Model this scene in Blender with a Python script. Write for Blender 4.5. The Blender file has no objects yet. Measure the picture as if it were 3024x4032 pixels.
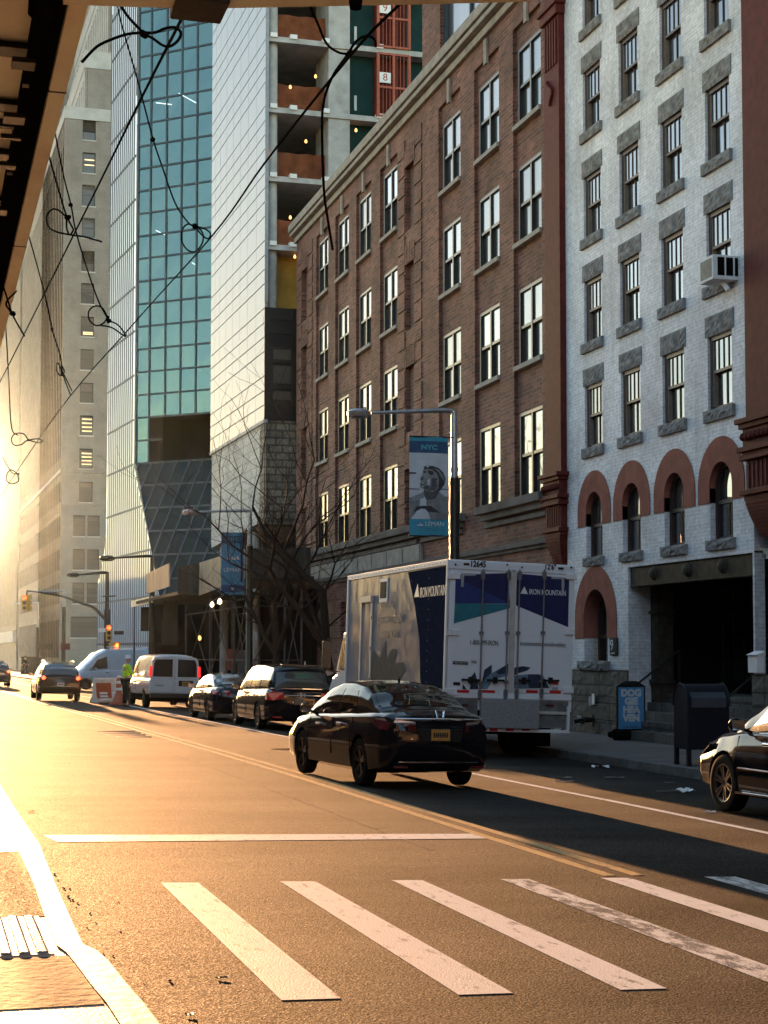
import bpy, bmesh, math, random
from mathutils import Vector, Matrix
R = math.radians
C = bpy.data.collections.new('street')
bpy.context.scene.collection.children.link(C)
SC = bpy.context.scene
rnd = random.Random(7)

# ---------------------------------------------------------------- camera model (a 56 mm-equivalent phone lens, slight rise)
F, CX, PITCH, PSI, EYE = 6522.0, 1512.0, R(3.08), R(15.54), 1.68
PY = 2567 - F * math.tan(PITCH)
sp, cp, sy, cy = math.sin(PITCH), math.cos(PITCH), math.sin(PSI), math.cos(PSI)
FW, RT, UP = Vector((sy*cp, cy*cp, sp)), Vector((cy, -sy, 0)), Vector((-sy*sp, -cy*sp, cp))
def ray(x, y): return FW + RT*((x-CX)/F) + UP*((PY-y)/F)
# ground: the whole road falls 2.6 % to the right and 0.4 % away from the camera
def gz(X, Y): return -.004*Y - .026*min(max(X, 0), 13)
def bend(Y): return -.0209*max(0, Y-45)          # beyond 45 m the street turns 1.2 degrees to the left
def swz(X, Y): return -.004*Y - .026*12.4 + .15 + .012*(X-12.4)
def hit(x, y, fn):
    d = ray(x, y); z = 0
    for k in range(14):
        t = (z-EYE)/d.z; z = fn(d.x*t, d.y*t)
    return Vector((d.x*t, d.y*t, z))
def onX(x, y, X): d = ray(x, y); return Vector((0, 0, EYE)) + d*(X/d.x)
def onY(x, y, Y): d = ray(x, y); return Vector((0, 0, EYE)) + d*(Y/d.y)

# ---------------------------------------------------------------- mesh builder
class MB:
    def __init__(s): s.v = []; s.f = []; s.m = []
    def add(s, pts, faces, m=0):
        b = len(s.v); s.v += [tuple(p) for p in pts]
        for f in faces: s.f.append([b+i for i in f]); s.m.append(m)
        return s
    def poly(s, pts, m=0): return s.add(pts, [list(range(len(pts)))], m)
    def box(s, x0, x1, y0, y1, z0, z1, m=0):
        if x0 > x1: x0, x1 = x1, x0
        if y0 > y1: y0, y1 = y1, y0
        if z0 > z1: z0, z1 = z1, z0
        p = [(x0,y0,z0),(x1,y0,z0),(x1,y1,z0),(x0,y1,z0),(x0,y0,z1),(x1,y0,z1),(x1,y1,z1),(x0,y1,z1)]
        return s.add(p, [(0,3,2,1),(4,5,6,7),(0,1,5,4),(1,2,6,5),(2,3,7,6),(3,0,4,7)], m)
    def bar(s, a, b, w, h, m=0, up=(0,0,1)):
        a, b = Vector(a), Vector(b); d = (b-a).normalized(); u = Vector(up)
        if abs(d.dot(u)) > .98: u = Vector((1,0,0))
        r = d.cross(u).normalized(); u = r.cross(d)
        p = [q + r*(w/2*i) + u*(h/2*j) for q in (a, b) for i, j in ((-1,-1),(1,-1),(1,1),(-1,1))]
        return s.add(p, [(3,2,1,0),(4,5,6,7),(0,1,5,4),(1,2,6,5),(2,3,7,6),(3,0,4,7)], m)
    def prism(s, poly, fn, w0, w1, m=0, mside=None):
        n = len(poly); p = [fn(u, v, w0) for u, v in poly] + [fn(u, v, w1) for u, v in poly]
        b = len(s.v); s.v += [tuple(q) for q in p]
        s.f += [[b+i for i in range(n)][::-1], [b+n+i for i in range(n)]]; s.m += [m, m]
        for i in range(n):
            j = (i+1) % n; s.f.append([b+i, b+j, b+n+j, b+n+i]); s.m.append(m if mside is None else mside)
        return s
    def tube(s, pts, r, n=7, m=0, cap=True):
        pts = [Vector(p) for p in pts]; k = len(pts)
        rs = list(r) if hasattr(r, '__len__') else [r]*k
        b = len(s.v); ref = None
        for i, p in enumerate(pts):
            d = (pts[min(i+1, k-1)] - pts[max(i-1, 0)])
            d = d.normalized() if d.length > 1e-9 else Vector((0,0,1))
            if ref is None: ref = Vector((0,0,1)) if abs(d.z) < .9 else Vector((1,0,0))
            x = (ref - d*ref.dot(d))
            x = x.normalized() if x.length > 1e-6 else d.orthogonal().normalized()
            ref = x; y = d.cross(x)
            for q in range(n):
                a = 2*math.pi*q/n; s.v.append(tuple(p + (x*math.cos(a) + y*math.sin(a))*rs[i]))
        for i in range(k-1):
            for q in range(n):
                q2 = (q+1) % n
                s.f.append([b+i*n+q, b+i*n+q2, b+(i+1)*n+q2, b+(i+1)*n+q]); s.m.append(m)
        if cap:
            s.f.append([b+q for q in range(n)][::-1]); s.m.append(m)
            s.f.append([b+(k-1)*n+q for q in range(n)]); s.m.append(m)
        return s
    def lathe(s, prof, n=20, m=0, axis='z', c=(0,0,0), cap=True):
        b = len(s.v); k = len(prof); c = Vector(c)
        for r, h in prof:
            for q in range(n):
                a = 2*math.pi*q/n; x, y = r*math.cos(a), r*math.sin(a)
                s.v.append(tuple(c + Vector({'z': (x,y,h), 'x': (h,x,y), 'y': (y,h,x)}[axis])))
        for i in range(k-1):
            for q in range(n):
                q2 = (q+1) % n
                s.f.append([b+i*n+q, b+i*n+q2, b+(i+1)*n+q2, b+(i+1)*n+q]); s.m.append(m)
        if cap:
            s.f.append([b+q for q in range(n)][::-1]); s.m.append(m)
            s.f.append([b+(k-1)*n+q for q in range(n)]); s.m.append(m)
        return s
    def grid(s, fn, nu, nv, m=0, flip=False):
        b = len(s.v)
        for i in range(nu+1):
            for j in range(nv+1): s.v.append(tuple(fn(i/nu, j/nv)))
        for i in range(nu):
            for j in range(nv):
                q = [b+i*(nv+1)+j, b+(i+1)*(nv+1)+j, b+(i+1)*(nv+1)+j+1, b+i*(nv+1)+j+1]
                s.f.append(q[::-1] if flip else q); s.m.append(m)
        return s
    def wall(s, u0, u1, z0, z1, holes, depth=.2, m=0, mr=None, y=0.0):
        """wall face at local y with rectangular openings (u0,u1,z0,z1) and their reveals"""
        us = sorted({u0, u1, *[h[i] for h in holes for i in (0, 1) if u0 < h[i] < u1]})
        zs = sorted({z0, z1, *[h[i] for h in holes for i in (2, 3) if z0 < h[i] < z1]})
        mr = m if mr is None else mr
        for a, b_ in zip(us, us[1:]):
            run = None
            for c, d in zip(zs, zs[1:]):
                um, zm = (a+b_)/2, (c+d)/2
                inside = any(h[0] < um < h[1] and h[2] < zm < h[3] for h in holes)
                if inside:
                    if run: s.poly([(a,y,run[0]),(a,y,run[1]),(b_,y,run[1]),(b_,y,run[0])], m); run = None
                else: run = (run[0], d) if run else (c, d)
            if run: s.poly([(a,y,run[0]),(a,y,run[1]),(b_,y,run[1]),(b_,y,run[0])], m)
        for h in holes:
            a, b_, c, d = h[:4]; q = y-depth
            s.poly([(a,y,c),(a,q,c),(a,q,d),(a,y,d)], mr); s.poly([(b_,y,c),(b_,y,d),(b_,q,d),(b_,q,c)], mr)
            s.poly([(a,y,d),(a,q,d),(b_,q,d),(b_,y,d)], mr); s.poly([(a,y,c),(b_,y,c),(b_,q,c),(a,q,c)], mr)
        return s
    def build(s, name, mats, parent=None, smooth=False, world=False, bevel=0, angle=35, pm=None):
        me = bpy.data.meshes.new(name); me.from_pydata(s.v, [], s.f); me.update()
        mats = mats if isinstance(mats, (list, tuple)) else [mats]
        for q in mats: me.materials.append(q)
        if len(mats) > 1: me.polygons.foreach_set('material_index', s.m)
        if smooth:
            bm = bmesh.new(); bm.from_mesh(me); bmesh.ops.remove_doubles(bm, verts=bm.verts, dist=1e-5)
            bmesh.ops.recalc_face_normals(bm, faces=bm.faces)
            for e in bm.edges:
                if len(e.link_faces) == 2 and e.calc_face_angle(0) > R(angle): e.smooth = False
            for f in bm.faces: f.smooth = True
            bm.to_mesh(me); bm.free()
        o = bpy.data.objects.new(name, me); C.objects.link(o)
        if parent is not None:
            o.parent = parent
            if world: o.matrix_parent_inverse = wm(parent).inverted()
            if pm is not None: o.matrix_parent_inverse = wm(parent).inverted() @ pm
        if bevel:
            b = o.modifiers.new('bevel', 'BEVEL'); b.width = bevel; b.segments = 2; b.limit_method = 'ANGLE'; b.angle_limit = R(40)
        return o
def wm(o):
    m = o.matrix_basis.copy()
    if o.parent: m = wm(o.parent) @ o.matrix_parent_inverse @ m
    return m
def tag(o, label=None, cat=None, group=None, kind=None):
    if label: o['label'] = label
    if cat: o['category'] = cat
    if group: o['group'] = group
    if kind: o['kind'] = kind
    return o
def thing(name, label, cat, loc=(0,0,0), rz=0, group=None):
    o = bpy.data.objects.new(name, None); C.objects.link(o); o.empty_display_size = .2
    o.location = loc; o.rotation_euler = (0, 0, rz)
    return tag(o, label, cat, group)
def PM(p, a=0.0):
    """frame of a vertical plane through p: x runs along heading a (0 = up the street), y points out of the wall, z up"""
    m = Matrix(((math.sin(a), -math.cos(a), 0, 0), (math.cos(a), math.sin(a), 0, 0), (0, 0, 1, 0), (0, 0, 0, 1))); m.translation = Vector(p); return m
def on(x, y, pm):
    """pixel -> (u, z) on that plane"""
    n = Vector((pm[0][1], pm[1][1], 0)); p = pm.translation; o = Vector((0,0,EYE)); d = ray(x, y)
    q = pm.inverted() @ (o + d*((p-o).dot(n)/d.dot(n))); return q.x, q.z
def place(o, parent, pm, loc):
    o.parent = parent; o.matrix_parent_inverse = wm(parent).inverted() @ pm; o.location = loc; return o
def copy_tree(o, parent=None):
    c = o.copy(); C.objects.link(c)
    if parent is not None: c.parent = parent
    for ch in list(o.children): copy_tree(ch, c)
    return c
def text(s, size, name, mat, parent, M, ext=.002, align='CENTER', sx=1.0, bold=0.0, fitw=None):
    """flat lettering as a real thin mesh; M places the text plane in the parent's space"""
    cu = bpy.data.curves.new(name, 'FONT'); cu.body = s; cu.size = size; cu.extrude = ext; cu.offset = bold
    cu.align_x = align; cu.align_y = 'CENTER'; cu.resolution_u = 3
    t = bpy.data.objects.new('tmp', cu); C.objects.link(t)
    dg = bpy.context.evaluated_depsgraph_get(); me = bpy.data.meshes.new_from_object(t.evaluated_get(dg))
    bpy.data.objects.remove(t); bpy.data.curves.remove(cu)
    if fitw: xs = [v.co.x for v in me.vertices]; sx = fitw/(max(xs)-min(xs))
    me.transform(M @ Matrix.Diagonal((sx, 1, 1, 1))); me.name = name
    me.materials.clear(); me.materials.append(mat)
    o = bpy.data.objects.new(name, me); C.objects.link(o)
    if parent is not None: o.parent = parent
    return o
def frame(o, x, y, z=None):
    """matrix: text x-axis, y-axis directions and origin"""
    x, y = Vector(x).normalized(), Vector(y).normalized(); z = x.cross(y)
    m = Matrix((x, y, z)).transposed().to_4x4(); m.translation = Vector(o); return m
def apply_mods(o):
    dg = bpy.context.evaluated_depsgraph_get()
    me = bpy.data.meshes.new_from_object(o.evaluated_get(dg)); o.modifiers.clear(); old = o.data; o.data = me
    bpy.data.meshes.remove(old); return o

# ---------------------------------------------------------------- materials
M = {}
def nt(name):
    m = bpy.data.materials.new(name); m.use_nodes = True
    t = m.node_tree; return m, t, t.nodes['Principled BSDF']
def N(t, typ, **kw):
    n = t.nodes.new(typ)
    for k, v in kw.items():
        if k in n.inputs.keys(): n.inputs[k].default_value = v
        else: setattr(n, k, v)
    return n
def ramp(t, fac, stops):
    r = t.nodes.new('ShaderNodeValToRGB'); e = r.color_ramp.elements
    while len(e) < len(stops): e.new(.5)
    for q, (p, c) in zip(e, stops): q.position = p; q.color = (*c, 1) if len(c) == 3 else c
    t.links.new(fac, r.inputs[0]); return r
def coords(t, scale=(1,1,1), kind='Object'):
    c = t.nodes.new('ShaderNodeTexCoord'); mp = N(t, 'ShaderNodeMapping'); mp.inputs['Scale'].default_value = scale
    t.links.new(c.outputs[kind], mp.inputs[0]); return mp.outputs[0]
def plain(name, col, rough=.5, metal=0, var=.15, nscale=6, bump=0, spec=None, stretch=(1,1,1), coat=0):
    m, t, b = nt(name)
    co = coords(t, stretch); n = N(t, 'ShaderNodeTexNoise', Scale=nscale, Detail=6.0, Roughness=.6); t.links.new(co, n.inputs['Vector'])
    lo = tuple(max(0, c*(1-var)) for c in col); hi = tuple(min(1, c*(1+var)) for c in col)
    r = ramp(t, n.outputs['Fac'], [(.3, lo), (.7, hi)]); t.links.new(r.outputs[0], b.inputs['Base Color'])
    b.inputs['Roughness'].default_value = rough; b.inputs['Metallic'].default_value = metal
    b.inputs['Specular IOR Level'].default_value = (.45 if rough < .58 else .05) if spec is None else spec
    if coat: b.inputs['Coat Weight'].default_value = coat; b.inputs['Coat Roughness'].default_value = .03
    if bump:
        bp = N(t, 'ShaderNodeBump', Strength=bump, Distance=.02); t.links.new(n.outputs['Fac'], bp.inputs['Height']); t.links.new(bp.outputs[0], b.inputs['Normal'])
    M[name] = m; return m
def emis(name, col, strength):
    m, t, b = nt(name); b.inputs['Base Color'].default_value = (*col, 1)
    b.inputs['Emission Color'].default_value = (*col, 1); b.inputs['Emission Strength'].default_value = strength
    M[name] = m; return m
def brick(name, c1, c2, mortar, bw, bh, ms=.1, rough=.8, stain=None, bump=.4, offset=.5, tint=.5, streak=0):
    m, t, b = nt(name)
    tc = t.nodes.new('ShaderNodeTexCoord'); sx = t.nodes.new('ShaderNodeSeparateXYZ'); t.links.new(tc.outputs['Object'], sx.inputs[0])
    ad = N(t, 'ShaderNodeMath', operation='ADD'); t.links.new(sx.outputs[0], ad.inputs[0]); t.links.new(sx.outputs[1], ad.inputs[1])
    cb = t.nodes.new('ShaderNodeCombineXYZ'); t.links.new(ad.outputs[0], cb.inputs[0]); t.links.new(sx.outputs[2], cb.inputs[1])
    bt = N(t, 'ShaderNodeTexBrick', Scale=1.0); bt.offset = offset
    bt.inputs['Color1'].default_value = (*c1, 1); bt.inputs['Color2'].default_value = (*c2, 1); bt.inputs['Mortar'].default_value = (*mortar, 1)
    bt.inputs['Mortar Size'].default_value = bh*ms; bt.inputs['Brick Width'].default_value = bw; bt.inputs['Row Height'].default_value = bh
    bt.inputs['Mortar Smooth'].default_value = .2; bt.inputs['Bias'].default_value = 0
    t.links.new(cb.outputs[0], bt.inputs['Vector'])
    n1 = N(t, 'ShaderNodeTexNoise', Scale=.55, Detail=7.0, Roughness=.65); t.links.new(tc.outputs['Object'], n1.inputs['Vector'])
    n2 = N(t, 'ShaderNodeTexNoise', Scale=9.0, Detail=4.0); t.links.new(cb.outputs[0], n2.inputs['Vector'])
    r1 = ramp(t, n1.outputs['Fac'], [(.35, (1-tint*.5,)*3), (.65, (1+tint*.25,)*3)])
    r2 = ramp(t, n2.outputs['Fac'], [(.3, (.72,)*3), (.7, (1.2,)*3)])
    x1 = N(t, 'ShaderNodeMix', data_type='RGBA', blend_type='MULTIPLY'); x1.inputs[0].default_value = 1
    t.links.new(bt.outputs['Color'], x1.inputs[6]); t.links.new(r1.outputs[0], x1.inputs[7])
    x2 = N(t, 'ShaderNodeMix', data_type='RGBA', blend_type='MULTIPLY'); x2.inputs[0].default_value = .8
    t.links.new(x1.outputs[2], x2.inputs[6]); t.links.new(r2.outputs[0], x2.inputs[7])
    out = x2.outputs[2]
    if stain:
        mp = N(t, 'ShaderNodeMapping'); mp.inputs['Scale'].default_value = (1.3, .16, 1); t.links.new(cb.outputs[0], mp.inputs[0])
        n3 = N(t, 'ShaderNodeTexNoise', Scale=1.6, Detail=8.0, Roughness=.7); t.links.new(mp.outputs[0], n3.inputs['Vector'])
        r3 = ramp(t, n3.outputs['Fac'], [(.52, (0,0,0)), (.75, (1,1,1))])
        mu = N(t, 'ShaderNodeMath', operation='MULTIPLY'); mu.inputs[1].default_value = stain[1]; t.links.new(r3.outputs[0], mu.inputs[0])
        x3 = N(t, 'ShaderNodeMix', data_type='RGBA'); t.links.new(mu.outputs[0], x3.inputs[0]); t.links.new(out, x3.inputs[6]); x3.inputs[7].default_value = (*stain[0], 1)
        out = x3.outputs[2]
    t.links.new(out, b.inputs['Base Color']); b.inputs['Roughness'].default_value = rough; b.inputs['Specular IOR Level'].default_value = .25
    if bump:
        mx = N(t, 'ShaderNodeMath', operation='SUBTRACT'); t.links.new(n2.outputs['Fac'], mx.inputs[0]); t.links.new(bt.outputs['Fac'], mx.inputs[1])
        bp = N(t, 'ShaderNodeBump', Strength=bump, Distance=.012); t.links.new(mx.outputs[0], bp.inputs['Height']); t.links.new(bp.outputs[0], b.inputs['Normal'])
    M[name] = m; return m
def glass(name, col, refl=.5, rough=.02, tint=(1,1,1), wave=0.0, vary=0.0):
    """opaque window glass: dark interior behind a mirror-like pane"""
    m, t, b = nt(name)
    b.inputs['Base Color'].default_value = (*col, 1); b.inputs['Roughness'].default_value = .35
    g = N(t, 'ShaderNodeBsdfGlossy', Roughness=rough); g.inputs['Color'].default_value = (*tint, 1)
    fr = N(t, 'ShaderNodeLayerWeight', Blend=refl); mx = t.nodes.new('ShaderNodeMixShader')
    oi = t.nodes.new('ShaderNodeObjectInfo'); nz = N(t, 'ShaderNodeTexNoise', Scale=1.4, Detail=3.0); t.links.new(coords(t, (1,1,.5)), nz.inputs['Vector'])
    ad = N(t, 'ShaderNodeMath', operation='ADD'); t.links.new(oi.outputs['Random'], ad.inputs[0]); t.links.new(nz.outputs['Fac'], ad.inputs[1])
    mr_ = N(t, 'ShaderNodeMapRange'); mr_.inputs['From Min'].default_value = .4; mr_.inputs['From Max'].default_value = 1.5; mr_.inputs['To Min'].default_value = 1-vary; mr_.inputs['To Max'].default_value = 1; t.links.new(ad.outputs[0], mr_.inputs['Value'])
    mu_ = N(t, 'ShaderNodeMath', operation='MULTIPLY'); t.links.new(fr.outputs['Facing'], mu_.inputs[0]); t.links.new(mr_.outputs[0], mu_.inputs[1])
    t.links.new(mu_.outputs[0], mx.inputs[0]); t.links.new(b.outputs[0], mx.inputs[1]); t.links.new(g.outputs[0], mx.inputs[2])
    t.links.new(mx.outputs[0], t.nodes['Material Output'].inputs['Surface'])
    if wave:
        n = N(t, 'ShaderNodeTexNoise', Scale=1.1, Detail=1.0); t.links.new(coords(t), n.inputs['Vector'])
        bp = N(t, 'ShaderNodeBump', Strength=wave, Distance=.05); t.links.new(n.outputs['Fac'], bp.inputs['Height']); t.links.new(bp.outputs[0], g.inputs['Normal'])
    M[name] = m; return m
def seeglass(name, col=(.6,.68,.66)):
    """car glass one can see through"""
    m, t, b = nt(name)
    tr = N(t, 'ShaderNodeBsdfTransparent'); tr.inputs['Color'].default_value = (*col, 1)
    g = N(t, 'ShaderNodeBsdfGlossy', Roughness=.02); fr = N(t, 'ShaderNodeFresnel', IOR=1.5); mx = t.nodes.new('ShaderNodeMixShader')
    t.links.new(fr.outputs[0], mx.inputs[0]); t.links.new(tr.outputs[0], mx.inputs[1]); t.links.new(g.outputs[0], mx.inputs[2])
    t.links.new(mx.outputs[0], t.nodes['Material Output'].inputs['Surface']); M[name] = m; return m
HAZE_D, HAZE_G, SKY_S, SUN_S, SUN_C, EXPO = .000032, .975, .115, 3.7, (1,.49,.20), 2.6
# ---------------------------------------------------------------- palette
brick('brick_red', (.092,.030,.022), (.225,.083,.057), (.155,.11,.092), .42, .115, ms=.16, tint=1.0, stain=((.04,.03,.027), .6), bump=.5)
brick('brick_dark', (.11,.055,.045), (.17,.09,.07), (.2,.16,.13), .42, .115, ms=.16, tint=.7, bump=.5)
brick('brick_white', (.54,.55,.575), (.61,.62,.645), (.67,.68,.71), .36, .078, ms=.18, rough=.7, tint=.55, stain=((.27,.27,.285), .62), bump=.22)
brick('block_pale', (.42,.43,.42), (.50,.50,.48), (.30,.30,.29), .9, .42, ms=.06, tint=.5, stain=((.25,.25,.24), .5), bump=.3)
brick('block_rough', (.13,.115,.095), (.23,.20,.165), (.075,.07,.06), .62, .33, ms=.14, tint=.9, bump=.8)
brick('ashlar', (.11,.105,.095), (.15,.14,.125), (.07,.065,.06), 1.15, .62, ms=.05, tint=.9, stain=((.06,.055,.05), .8), bump=.9)
brick('limestone', (.27,.245,.215), (.30,.27,.235), (.25,.225,.20), 1.6, .9, ms=.012, tint=.35, stain=((.22,.19,.16), .55), bump=.12)
plain('rough_stone', (.20,.195,.19), .9, var=.45, nscale=5, bump=1.0)
plain('pale_stone', (.29,.27,.24), .8, var=.25, nscale=2.5, bump=.2)
plain('limestone_pale', (.50,.49,.47), .8, var=.15, nscale=.6)
plain('terracotta', (.25,.095,.07), .8, var=.22, nscale=2.2, bump=.15)
plain('oxblood', (.095,.022,.018), .6, var=.25, nscale=5, bump=.2)
plain('bronze', (.05,.042,.033), .65, 0, var=.4, nscale=5)
plain('window_brown', (.05,.025,.02), .5, var=.2)
plain('window_wood', (.20,.16,.13), .6, var=.2)
plain('window_black', (.012,.011,.01), .4)
plain('dark_void', (.006,.005,.005), 1, spec=0)
plain('interior', (.012,.011,.01), 1, spec=0)
plain('concrete', (.40,.40,.39), .85, var=.25, nscale=1.6, bump=.2)
plain('concrete_dark', (.13,.12,.11), .9, var=.3, nscale=1.2)
plain('netting', (.17,.06,.03), .9, var=.35, nscale=1.5, bump=.4)
plain('green_board', (.016,.045,.045), .8, var=.2, nscale=1.2)
plain('orange_steel', (.33,.07,.03), .5, var=.25)
plain('sheathing', (.36,.21,.045), .8, var=.3, nscale=1.0)
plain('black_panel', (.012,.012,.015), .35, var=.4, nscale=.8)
plain('plywood', (.42,.31,.20), .8, var=.3, nscale=1.4, stretch=(2.5,2.5,.35), bump=.15)
plain('plywood_dark', (.055,.05,.042), .85, var=.35, nscale=1.4, stretch=(2.5,2.5,.35))
plain('shed_board', (.95,.78,.52), .7, var=.22, nscale=2.2, bump=.1, stretch=(1,.35,1))
plain('shed_black', (.006,.006,.007), .9, spec=0)
plain('steel_grey', (.20,.20,.21), .4, .6, var=.25, nscale=8)
plain('galvanised', (.36,.37,.39), .35, .85, var=.2, nscale=10)
plain('pole_black', (.015,.013,.011), .35, .2)
plain('cable_black', (.006,.006,.006), .95, spec=0)
plain('bark', (.028,.02,.016), .95, var=.4, nscale=14, bump=.4)
plain('rubber', (.012,.012,.012), .75, var=.2, nscale=20)
plain('rim_metal', (.22,.20,.18), .3, .9)
plain('rim_dark', (.05,.05,.05), .3, .9)
plain('chrome', (.75,.75,.76), .12, 1.0, var=.02)
plain('black_plastic', (.012,.012,.013), .45)
plain('paper', (.72,.72,.72), .8, var=.08)
plain('skin', (.42,.25,.18), .6, var=.08)
plain('hair', (.02,.013,.01), .7)
plain('cloth_dark', (.018,.017,.018), .95, var=.3)
plain('cloth_blue', (.03,.035,.05), .95, var=.3)
plain('hi_vis', (.45,.75,.03), .7, var=.1)
plain('hard_hat', (.75,.76,.78), .35, var=.03)
plain('plate_orange', (.52,.26,.06), .5, var=.2, nscale=40)
plain('barrier_orange', (.42,.10,.035), .5, var=.2)
plain('barrier_white', (.6,.57,.52), .6, var=.15)
plain('signal_yellow', (.42,.26,.04), .5, var=.15)
plain('bright_white', (.75,.75,.74), .5, var=.05)
plain('sheet_white', (.62,.62,.62), .6, var=.1)
plain('mail_blue', (.006,.008,.014), .5, var=.2, spec=.25)
plain('floor_grey', (.2,.19,.18), .9)
glass('pane', (.03,.033,.036), .62, .02, (.33,.355,.40), wave=.16, vary=.6)
glass('pane_dark', (.02,.022,.022), .35, .05, (.8,.85,.85))
glass('pane_tower', (.06,.055,.05), .25, .06, (.8,.8,.8))
seeglass('car_glass', (.10,.12,.115))
seeglass('car_glass_clear', (.45,.52,.50))
emis('lamp_red', (1,.05,.015), 1.6); emis('tail_red', (1,.02,.015), .22)
emis('bulb_warm', (1,.40,.10), .7); emis('bulb_white', (1,.75,.42), 2.2); emis('hand_orange', (1,.16,.02), 1.3)
emis('office_light', (1,.6,.28), .35); emis('fluorescent', (.75,.95,1), .22)
plain('tail_dull', (.10,.008,.01), .25, coat=.6)
def paint(name, col, rough=.12, metal=0.0, coat=1.0):
    m, t, b = nt(name); b.inputs['Base Color'].default_value = (*col, 1); b.inputs['Metallic'].default_value = metal
    b.inputs['Coat Weight'].default_value = coat; b.inputs['Coat Roughness'].default_value = .04
    n = N(t, 'ShaderNodeTexNoise', Scale=3.0, Detail=5.0); t.links.new(coords(t), n.inputs['Vector'])
    r = ramp(t, n.outputs['Fac'], [(.3, (rough*.7,)*3), (.7, (rough*1.6,)*3)]); t.links.new(r.outputs[0], b.inputs['Roughness'])
    M[name] = m; return m
paint('paint_black', (.006,.007,.010), .07, coat=0); M['paint_black'].node_tree.nodes['Principled BSDF'].inputs['Specular IOR Level'].default_value = .36; paint('paint_brown', (.03,.022,.016), .12, coat=0); paint('paint_white', (.55,.57,.60), .3)
paint('paint_transit', (.36,.42,.50), .3); paint('paint_grey', (.05,.046,.042), .14, coat=0)

# aluminium-and-glass skins
def skin_glass(name, col, metal, rough, wave=.03, wscale=.5):
    m, t, b = nt(name); b.inputs['Base Color'].default_value = (*col, 1); b.inputs['Metallic'].default_value = metal
    b.inputs['Roughness'].default_value = rough
    n = N(t, 'ShaderNodeTexNoise', Scale=wscale, Detail=2.0); t.links.new(coords(t), n.inputs['Vector'])
    bp = N(t, 'ShaderNodeBump', Strength=wave, Distance=.1); t.links.new(n.outputs['Fac'], bp.inputs['Height']); t.links.new(bp.outputs[0], b.inputs['Normal'])
    M[name] = m
skin_glass('teal_glass', (.165,.25,.245), .85, .06); skin_glass('mirror_glass', (.80,.86,.92), .0, .06, .05)
skin_glass('white_spandrel', (.27,.335,.43), .0, .45); skin_glass('dark_slant_glass', (.010,.022,.022), 0, .2); M['dark_slant_glass'].node_tree.nodes['Principled BSDF'].inputs['Specular IOR Level'].default_value = .22
plain('mullion', (.05,.07,.09), .45, .3); plain('mullion_pale', (.13,.15,.185), .6)
plain('trim_pale', (.30,.33,.36), .6)
plain('window_stripe', (.085,.078,.07), .7)

# asphalt: fine aggregate, worn wheel tracks, seams and tar
def asphalt():
    m, t, b = nt('asphalt'); co = coords(t)
    n1 = N(t, 'ShaderNodeTexNoise', Scale=60.0, Detail=4.0, Roughness=.8); t.links.new(co, n1.inputs['Vector'])
    n2 = N(t, 'ShaderNodeTexNoise', Scale=.45, Detail=6.0, Roughness=.6); t.links.new(coords(t, (.5,1.3,1)), n2.inputs['Vector'])
    v = N(t, 'ShaderNodeTexVoronoi', Scale=70.0); t.links.new(co, v.inputs['Vector'])
    r1 = ramp(t, n1.outputs['Fac'], [(.30, (.006,.006,.006)), (.52, (.021,.0195,.018)), (.70, (.075,.068,.058))])
    r2 = ramp(t, n2.outputs['Fac'], [(.32, (.55,.55,.55)), (.68, (1.35,1.32,1.27))])
    x = N(t, 'ShaderNodeMix', data_type='RGBA', blend_type='MULTIPLY'); x.inputs[0].default_value = 1
    t.links.new(r1.outputs[0], x.inputs[6]); t.links.new(r2.outputs[0], x.inputs[7]); t.links.new(x.outputs[2], b.inputs['Base Color'])
    rr = ramp(t, v.outputs['Color'], [(.0, (.62,)*3), (1.0, (.98,)*3)]); t.links.new(rr.outputs[0], b.inputs['Roughness'])
    ad = N(t, 'ShaderNodeMath', operation='ADD'); t.links.new(n1.outputs['Fac'], ad.inputs[0]); t.links.new(v.outputs['Distance'], ad.inputs[1])
    bp = N(t, 'ShaderNodeBump', Strength=.42, Distance=.012); t.links.new(ad.outputs[0], bp.inputs['Height']); t.links.new(bp.outputs[0], b.inputs['Normal'])
    sp_ = ramp(t, n1.outputs['Fac'], [(.34, (.0,)*3), (.52, (.10,)*3), (.68, (.42,)*3)])
    x2 = N(t, 'ShaderNodeMix', data_type='RGBA', blend_type='MULTIPLY'); x2.inputs[0].default_value = 1
    t.links.new(sp_.outputs[0], x2.inputs[6]); t.links.new(r2.outputs[0], x2.inputs[7]); t.links.new(x2.outputs[2], b.inputs['Specular IOR Level']); M['asphalt'] = m
asphalt()
plain('asphalt_worn', (.16,.135,.105), .75, var=.35, nscale=14, bump=.4)
def marking(name, col, wear=.42, wscale=7.0):
    """road paint worn through to the asphalt in streaks"""
    m, t, b = nt(name)
    n = N(t, 'ShaderNodeTexNoise', Scale=wscale, Detail=9.0, Roughness=.72); t.links.new(coords(t, (1.8,.55,1)), n.inputs['Vector'])
    n2 = N(t, 'ShaderNodeTexNoise', Scale=90.0, Detail=2.0); t.links.new(coords(t), n2.inputs['Vector'])
    ad = N(t, 'ShaderNodeMath', operation='MULTIPLY_ADD'); ad.inputs[1].default_value = .35; t.links.new(n2.outputs['Fac'], ad.inputs[0]); t.links.new(n.outputs['Fac'], ad.inputs[2])
    r = ramp(t, ad.outputs[0], [(wear, (.075,.07,.062)), (wear+.10, col)]); t.links.new(r.outputs[0], b.inputs['Base Color'])
    b.inputs['Roughness'].default_value = .5; b.inputs['Specular IOR Level'].default_value = .6
    bp = N(t, 'ShaderNodeBump', Strength=.5, Distance=.01); t.links.new(n2.outputs['Fac'], bp.inputs['Height']); t.links.new(bp.outputs[0], b.inputs['Normal']); M[name] = m
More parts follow.
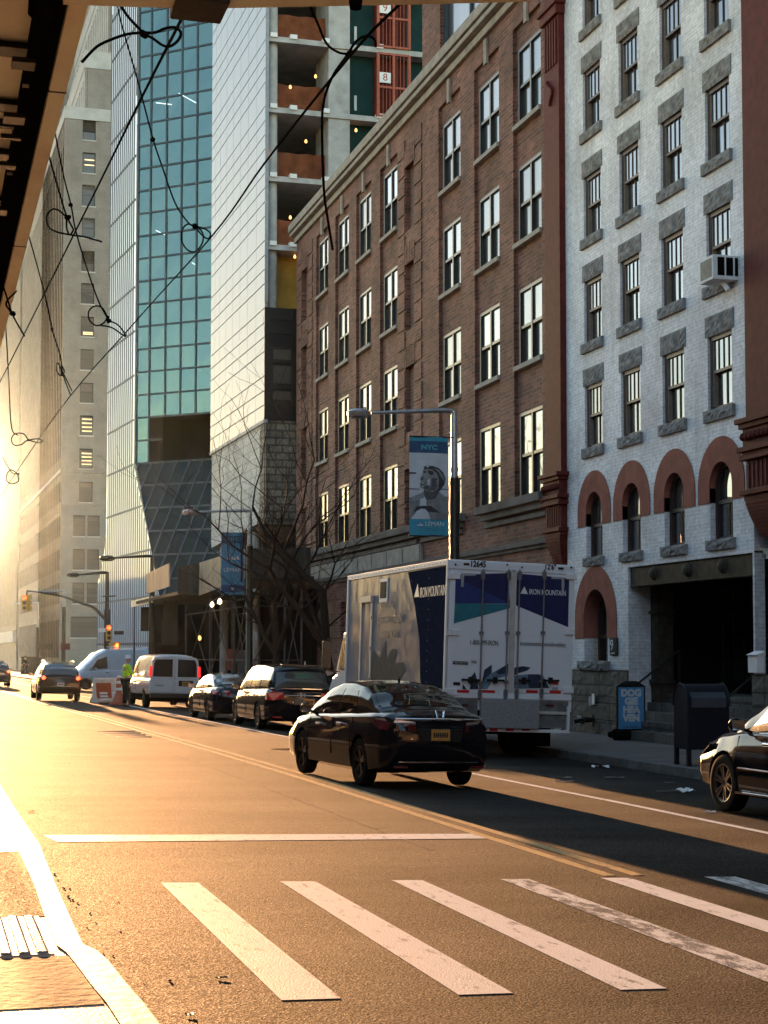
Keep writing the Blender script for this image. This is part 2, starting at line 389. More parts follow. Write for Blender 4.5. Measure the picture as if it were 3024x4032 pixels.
marking('mark_white', (.72,.70,.66), .505); marking('mark_worn', (.70,.68,.64), .62, 5.0); marking('mark_yellow', (.50,.32,.10), .53)
def pavement(name, c, joint, rough=.6, spec=.4):
    m, t, b = nt(name); co = coords(t)
    bt = N(t, 'ShaderNodeTexBrick', Scale=1.0); bt.offset = 0
    bt.inputs['Color1'].default_value = (*c, 1); bt.inputs['Color2'].default_value = (*[q*1.12 for q in c], 1); bt.inputs['Mortar'].default_value = (*[q*.45 for q in c], 1)
    bt.inputs['Mortar Size'].default_value = .008; bt.inputs['Brick Width'].default_value = joint; bt.inputs['Row Height'].default_value = joint
    t.links.new(co, bt.inputs['Vector'])
    n = N(t, 'ShaderNodeTexNoise', Scale=1.3, Detail=9.0, Roughness=.7); t.links.new(co, n.inputs['Vector'])
    r = ramp(t, n.outputs['Fac'], [(.3, (.6,)*3), (.7, (1.25,)*3)])
    x = N(t, 'ShaderNodeMix', data_type='RGBA', blend_type='MULTIPLY'); x.inputs[0].default_value = 1
    t.links.new(bt.outputs['Color'], x.inputs[6]); t.links.new(r.outputs[0], x.inputs[7]); t.links.new(x.outputs[2], b.inputs['Base Color'])
    b.inputs['Roughness'].default_value = rough; b.inputs['Specular IOR Level'].default_value = spec
    n3 = N(t, 'ShaderNodeTexNoise', Scale=60.0, Detail=3.0); t.links.new(co, n3.inputs['Vector'])
    bp = N(t, 'ShaderNodeBump', Strength=.3, Distance=.01); t.links.new(n3.outputs['Fac'], bp.inputs['Height']); t.links.new(bp.outputs[0], b.inputs['Normal']); M[name] = m
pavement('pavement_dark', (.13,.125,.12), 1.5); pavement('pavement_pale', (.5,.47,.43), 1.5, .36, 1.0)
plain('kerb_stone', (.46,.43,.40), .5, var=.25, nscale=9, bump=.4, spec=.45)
plain('tactile', (.6,.56,.5), .4, var=.1, spec=.8)

# ---------------------------------------------------------------- ground, road, pavements
def sheet(name, xs, ys, fn, mat, kind='structure', dz=0):
    mb = MB()
    for a, b in zip(xs, xs[1:]):
        for c, d in zip(ys, ys[1:]):
            mb.poly([(a,c,fn(a,c)+dz), (b,c,fn(b,c)+dz), (b,d,fn(b,d)+dz), (a,d,fn(a,d)+dz)])
    return tag(mb.build(name, M[mat]), kind=kind)
YS = [-40, 0, 12, 30, 60, 120, 240, 480, 1500]
sheet('ground', [-700, -20, 0, 13, 40, 700], YS, gz, 'asphalt', dz=-.05)
mb = MB()
for a, b in zip([0,.87,4,8,12.45], [.87,4,8,12.45,13.2]):
    for c, d in zip(YS, YS[1:]):
        f = lambda X, Y: (X+bend(Y), Y, gz(X, Y))
        mb.poly([f(a,c), f(b,c), f(b,d), f(a,d)])
tag(mb.build('road', M['asphalt']), kind='structure')
# right-hand pavement with its kerb (a real 0.15 m step); it follows the bend
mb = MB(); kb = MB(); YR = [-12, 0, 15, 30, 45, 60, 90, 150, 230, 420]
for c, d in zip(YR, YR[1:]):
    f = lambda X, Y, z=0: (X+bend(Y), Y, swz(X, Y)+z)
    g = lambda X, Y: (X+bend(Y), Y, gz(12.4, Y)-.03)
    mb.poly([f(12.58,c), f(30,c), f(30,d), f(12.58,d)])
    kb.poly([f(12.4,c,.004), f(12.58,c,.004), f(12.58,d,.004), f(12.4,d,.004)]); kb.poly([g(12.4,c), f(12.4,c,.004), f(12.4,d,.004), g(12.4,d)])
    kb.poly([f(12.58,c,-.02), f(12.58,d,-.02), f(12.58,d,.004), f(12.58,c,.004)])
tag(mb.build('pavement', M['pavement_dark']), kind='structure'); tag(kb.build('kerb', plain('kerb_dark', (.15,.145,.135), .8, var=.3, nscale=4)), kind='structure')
# left-hand pavement: pale flags, an asphalt patch, the tactile pad and the kerb of long stones
lz = lambda X, Y: -.004*Y - .023 + .13
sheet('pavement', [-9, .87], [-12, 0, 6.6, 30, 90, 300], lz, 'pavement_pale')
def flat_patch(name, X0, X1, Y0, Y1, mat, dz=.004, kind='structure', skew=0):
    mb = MB().poly([(X0,Y0,lz(X0,Y0)+dz), (X1,Y0-skew,lz(X1,Y0)+dz), (X1,Y1,lz(X1,Y1)+dz), (X0,Y1+skew,lz(X0,Y1)+dz)])
    return tag(mb.build(name, M[mat]), kind=kind)
flat_patch('pavement', -3, .80, 10.4, 13.95, 'asphalt')
flat_patch('pavement', -3, .82, 7.7, 9.0, 'asphalt_worn')
mb = MB(); Y0, Y1 = 9.05, 10.35
mb.box(-1.2, .70, Y0, Y1, lz(0,10)-.01, lz(0,10)+.012)
for i in range(19):
    for j in range(21):
        X = .64 - i*.095; Y = Y0+.05 + j*.062
        mb.lathe([(.034,0), (.030,.005), (.02,.008)], n=8, c=(X, Y, lz(X,Y)+.012))
tag(mb.build('tactile_paving', M['tactile']), kind='structure')
E_ = [(1.00,-4),(1.00,6.6),(1.0,7.25),(.99,7.68),(.97,8.1),(.95,8.78),(.92,9.1),(.87,9.3),(.88,10.1),(.91,11.81),(.97,14.35),(.95,18),(.94,40),(.94,120)]
I_ = [(.84,-4),(.84,6.6),(.84,7.3),(.83,7.71),(.80,8.2),(.78,8.75),(.76,9.1),(.73,9.3),(.74,10.53),(.77,11.78),(.78,14.05),(.78,18),(.78,40),(.78,120)]
joints = [2.2, 4.5, 6.62, 7.7, 9.06, 10.3, 11.9, 14.0, 17, 20]
mb = MB()
def lerp_edge(P, Y):
    for (x0,y0), (x1,y1) in zip(P, P[1:]):
        if y0 <= Y <= y1: return x0 + (x1-x0)*(Y-y0)/(y1-y0)
ys = sorted({*[y for _, y in E_], *joints, *[20+4*i for i in range(26)]})
for a, b in zip(ys, ys[1:]):
    a2 = a+.005 if a in joints else a
    q = [(lerp_edge(I_,a2),a2), (lerp_edge(E_,a2),a2), (lerp_edge(E_,b),b), (lerp_edge(I_,b),b)]
    dz = .010; top = [(x,y,lz(x,y)+dz) for x, y in q]; bot = [(x,y,gz(x,y)-.05) for x, y in q]
    mb.add(bot+top, [(4,5,6,7),(1,2,6,5),(0,1,5,4),(2,3,7,6),(3,0,4,7)])
tag(mb.build('kerb', M['kerb_stone']), kind='structure')

# painted markings, 4 mm above the road
def mark(name, pts, mat, sub=1):
    mb = MB(); mb.poly([(x, y, gz(x,y)+.004) for x, y in pts]); return tag(mb.build(name, M[mat]), kind='structure')
for i, (a, b) in enumerate([(1.77,2.08),(2.71,3.01),(3.62,3.89),(4.54,4.80),(5.42,5.69),(6.36,6.66),(7.3,7.6),(8.2,8.5),(9.1,9.4)]):
    mark('crosswalk_stripe', [(a,8.3),(b,8.3),(b,12.84),(a+.02,12.86)], 'mark_worn' if i in (3,5) else 'mark_white')
mark('stop_line', [(1.24,15.83),(5.52,15.98),(5.52,16.46),(1.15,16.46)], 'mark_white')
def line(name, X, w, Y0, Y1, mat):
    mb = MB(); ys = [Y0]+[y for y in (20,26,32,38,45,52,60,75,90,120) if Y0 < y < Y1]+[Y1]
    for a, b in zip(ys, ys[1:]):
        pa, pb = X(a) if callable(X) else X+bend(a), X(b) if callable(X) else X+bend(b)
        mb.poly([(pa-w/2,a,gz(pa,a)+.004),(pa+w/2,a,gz(pa,a)+.004),(pb+w/2,b,gz(pb,b)+.004),(pb-w/2,b,gz(pb,b)+.004)])
    return tag(mb.build(name, M[mat]), kind='structure')
yx = lambda Y: 5.58 - .022*max(0, Y-28)
line('yellow_line', yx, .11, 13.0, 140, 'mark_yellow'); line('yellow_line', lambda Y: yx(Y)+.26, .11, 13.0, 140, 'mark_yellow')
line('lane_line', lambda Y: 8.92-.019*max(0, Y-20), .11, 11, 130, 'mark_white')
# iron grating and tar seams in the left lane, a lighter trench scar
mb = MB()
p = hit(380, 2878, gz); q = hit(560, 2890, gz)
for k in range(4): mb.box(p.x, q.x, p.y-1.0*k-.12, p.y-1.0*k+.12, gz(p.x,p.y)-.02, gz(p.x,p.y)+.006)
tag(mb.build('road_grating', M['steel_grey']), kind='structure')

# tar seams, a darker trench patch, an older worn edge line and two manhole covers
rg = random.Random(31)
plain('tar', (.006,.006,.006), .55, spec=.25); plain('patch_dark', (.017,.016,.015), .8, var=.4, nscale=40, bump=.3); plain('patch_pale', (.07,.063,.055), .8, var=.4, nscale=30, bump=.3)
mb = MB()
for a, b in zip(range(15, 34), range(16, 35)): mb.poly([(x,y,gz(x,y)+.003) for x, y in ((4.62,a),(4.665,a),(4.665,b-.2*rg.random()),(4.62,b-.2*rg.random()))])
tag(mb.build('scored_line', M['patch_pale']), kind='structure')
for X, Y in ((7.2,33.5),):
    z = gz(X,Y); mb = MB().lathe([(.36,-.02),(.36,.004),(.0,.004)], n=28, c=(X,Y,z)); mb.lathe([(.40,-.01),(.40,.003),(.365,.003)], n=28, c=(X,Y,z))
    for i in range(-4,5): mb.box(X-math.sqrt(max(0,.1-(i*.07)**2)), X+math.sqrt(max(0,.1-(i*.07)**2)), Y+i*.07-.012, Y+i*.07+.012, z+.003, z+.007)
    tag(mb.build('manhole_cover', M['steel_dark'] if 'steel_dark' in M else plain('steel_dark', (.02,.019,.018), .6)), kind='structure')
# ================================================================ right side: white-painted building, brick building
def rock(mb, u0, u1, y0, y1, z0, z1, m=0, amp=.03, nu=9, nz=4, seed=0):
    """rock-faced stone block whose front is broken up"""
    rg = random.Random(seed); q = {}
    def fn(a, b):
        k = (round(a*nu), round(b*nz))
        edge = k[0] in (0, nu) or k[1] in (0, nz)
        if k not in q: q[k] = 0 if edge else rg.uniform(-.2, 1)*amp
        return (u0+(u1-u0)*a, y1+q[k], z0+(z1-z0)*b)
    mb.box(u0, u1, y0, y1-.004, z0, z1, m); mb.grid(fn, nu, nz, m, flip=True)
def arch_pts(r, n=16): return [(r*math.cos(math.pi*i/n), r*math.sin(math.pi*i/n)) for i in range(n+1)]
def arch_ring(mb, uc, zc, r, Ro, leg, y0, y1, m=0, n=20):
    pi, po = [(r,-leg)]+arch_pts(r,n)+[(-r,-leg)], [(Ro,-leg)]+arch_pts(Ro,n)+[(-Ro,-leg)]
    for i in range(len(pi)-1):
        a, b, c, d = pi[i], po[i], po[i+1], pi[i+1]
        f = lambda p, y: (uc+p[0], y, zc+p[1])
        mb.poly([f(a,y1),f(d,y1),f(c,y1),f(b,y1)], m); mb.poly([f(b,y0),f(b,y1),f(c,y1),f(c,y0)], m); mb.poly([f(a,y0),f(d,y0),f(d,y1),f(a,y1)], m)
    for s_ in (1, -1):
        mb.poly([(uc+s_*r,y0,zc-leg),(uc+s_*r,y1,zc-leg),(uc+s_*Ro,y1,zc-leg),(uc+s_*Ro,y0,zc-leg)], m)
def arch_pane(mb, uc, z0, zc, r, y, m=0):
    mb.poly([(uc+p[0], y, zc+p[1]) for p in arch_pts(r,16)] + [(uc-r,y,z0),(uc+r,y,z0)], m)

XF = 15.6; WP = PM((XF, 0, 0))
wb = thing('white_building', 'white painted brick building with rough grey sills and red arches', 'building', (XF, 34, -.25))
cols = [37.12, 34.93, 32.68, 30.5]; sills = [6.41, 9.0, 11.60, 14.25, 16.86, 19.5]; WW, WH = 1.08, 1.54
holes = [(c-WW/2, c+WW/2, s+.24, s+.24+WH) for c in cols for s in sills]
holes += [(c-.5, c+.5, 3.97, 5.56) for c in cols] + [(36.36, 37.80, 1.46, 3.20), (29.21, 35.16, -.4, 3.62)]
mb = MB().wall(29.14, 38.86, 1.26, 22.5, holes, .26)
mb.poly([(29.14,0,22.5),(38.86,0,22.5),(38.86,-14,22.5),(29.14,-14,22.5)])
mb.poly([(38.86,0,0),(38.86,0,22.5),(38.86,-14,22.5),(38.86,-14,0)])
mb.poly([(29.14,0,3.7),(29.14,-14,3.7),(29.14,-14,22.5),(29.14,0,22.5)])
mb.build('wall', M['brick_white'], wb, pm=WP)
mb = MB(); rg = random.Random(3)      # rock-faced base courses either side of the entrance
for a, b in ((35.16, 38.86), (28.0, 29.21)):
    z = -.35
    for hgt in (.42, .40, .42, .37):
        u = a
        while u < b-.05:
            l = min(b-u, rg.uniform(.85, 1.3)); l = b-u if b-u-l < .3 else l
            mb = MB(); rock(mb, u+.008, u+l-.008, -.4, .05, z+.008, min(z+hgt, 1.255)-.008, amp=.02, nu=7, nz=4, seed=rg.random()); mb.build('base_stone', M['ashlar'], wb, pm=WP); u += l
        z += hgt

def white_window(seed, arch=False):
    w, h = (WW/2, WH) if not arch else (.5, 1.57)
    fr = MB()
    if arch:
        zc = h-.5; arch_ring(fr, 0, zc, .42, .5, zc, -.30, -.12, 0); fr.box(-.42, .42, -.28, -.16, 0, .07)
        fr.box(-.42, .42, -.26, -.14, zc-.33, zc-.25)
        for x in (-.14, .14): fr.box(x-.012, x+.012, -.205, -.175, zc-.25, zc+.37)
        fr.box(-.012, .012, -.205, -.175, .07, zc-.33)
    else:
        fr.box(-w, -w+.09, -.30, -.04, 0, h); fr.box(w-.09, w, -.30, -.06, 0, h); fr.box(-w+.09, w-.09, -.30, -.05, h-.09, h); fr.box(-w+.09, w-.09, -.30, -.1, 0, .08)
        fr.box(-w+.09, w-.09, -.20, -.075, h*.50, h*.50+.06)
        for x in (-.22, 0, .22): fr.box(x-.009, x+.009, -.105, -.080, h*.5+.06, h-.09)
        fr.box(-.016, .016, -.18, -.152, .08, h*.5)
    f = fr.build('window', M['window_brown'])
    st = MB().box(w-.13, w-.092, -.18, -.075, .082, h-.092) if not arch else MB().box(-.02,.02,-.232,-.228,.1,.11)
    st.build('stop_bead', M['window_wood'], f)
    p = MB()
    if arch: arch_pane(p, 0, .05, h-.5, .43, -.19)
    else: p.box(-w+.08, w-.08, -.115, -.10, h*.5+.02, h-.05).box(-w+.08, w-.08, -.19, -.175, .05, h*.5+.02)
    p.build('pane', M['pane'], f)
    s_ = MB(); rock(s_, -w-.11, w+.11, -.3, .07, -.24 if not arch else -.21, 0, amp=.04, nu=12, nz=4, seed=seed); s_.build('sill', M['rough_stone'], f)
    if not arch:
        l = MB(); rock(l, -w-.10, w+.10, -.26, .012, h, h+.42, amp=.03, nu=12, nz=6, seed=seed+50); l.build('lintel', M['rough_stone'], f)
    return f
protos = [white_window(k) for k in range(4)]
used = set(); k = 0
for s in sills:
    for c in cols:
        p = protos[k % 4]; o = p if k < 4 else copy_tree(p)
        place(o, wb, WP, (c, 0, s+.24)); k += 1
aw = white_window(11, True)
for i, c in enumerate(cols): place(aw if i == 0 else copy_tree(aw), wb, WP, (c, 0, 3.97))
for i, c in enumerate(cols):
    mb = MB(); arch_ring(mb, c, 5.05, .5, 1.02, .31, -.27, .02); mb.build('arch', M['terracotta'], wb, pm=WP)
mb = MB(); arch_ring(mb, 37.08, 2.47, .715, 1.28, .46, -.45, .02); mb.build('arch', M['terracotta'], wb, pm=WP)
f = MB(); arch_ring(f, 37.08, 2.47, .62, .72, 1.0, -.5, -.36); f.box(36.46, 37.7, -.48, -.38, 2.0, 2.09); f.box(37.05, 37.09, -.47, -.42, 1.46, 3.1)
f = f.build('window', M['window_brown'], wb, pm=WP)
p = MB(); arch_pane(p, 37.08, 1.46, 2.47, .65, -.45); p.build('pane', M['pane'], f)
s_ = MB(); rock(s_, 36.22, 38.0, -.45, .12, 1.24, 1.46, amp=.04, nu=14, nz=4, seed=5); s_.build('sill', M['rough_stone'], f)
# entrance: bronze lintel with three bosses, side pier, steps, recessed doors
f = MB().box(29.23, 35.14, -.30, -.05, 3.21, 3.60).box(29.23, 35.14, -.24, -.02, 3.60, 3.66).box(29.23, 35.14, -.34, -.03, 3.17, 3.21)
f = f.build('lintel_beam', M['bronze'], wb, pm=WP, bevel=.01)
for u in (30.55, 32.15, 33.85):
    MB().lathe([(.15,-.06),(.15,-.03),(.10,.01),(.12,.03),(.05,.06),(.0,.07)], n=16, axis='y', c=(u,0,3.42)).build('boss', M['bronze'], f, smooth=True)
mb = MB().wall(-.56, -.01, -.4, 3.3, [], 0).build('side_wall', M['brick_white'], wb, pm=PM((XF, 35.165, 0), -math.pi/2) @ Matrix.Rotation(0,4,'Z'))
mb.matrix_parent_inverse = wm(wb).inverted() @ PM((XF, 35.165, 0), -math.pi/2)
MB().box(34.78, 35.14, -.95, -.55, -.35, 3.2).box(34.74, 35.15, -.98, -.5, .95, 1.05).box(34.74, 35.15, -.98, -.5, 2.55, 2.62).box(34.84, 35.08, -.55, -.53, 1.15, 2.45).build('pier', M['bronze'], wb, pm=WP, bevel=.008)
mb = MB()
for i in range(5): mb.box(29.22, 35.14, .45-.30*i, -3.4, -.40, -.06+.2*i - .003*i)
mb.build('steps', M['ashlar'], wb, pm=WP)
mb = MB().box(28.9, 35.2, -3.6, -3.4, -.4, 3.7).box(28.9, 35.2, -3.4, -.3, 3.3, 3.5).box(35.17, 35.4, -3.4, -.57, -.4, 3.3).box(29.0, 29.2, -3.4, -.3, -.4, 3.3)
mb.build('vestibule', M['interior'], wb, pm=WP)
for i, u in enumerate((29.5, 31.0, 32.5, 34.0)):
    d = MB()
    u1 = u+1.3; y = -2.35
    d.box(u, u+.14, y-.1, y, .75, 3.25).box(u1-.14, u1, y-.1, y, .75, 3.25).box(u+.14, u1-.14, y-.1, y, 3.1, 3.25).box(u+.14, u1-.14, y-.1, y, .75, 1.0)
    for z in (1.5, 2.0, 2.5): d.box(u+.14, u1-.14, y-.08, y-.02, z, z+.06)
    d.box((u+u1)/2-.03, (u+u1)/2+.03, y-.08, y-.02, 1.0, 3.1)
    d = d.build('door', M['window_black'], wb, pm=WP)
    MB().box(u+.12, u1-.12, y-.07, y-.05, .98, 3.12).build('glazing', M['pane_dark'], d)
for u, a in ((29.7, 1), (34.5, 0)):
    mb = MB().tube([(u,.35,-.1),(u,.35,.78)], .025).tube([(u,.43,.80),(u,.30,.80),(u,-.95,1.72)], .025).tube([(u,-.95,.75),(u,-.95,1.72)], .025)
    mb.build('handrail', M['pole_black'], wb, pm=WP, smooth=True)
# red pilasters with corbelled capitals at the party walls
def pilaster(name, label, Y0, Y1, top=True):
    t = thing(name, label, 'pilaster', (XF-.05, (Y0+Y1)/2, 3.9)); uc = (Y0+Y1)/2; w = (Y1-Y0)/2
    MB().box(Y0, Y1, -.3, .16, 6.22, 22.5).build('shaft', M['oxblood'], t, pm=WP)
    mb = MB()
    for z0, z1, e, y in ((6.12,6.22,.16,.34),(6.02,6.12,.10,.28),(5.66,6.02,.03,.22),(5.56,5.66,.13,.31),(5.48,5.56,.05,.24),(4.82,5.40,.0,.17),(5.40,5.48,.10,.28),(4.72,4.82,.10,.27),(4.62,4.72,.04,.2)):
        mb.box(Y0-e, Y1+e, -.2, y, z0, z1)
    n = 10; sec = []
    for i in range(n+1):
        f_ = i/n; ww = w*(1-.55*f_**1.3); sec.append((uc-ww, uc+ww, .18*(1-f_**1.5)+.02, 4.62-.72*f_))
    for a, b in zip(sec, sec[1:]):
        p = [(a[0],-.1,a[3]),(a[1],-.1,a[3]),(a[1],a[2],a[3]),(a[0],a[2],a[3]),(b[0],-.1,b[3]),(b[1],-.1,b[3]),(b[1],b[2],b[3]),(b[0],b[2],b[3])]
        mb.add(p, [(3,2,6,7),(0,3,7,4),(2,1,5,6),(4,5,6,7)][:4])
    for i in range(6): mb.box(Y0+.1+(Y1-Y0-.26)*i/5, Y0+.16+(Y1-Y0-.26)*i/5, .17, .19, 4.86, 5.36)
    for i in range(7): mb.lathe([(.0,-.09),(.06,-.05),(.075,.0),(.05,.06),(.0,.08)], n=8, c=(Y0+.06+(Y1-Y0-.12)*i/6, .26, 5.86))
    mb.build('corbel', M['oxblood'], t, pm=WP, bevel=.015)
    if top:
        mb = MB().box(Y0-.06, Y1+.06, 0, .26, 18.0, 18.25).box(Y0-.12, Y1+.12, 0, .32, 18.25, 18.35)
        for i in range(5): mb.box(Y0+.12+(Y1-Y0-.34)*i/4, Y0+.22+(Y1-Y0-.34)*i/4, .155, .20, 16.75, 17.95)
        for i in range(14):
            a = i*.42; mb.lathe([(0,-.05),(.06,0),(0,.05)], n=8, c=(uc+.22*math.cos(a)*(1-i/18), .19, 16.45-.05*i))
        mb.build('capital', M['oxblood'], t, pm=WP, bevel=.02)
    return t
pilaster('pilaster', 'dark red pilaster between the brick building and the white building', 38.87, 39.92)
pilaster('pilaster', 'dark red pilaster at the right edge beside the white building', 28.0, 29.12, False)

# ---------------------------------------------------------------- brick building
bb = thing('brick_building', 'long red brick warehouse with recessed window bays and pale stone cornice', 'building', (XF, 55, -.3))
BR = [(47.53,49.40),(44.01,45.86),(40.69,42.49)]; BL = [(54.52,56.42),(57.99,59.81),(61.3,63.11),(64.67,66.45)]; NAR = [(52.29,53.38),(68.17,69.31)]
rowsR = [(16.2,18.35),(12.9,15.02),(9.5,11.62),(5.85,8.2)]; rowsL = [(16.41,18.67),(12.96,15.1),(9.46,11.62),(5.88,8.17)]
rowsN = [(15.9,18.1),(12.5,14.75),(9.05,11.25),(5.9,7.8)]
ch = [(a-.14,b+.22,5.84,18.98) for a, b in BR+BL]
gh = [(41.0,43.2,1.0,3.9),(44.3,46.3,-.5,3.6),(47.5,49.5,1.0,3.9),(53.2,55.2,.9,3.7),(56.8,58.8,.9,3.7),(60.4,62.4,-.4,3.6),(64,66,.9,3.7)]
mb = MB().wall(39.9, 70.43, -.6, 20.0, ch+[(a,b,z0,z1) for a, b in NAR for z0, z1 in rowsN]+gh, .17)
for i, (a, b) in enumerate(BR+BL):
    rw = rowsR if i < 3 else rowsL
    mb.wall(a-.14, b+.22, 5.84, 18.98, [(a,b,z0,z1) for z0, z1 in rw], .14, y=-.10)
mb.poly([(70.43,0,-.6),(70.43,-16,-.6),(70.43,-16,20),(70.43,0,20)]); mb.poly([(39.9,-.4,20),(70.43,-.4,20),(70.43,-16,20),(39.9,-16,20)])
# projecting rusticated quoins beside the narrow niches, soldier-course heads over them
for a, b in NAR:
    z = 6.0
    while z < 18.6:
        for u0, u1 in ((a-.85,a-.02),(b+.02,b+.85)): mb.box(u0, u1, -.05, .035, z, z+.56)
        z += .66
    for z0, z1 in rowsN:
        for i in range(7): mb.box(a-.12+(b-a+.24)*i/7, a-.12+(b-a+.24)*(i+.72)/7, -.05, .05, z1, z1+.62+.1*(3-abs(3-i))/3)
mb.build('wall', M['brick_red'], bb, pm=WP)
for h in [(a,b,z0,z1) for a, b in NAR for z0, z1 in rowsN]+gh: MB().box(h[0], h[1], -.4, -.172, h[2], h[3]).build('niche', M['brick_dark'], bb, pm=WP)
def brick_window(w, h, wide):
    w /= 2; y = -.06
    f = MB().box(-w, -w+.09, y-.16, y-.03, 0, h).box(w-.09, w, y-.16, y-.03, 0, h).box(-w+.09, w-.09, y-.16, y-.03, h-.09, h).box(-w+.09, w-.09, y-.16, y-.05, 0, .08)
    f.box(-.05, .05, y-.15, y-.04, .08, h-.09)
    for s_ in (-1, 1):
        x0, x1 = (.05, w-.09) if s_ > 0 else (-w+.09, -.05)
        f.box(x0, x1, y-.15, y-.05, h*.5-.04, h*.5+.04)
        f.box(x0, x0+.03, y-.125, y-.07, h*.5, h-.09); f.box(x1-.03, x1, y-.125, y-.07, h*.5, h-.09)
    f = f.build('window', M['window_black'])
    MB().box(-w+.08, w-.08, y-.10, y-.09, h*.5, h-.06).box(-w+.08, w-.08, y-.155, y-.145, .06, h*.5).build('pane', M['pane'], f)
    MB().box(-w-.1, w+.1, y-.1, y+.13, -.13, -.002).build('sill', M['pale_stone'], f)
    return f
for lst, rw in ((BR, rowsR), (BL, rowsL)):
    for z0, z1 in rw:
        pr = None
        for a, b in lst:
            pr0 = pr or brick_window(b-a, z1-z0, True)
            o = pr0 if pr is None else copy_tree(pr0); pr = pr0
            place(o, bb, WP, ((a+b)/2, 0, z0)); 
# cornice, strings, stone bars over the top windows, sign panel
c = MB().box(39.95, 70.5, -.3, .12, 19.62, 19.86).box(39.95, 70.55, -.3, .30, 19.90, 20.06).box(39.95, 70.6, -.3, .36, 20.10, 20.42).box(39.95, 70.5, -.3, .20, 20.46, 20.62)
c.build('cornice', M['pale_stone'], bb, pm=WP, bevel=.02)
for a, b in BR+BL: MB().box((a+b)/2-.11, (a+b)/2+.11, -.02, .06, 18.8, 19.55).build('stone_bar', M['pale_stone'], bb, pm=WP)
mb = MB()
for a, b in ((39.95,45.15),(47.0,51.5),(51.6,70.4)):
    mb.box(a, b, -.1, .36, 5.60, 5.83).box(a+.15, b-.1, -.1, .22, 5.42, 5.60).box(a+.2, b-.1, -.1, .10, 5.22, 5.36)
mb.box(39.95, 70.4, -.1, .16, 4.50, 4.64).box(39.95, 70.4, -.1, .08, 4.40, 4.50)
mb.build('string_course', M['concrete_dark'], bb, pm=WP, bevel=.012)
mb = MB().box(51.4, 69.5, -.05, .07, 4.66, 5.2)
for i in range(9): mb.box(51.5+2*i, 51.6+2*i, .07, .10, 4.7, 5.18)
mb.build('sign_panel', M['pale_stone'], bb, pm=WP)
MB().box(39.95, 70.4, -.05, .02, -.5, .85).build('plinth', M['ashlar'], bb, pm=WP)
for h in gh:
    if h[2] > .5:
        f = MB().box(h[0], h[1], -.17, -.06, h[2], h[2]+.1).box(h[0], h[0]+.1, -.17, -.06, h[2]+.1, h[3]).box(h[1]-.1, h[1], -.17, -.06, h[2]+.1, h[3]).box(h[0]+.1, h[1]-.1, -.17, -.06, h[3]-.1, h[3])
        f.box(h[0]+.1, h[1]-.1, -.17, -.09, (h[2]+h[3])/2-.05, (h[2]+h[3])/2+.05)
        f = f.build('window', M['window_black'], bb, pm=WP); MB().box(h[0]+.09, h[1]-.09, -.165, -.13, h[2]+.05, h[3]-.05).build('pane', M['black_panel'], f)  # ground-floor panes painted dark in place of the reflections they would show
# the brick storey set back above the cornice, with its big window
pt = thing('rooftop_storey', 'brick storey with a large sky-reflecting window above the stone cornice', 'building', (XF+.7, 47, 20.5))
RP = PM((XF+.6, 0, 0)); rw0, rw1 = on(2010, 300, RP)[0], on(1733, 250, RP)[0]
r0 = on(1663, 250, RP)[0]
mb = MB().wall(36, r0, 20.3, 30, [(rw0, rw1, 20.9, 27)], .3).poly([(r0,0,20.3),(r0,-8,20.3),(r0,-8,30),(r0,0,30)]).poly([(36,0,30),(r0,0,30),(r0,-8,30),(36,-8,30)])
mb.build('wall', M['brick_red'], pt, pm=RP)
f = MB().box(rw0, rw1, -.3, -.14, 20.9, 21.0).box(rw1-.12, rw1, -.3, -.14, 21, 27).box(rw0, rw0+.12, -.3, -.14, 21, 27)
for q in (.38, .7): f.box(rw1+(rw0-rw1)*q-.05, rw1+(rw0-rw1)*q+.05, -.3, -.16, 21, 27)
f = f.build('window', M['mullion'], pt, pm=RP); MB().box(rw0+.1, rw1-.1, -.27, -.24, 20.95, 27).build('pane', M['pane'], f)
# ================================================================ farther up the block: panelled tower, angled glass tower, limestone tower
A0 = R(-1.2)
BP = PM((14.5, 72, 0), A0)                       # street face of the panelled tower; u = 0 at its near corner
BS = PM((14.5, 72, 0), A0-math.pi/2)             # its near side wall; u runs away to the left, so u is negative to the right
tb = thing('panelled_tower', 'unfinished tower with a white panel front and open concrete floors on its side', 'building', (18, 79, -.5))
zb = lambda y: on(1045, y, BP)[1]
L0 = on(832, 1000, BP)[0]
ztop = 62
mb = MB(); vj = [0]+[L0*q for q in (.145, .29, .425, .56, .69, .815, .915, 1.0)]
zbase = on(1038, 1653, BP)[1]; z = zbase; k = 0
steps = [.66,.64,.66,1.10]; zs = [z]
while z < ztop: z += steps[k % 4]; k += 1; zs.append(z)
for a, b in zip(vj, vj[1:]):
    for c, d in zip(zs, zs[1:]): mb.box(a+.02, b-.02, -.06, .0, c+.026, d-.026)
mb.build('curtain_panel', M['white_spandrel'], tb, pm=BP)
MB().box(0, L0, -.12, -.05, zbase-.02, ztop).box(-.02, L0, -.14, .03, zbase-.14, zbase).build('backing', M['trim_pale'], tb, pm=BP)
MB().box(-.08, -.005, -.13, .02, zb(1190), ztop).build('corner_trim', M['trim_pale'], tb, pm=BP)
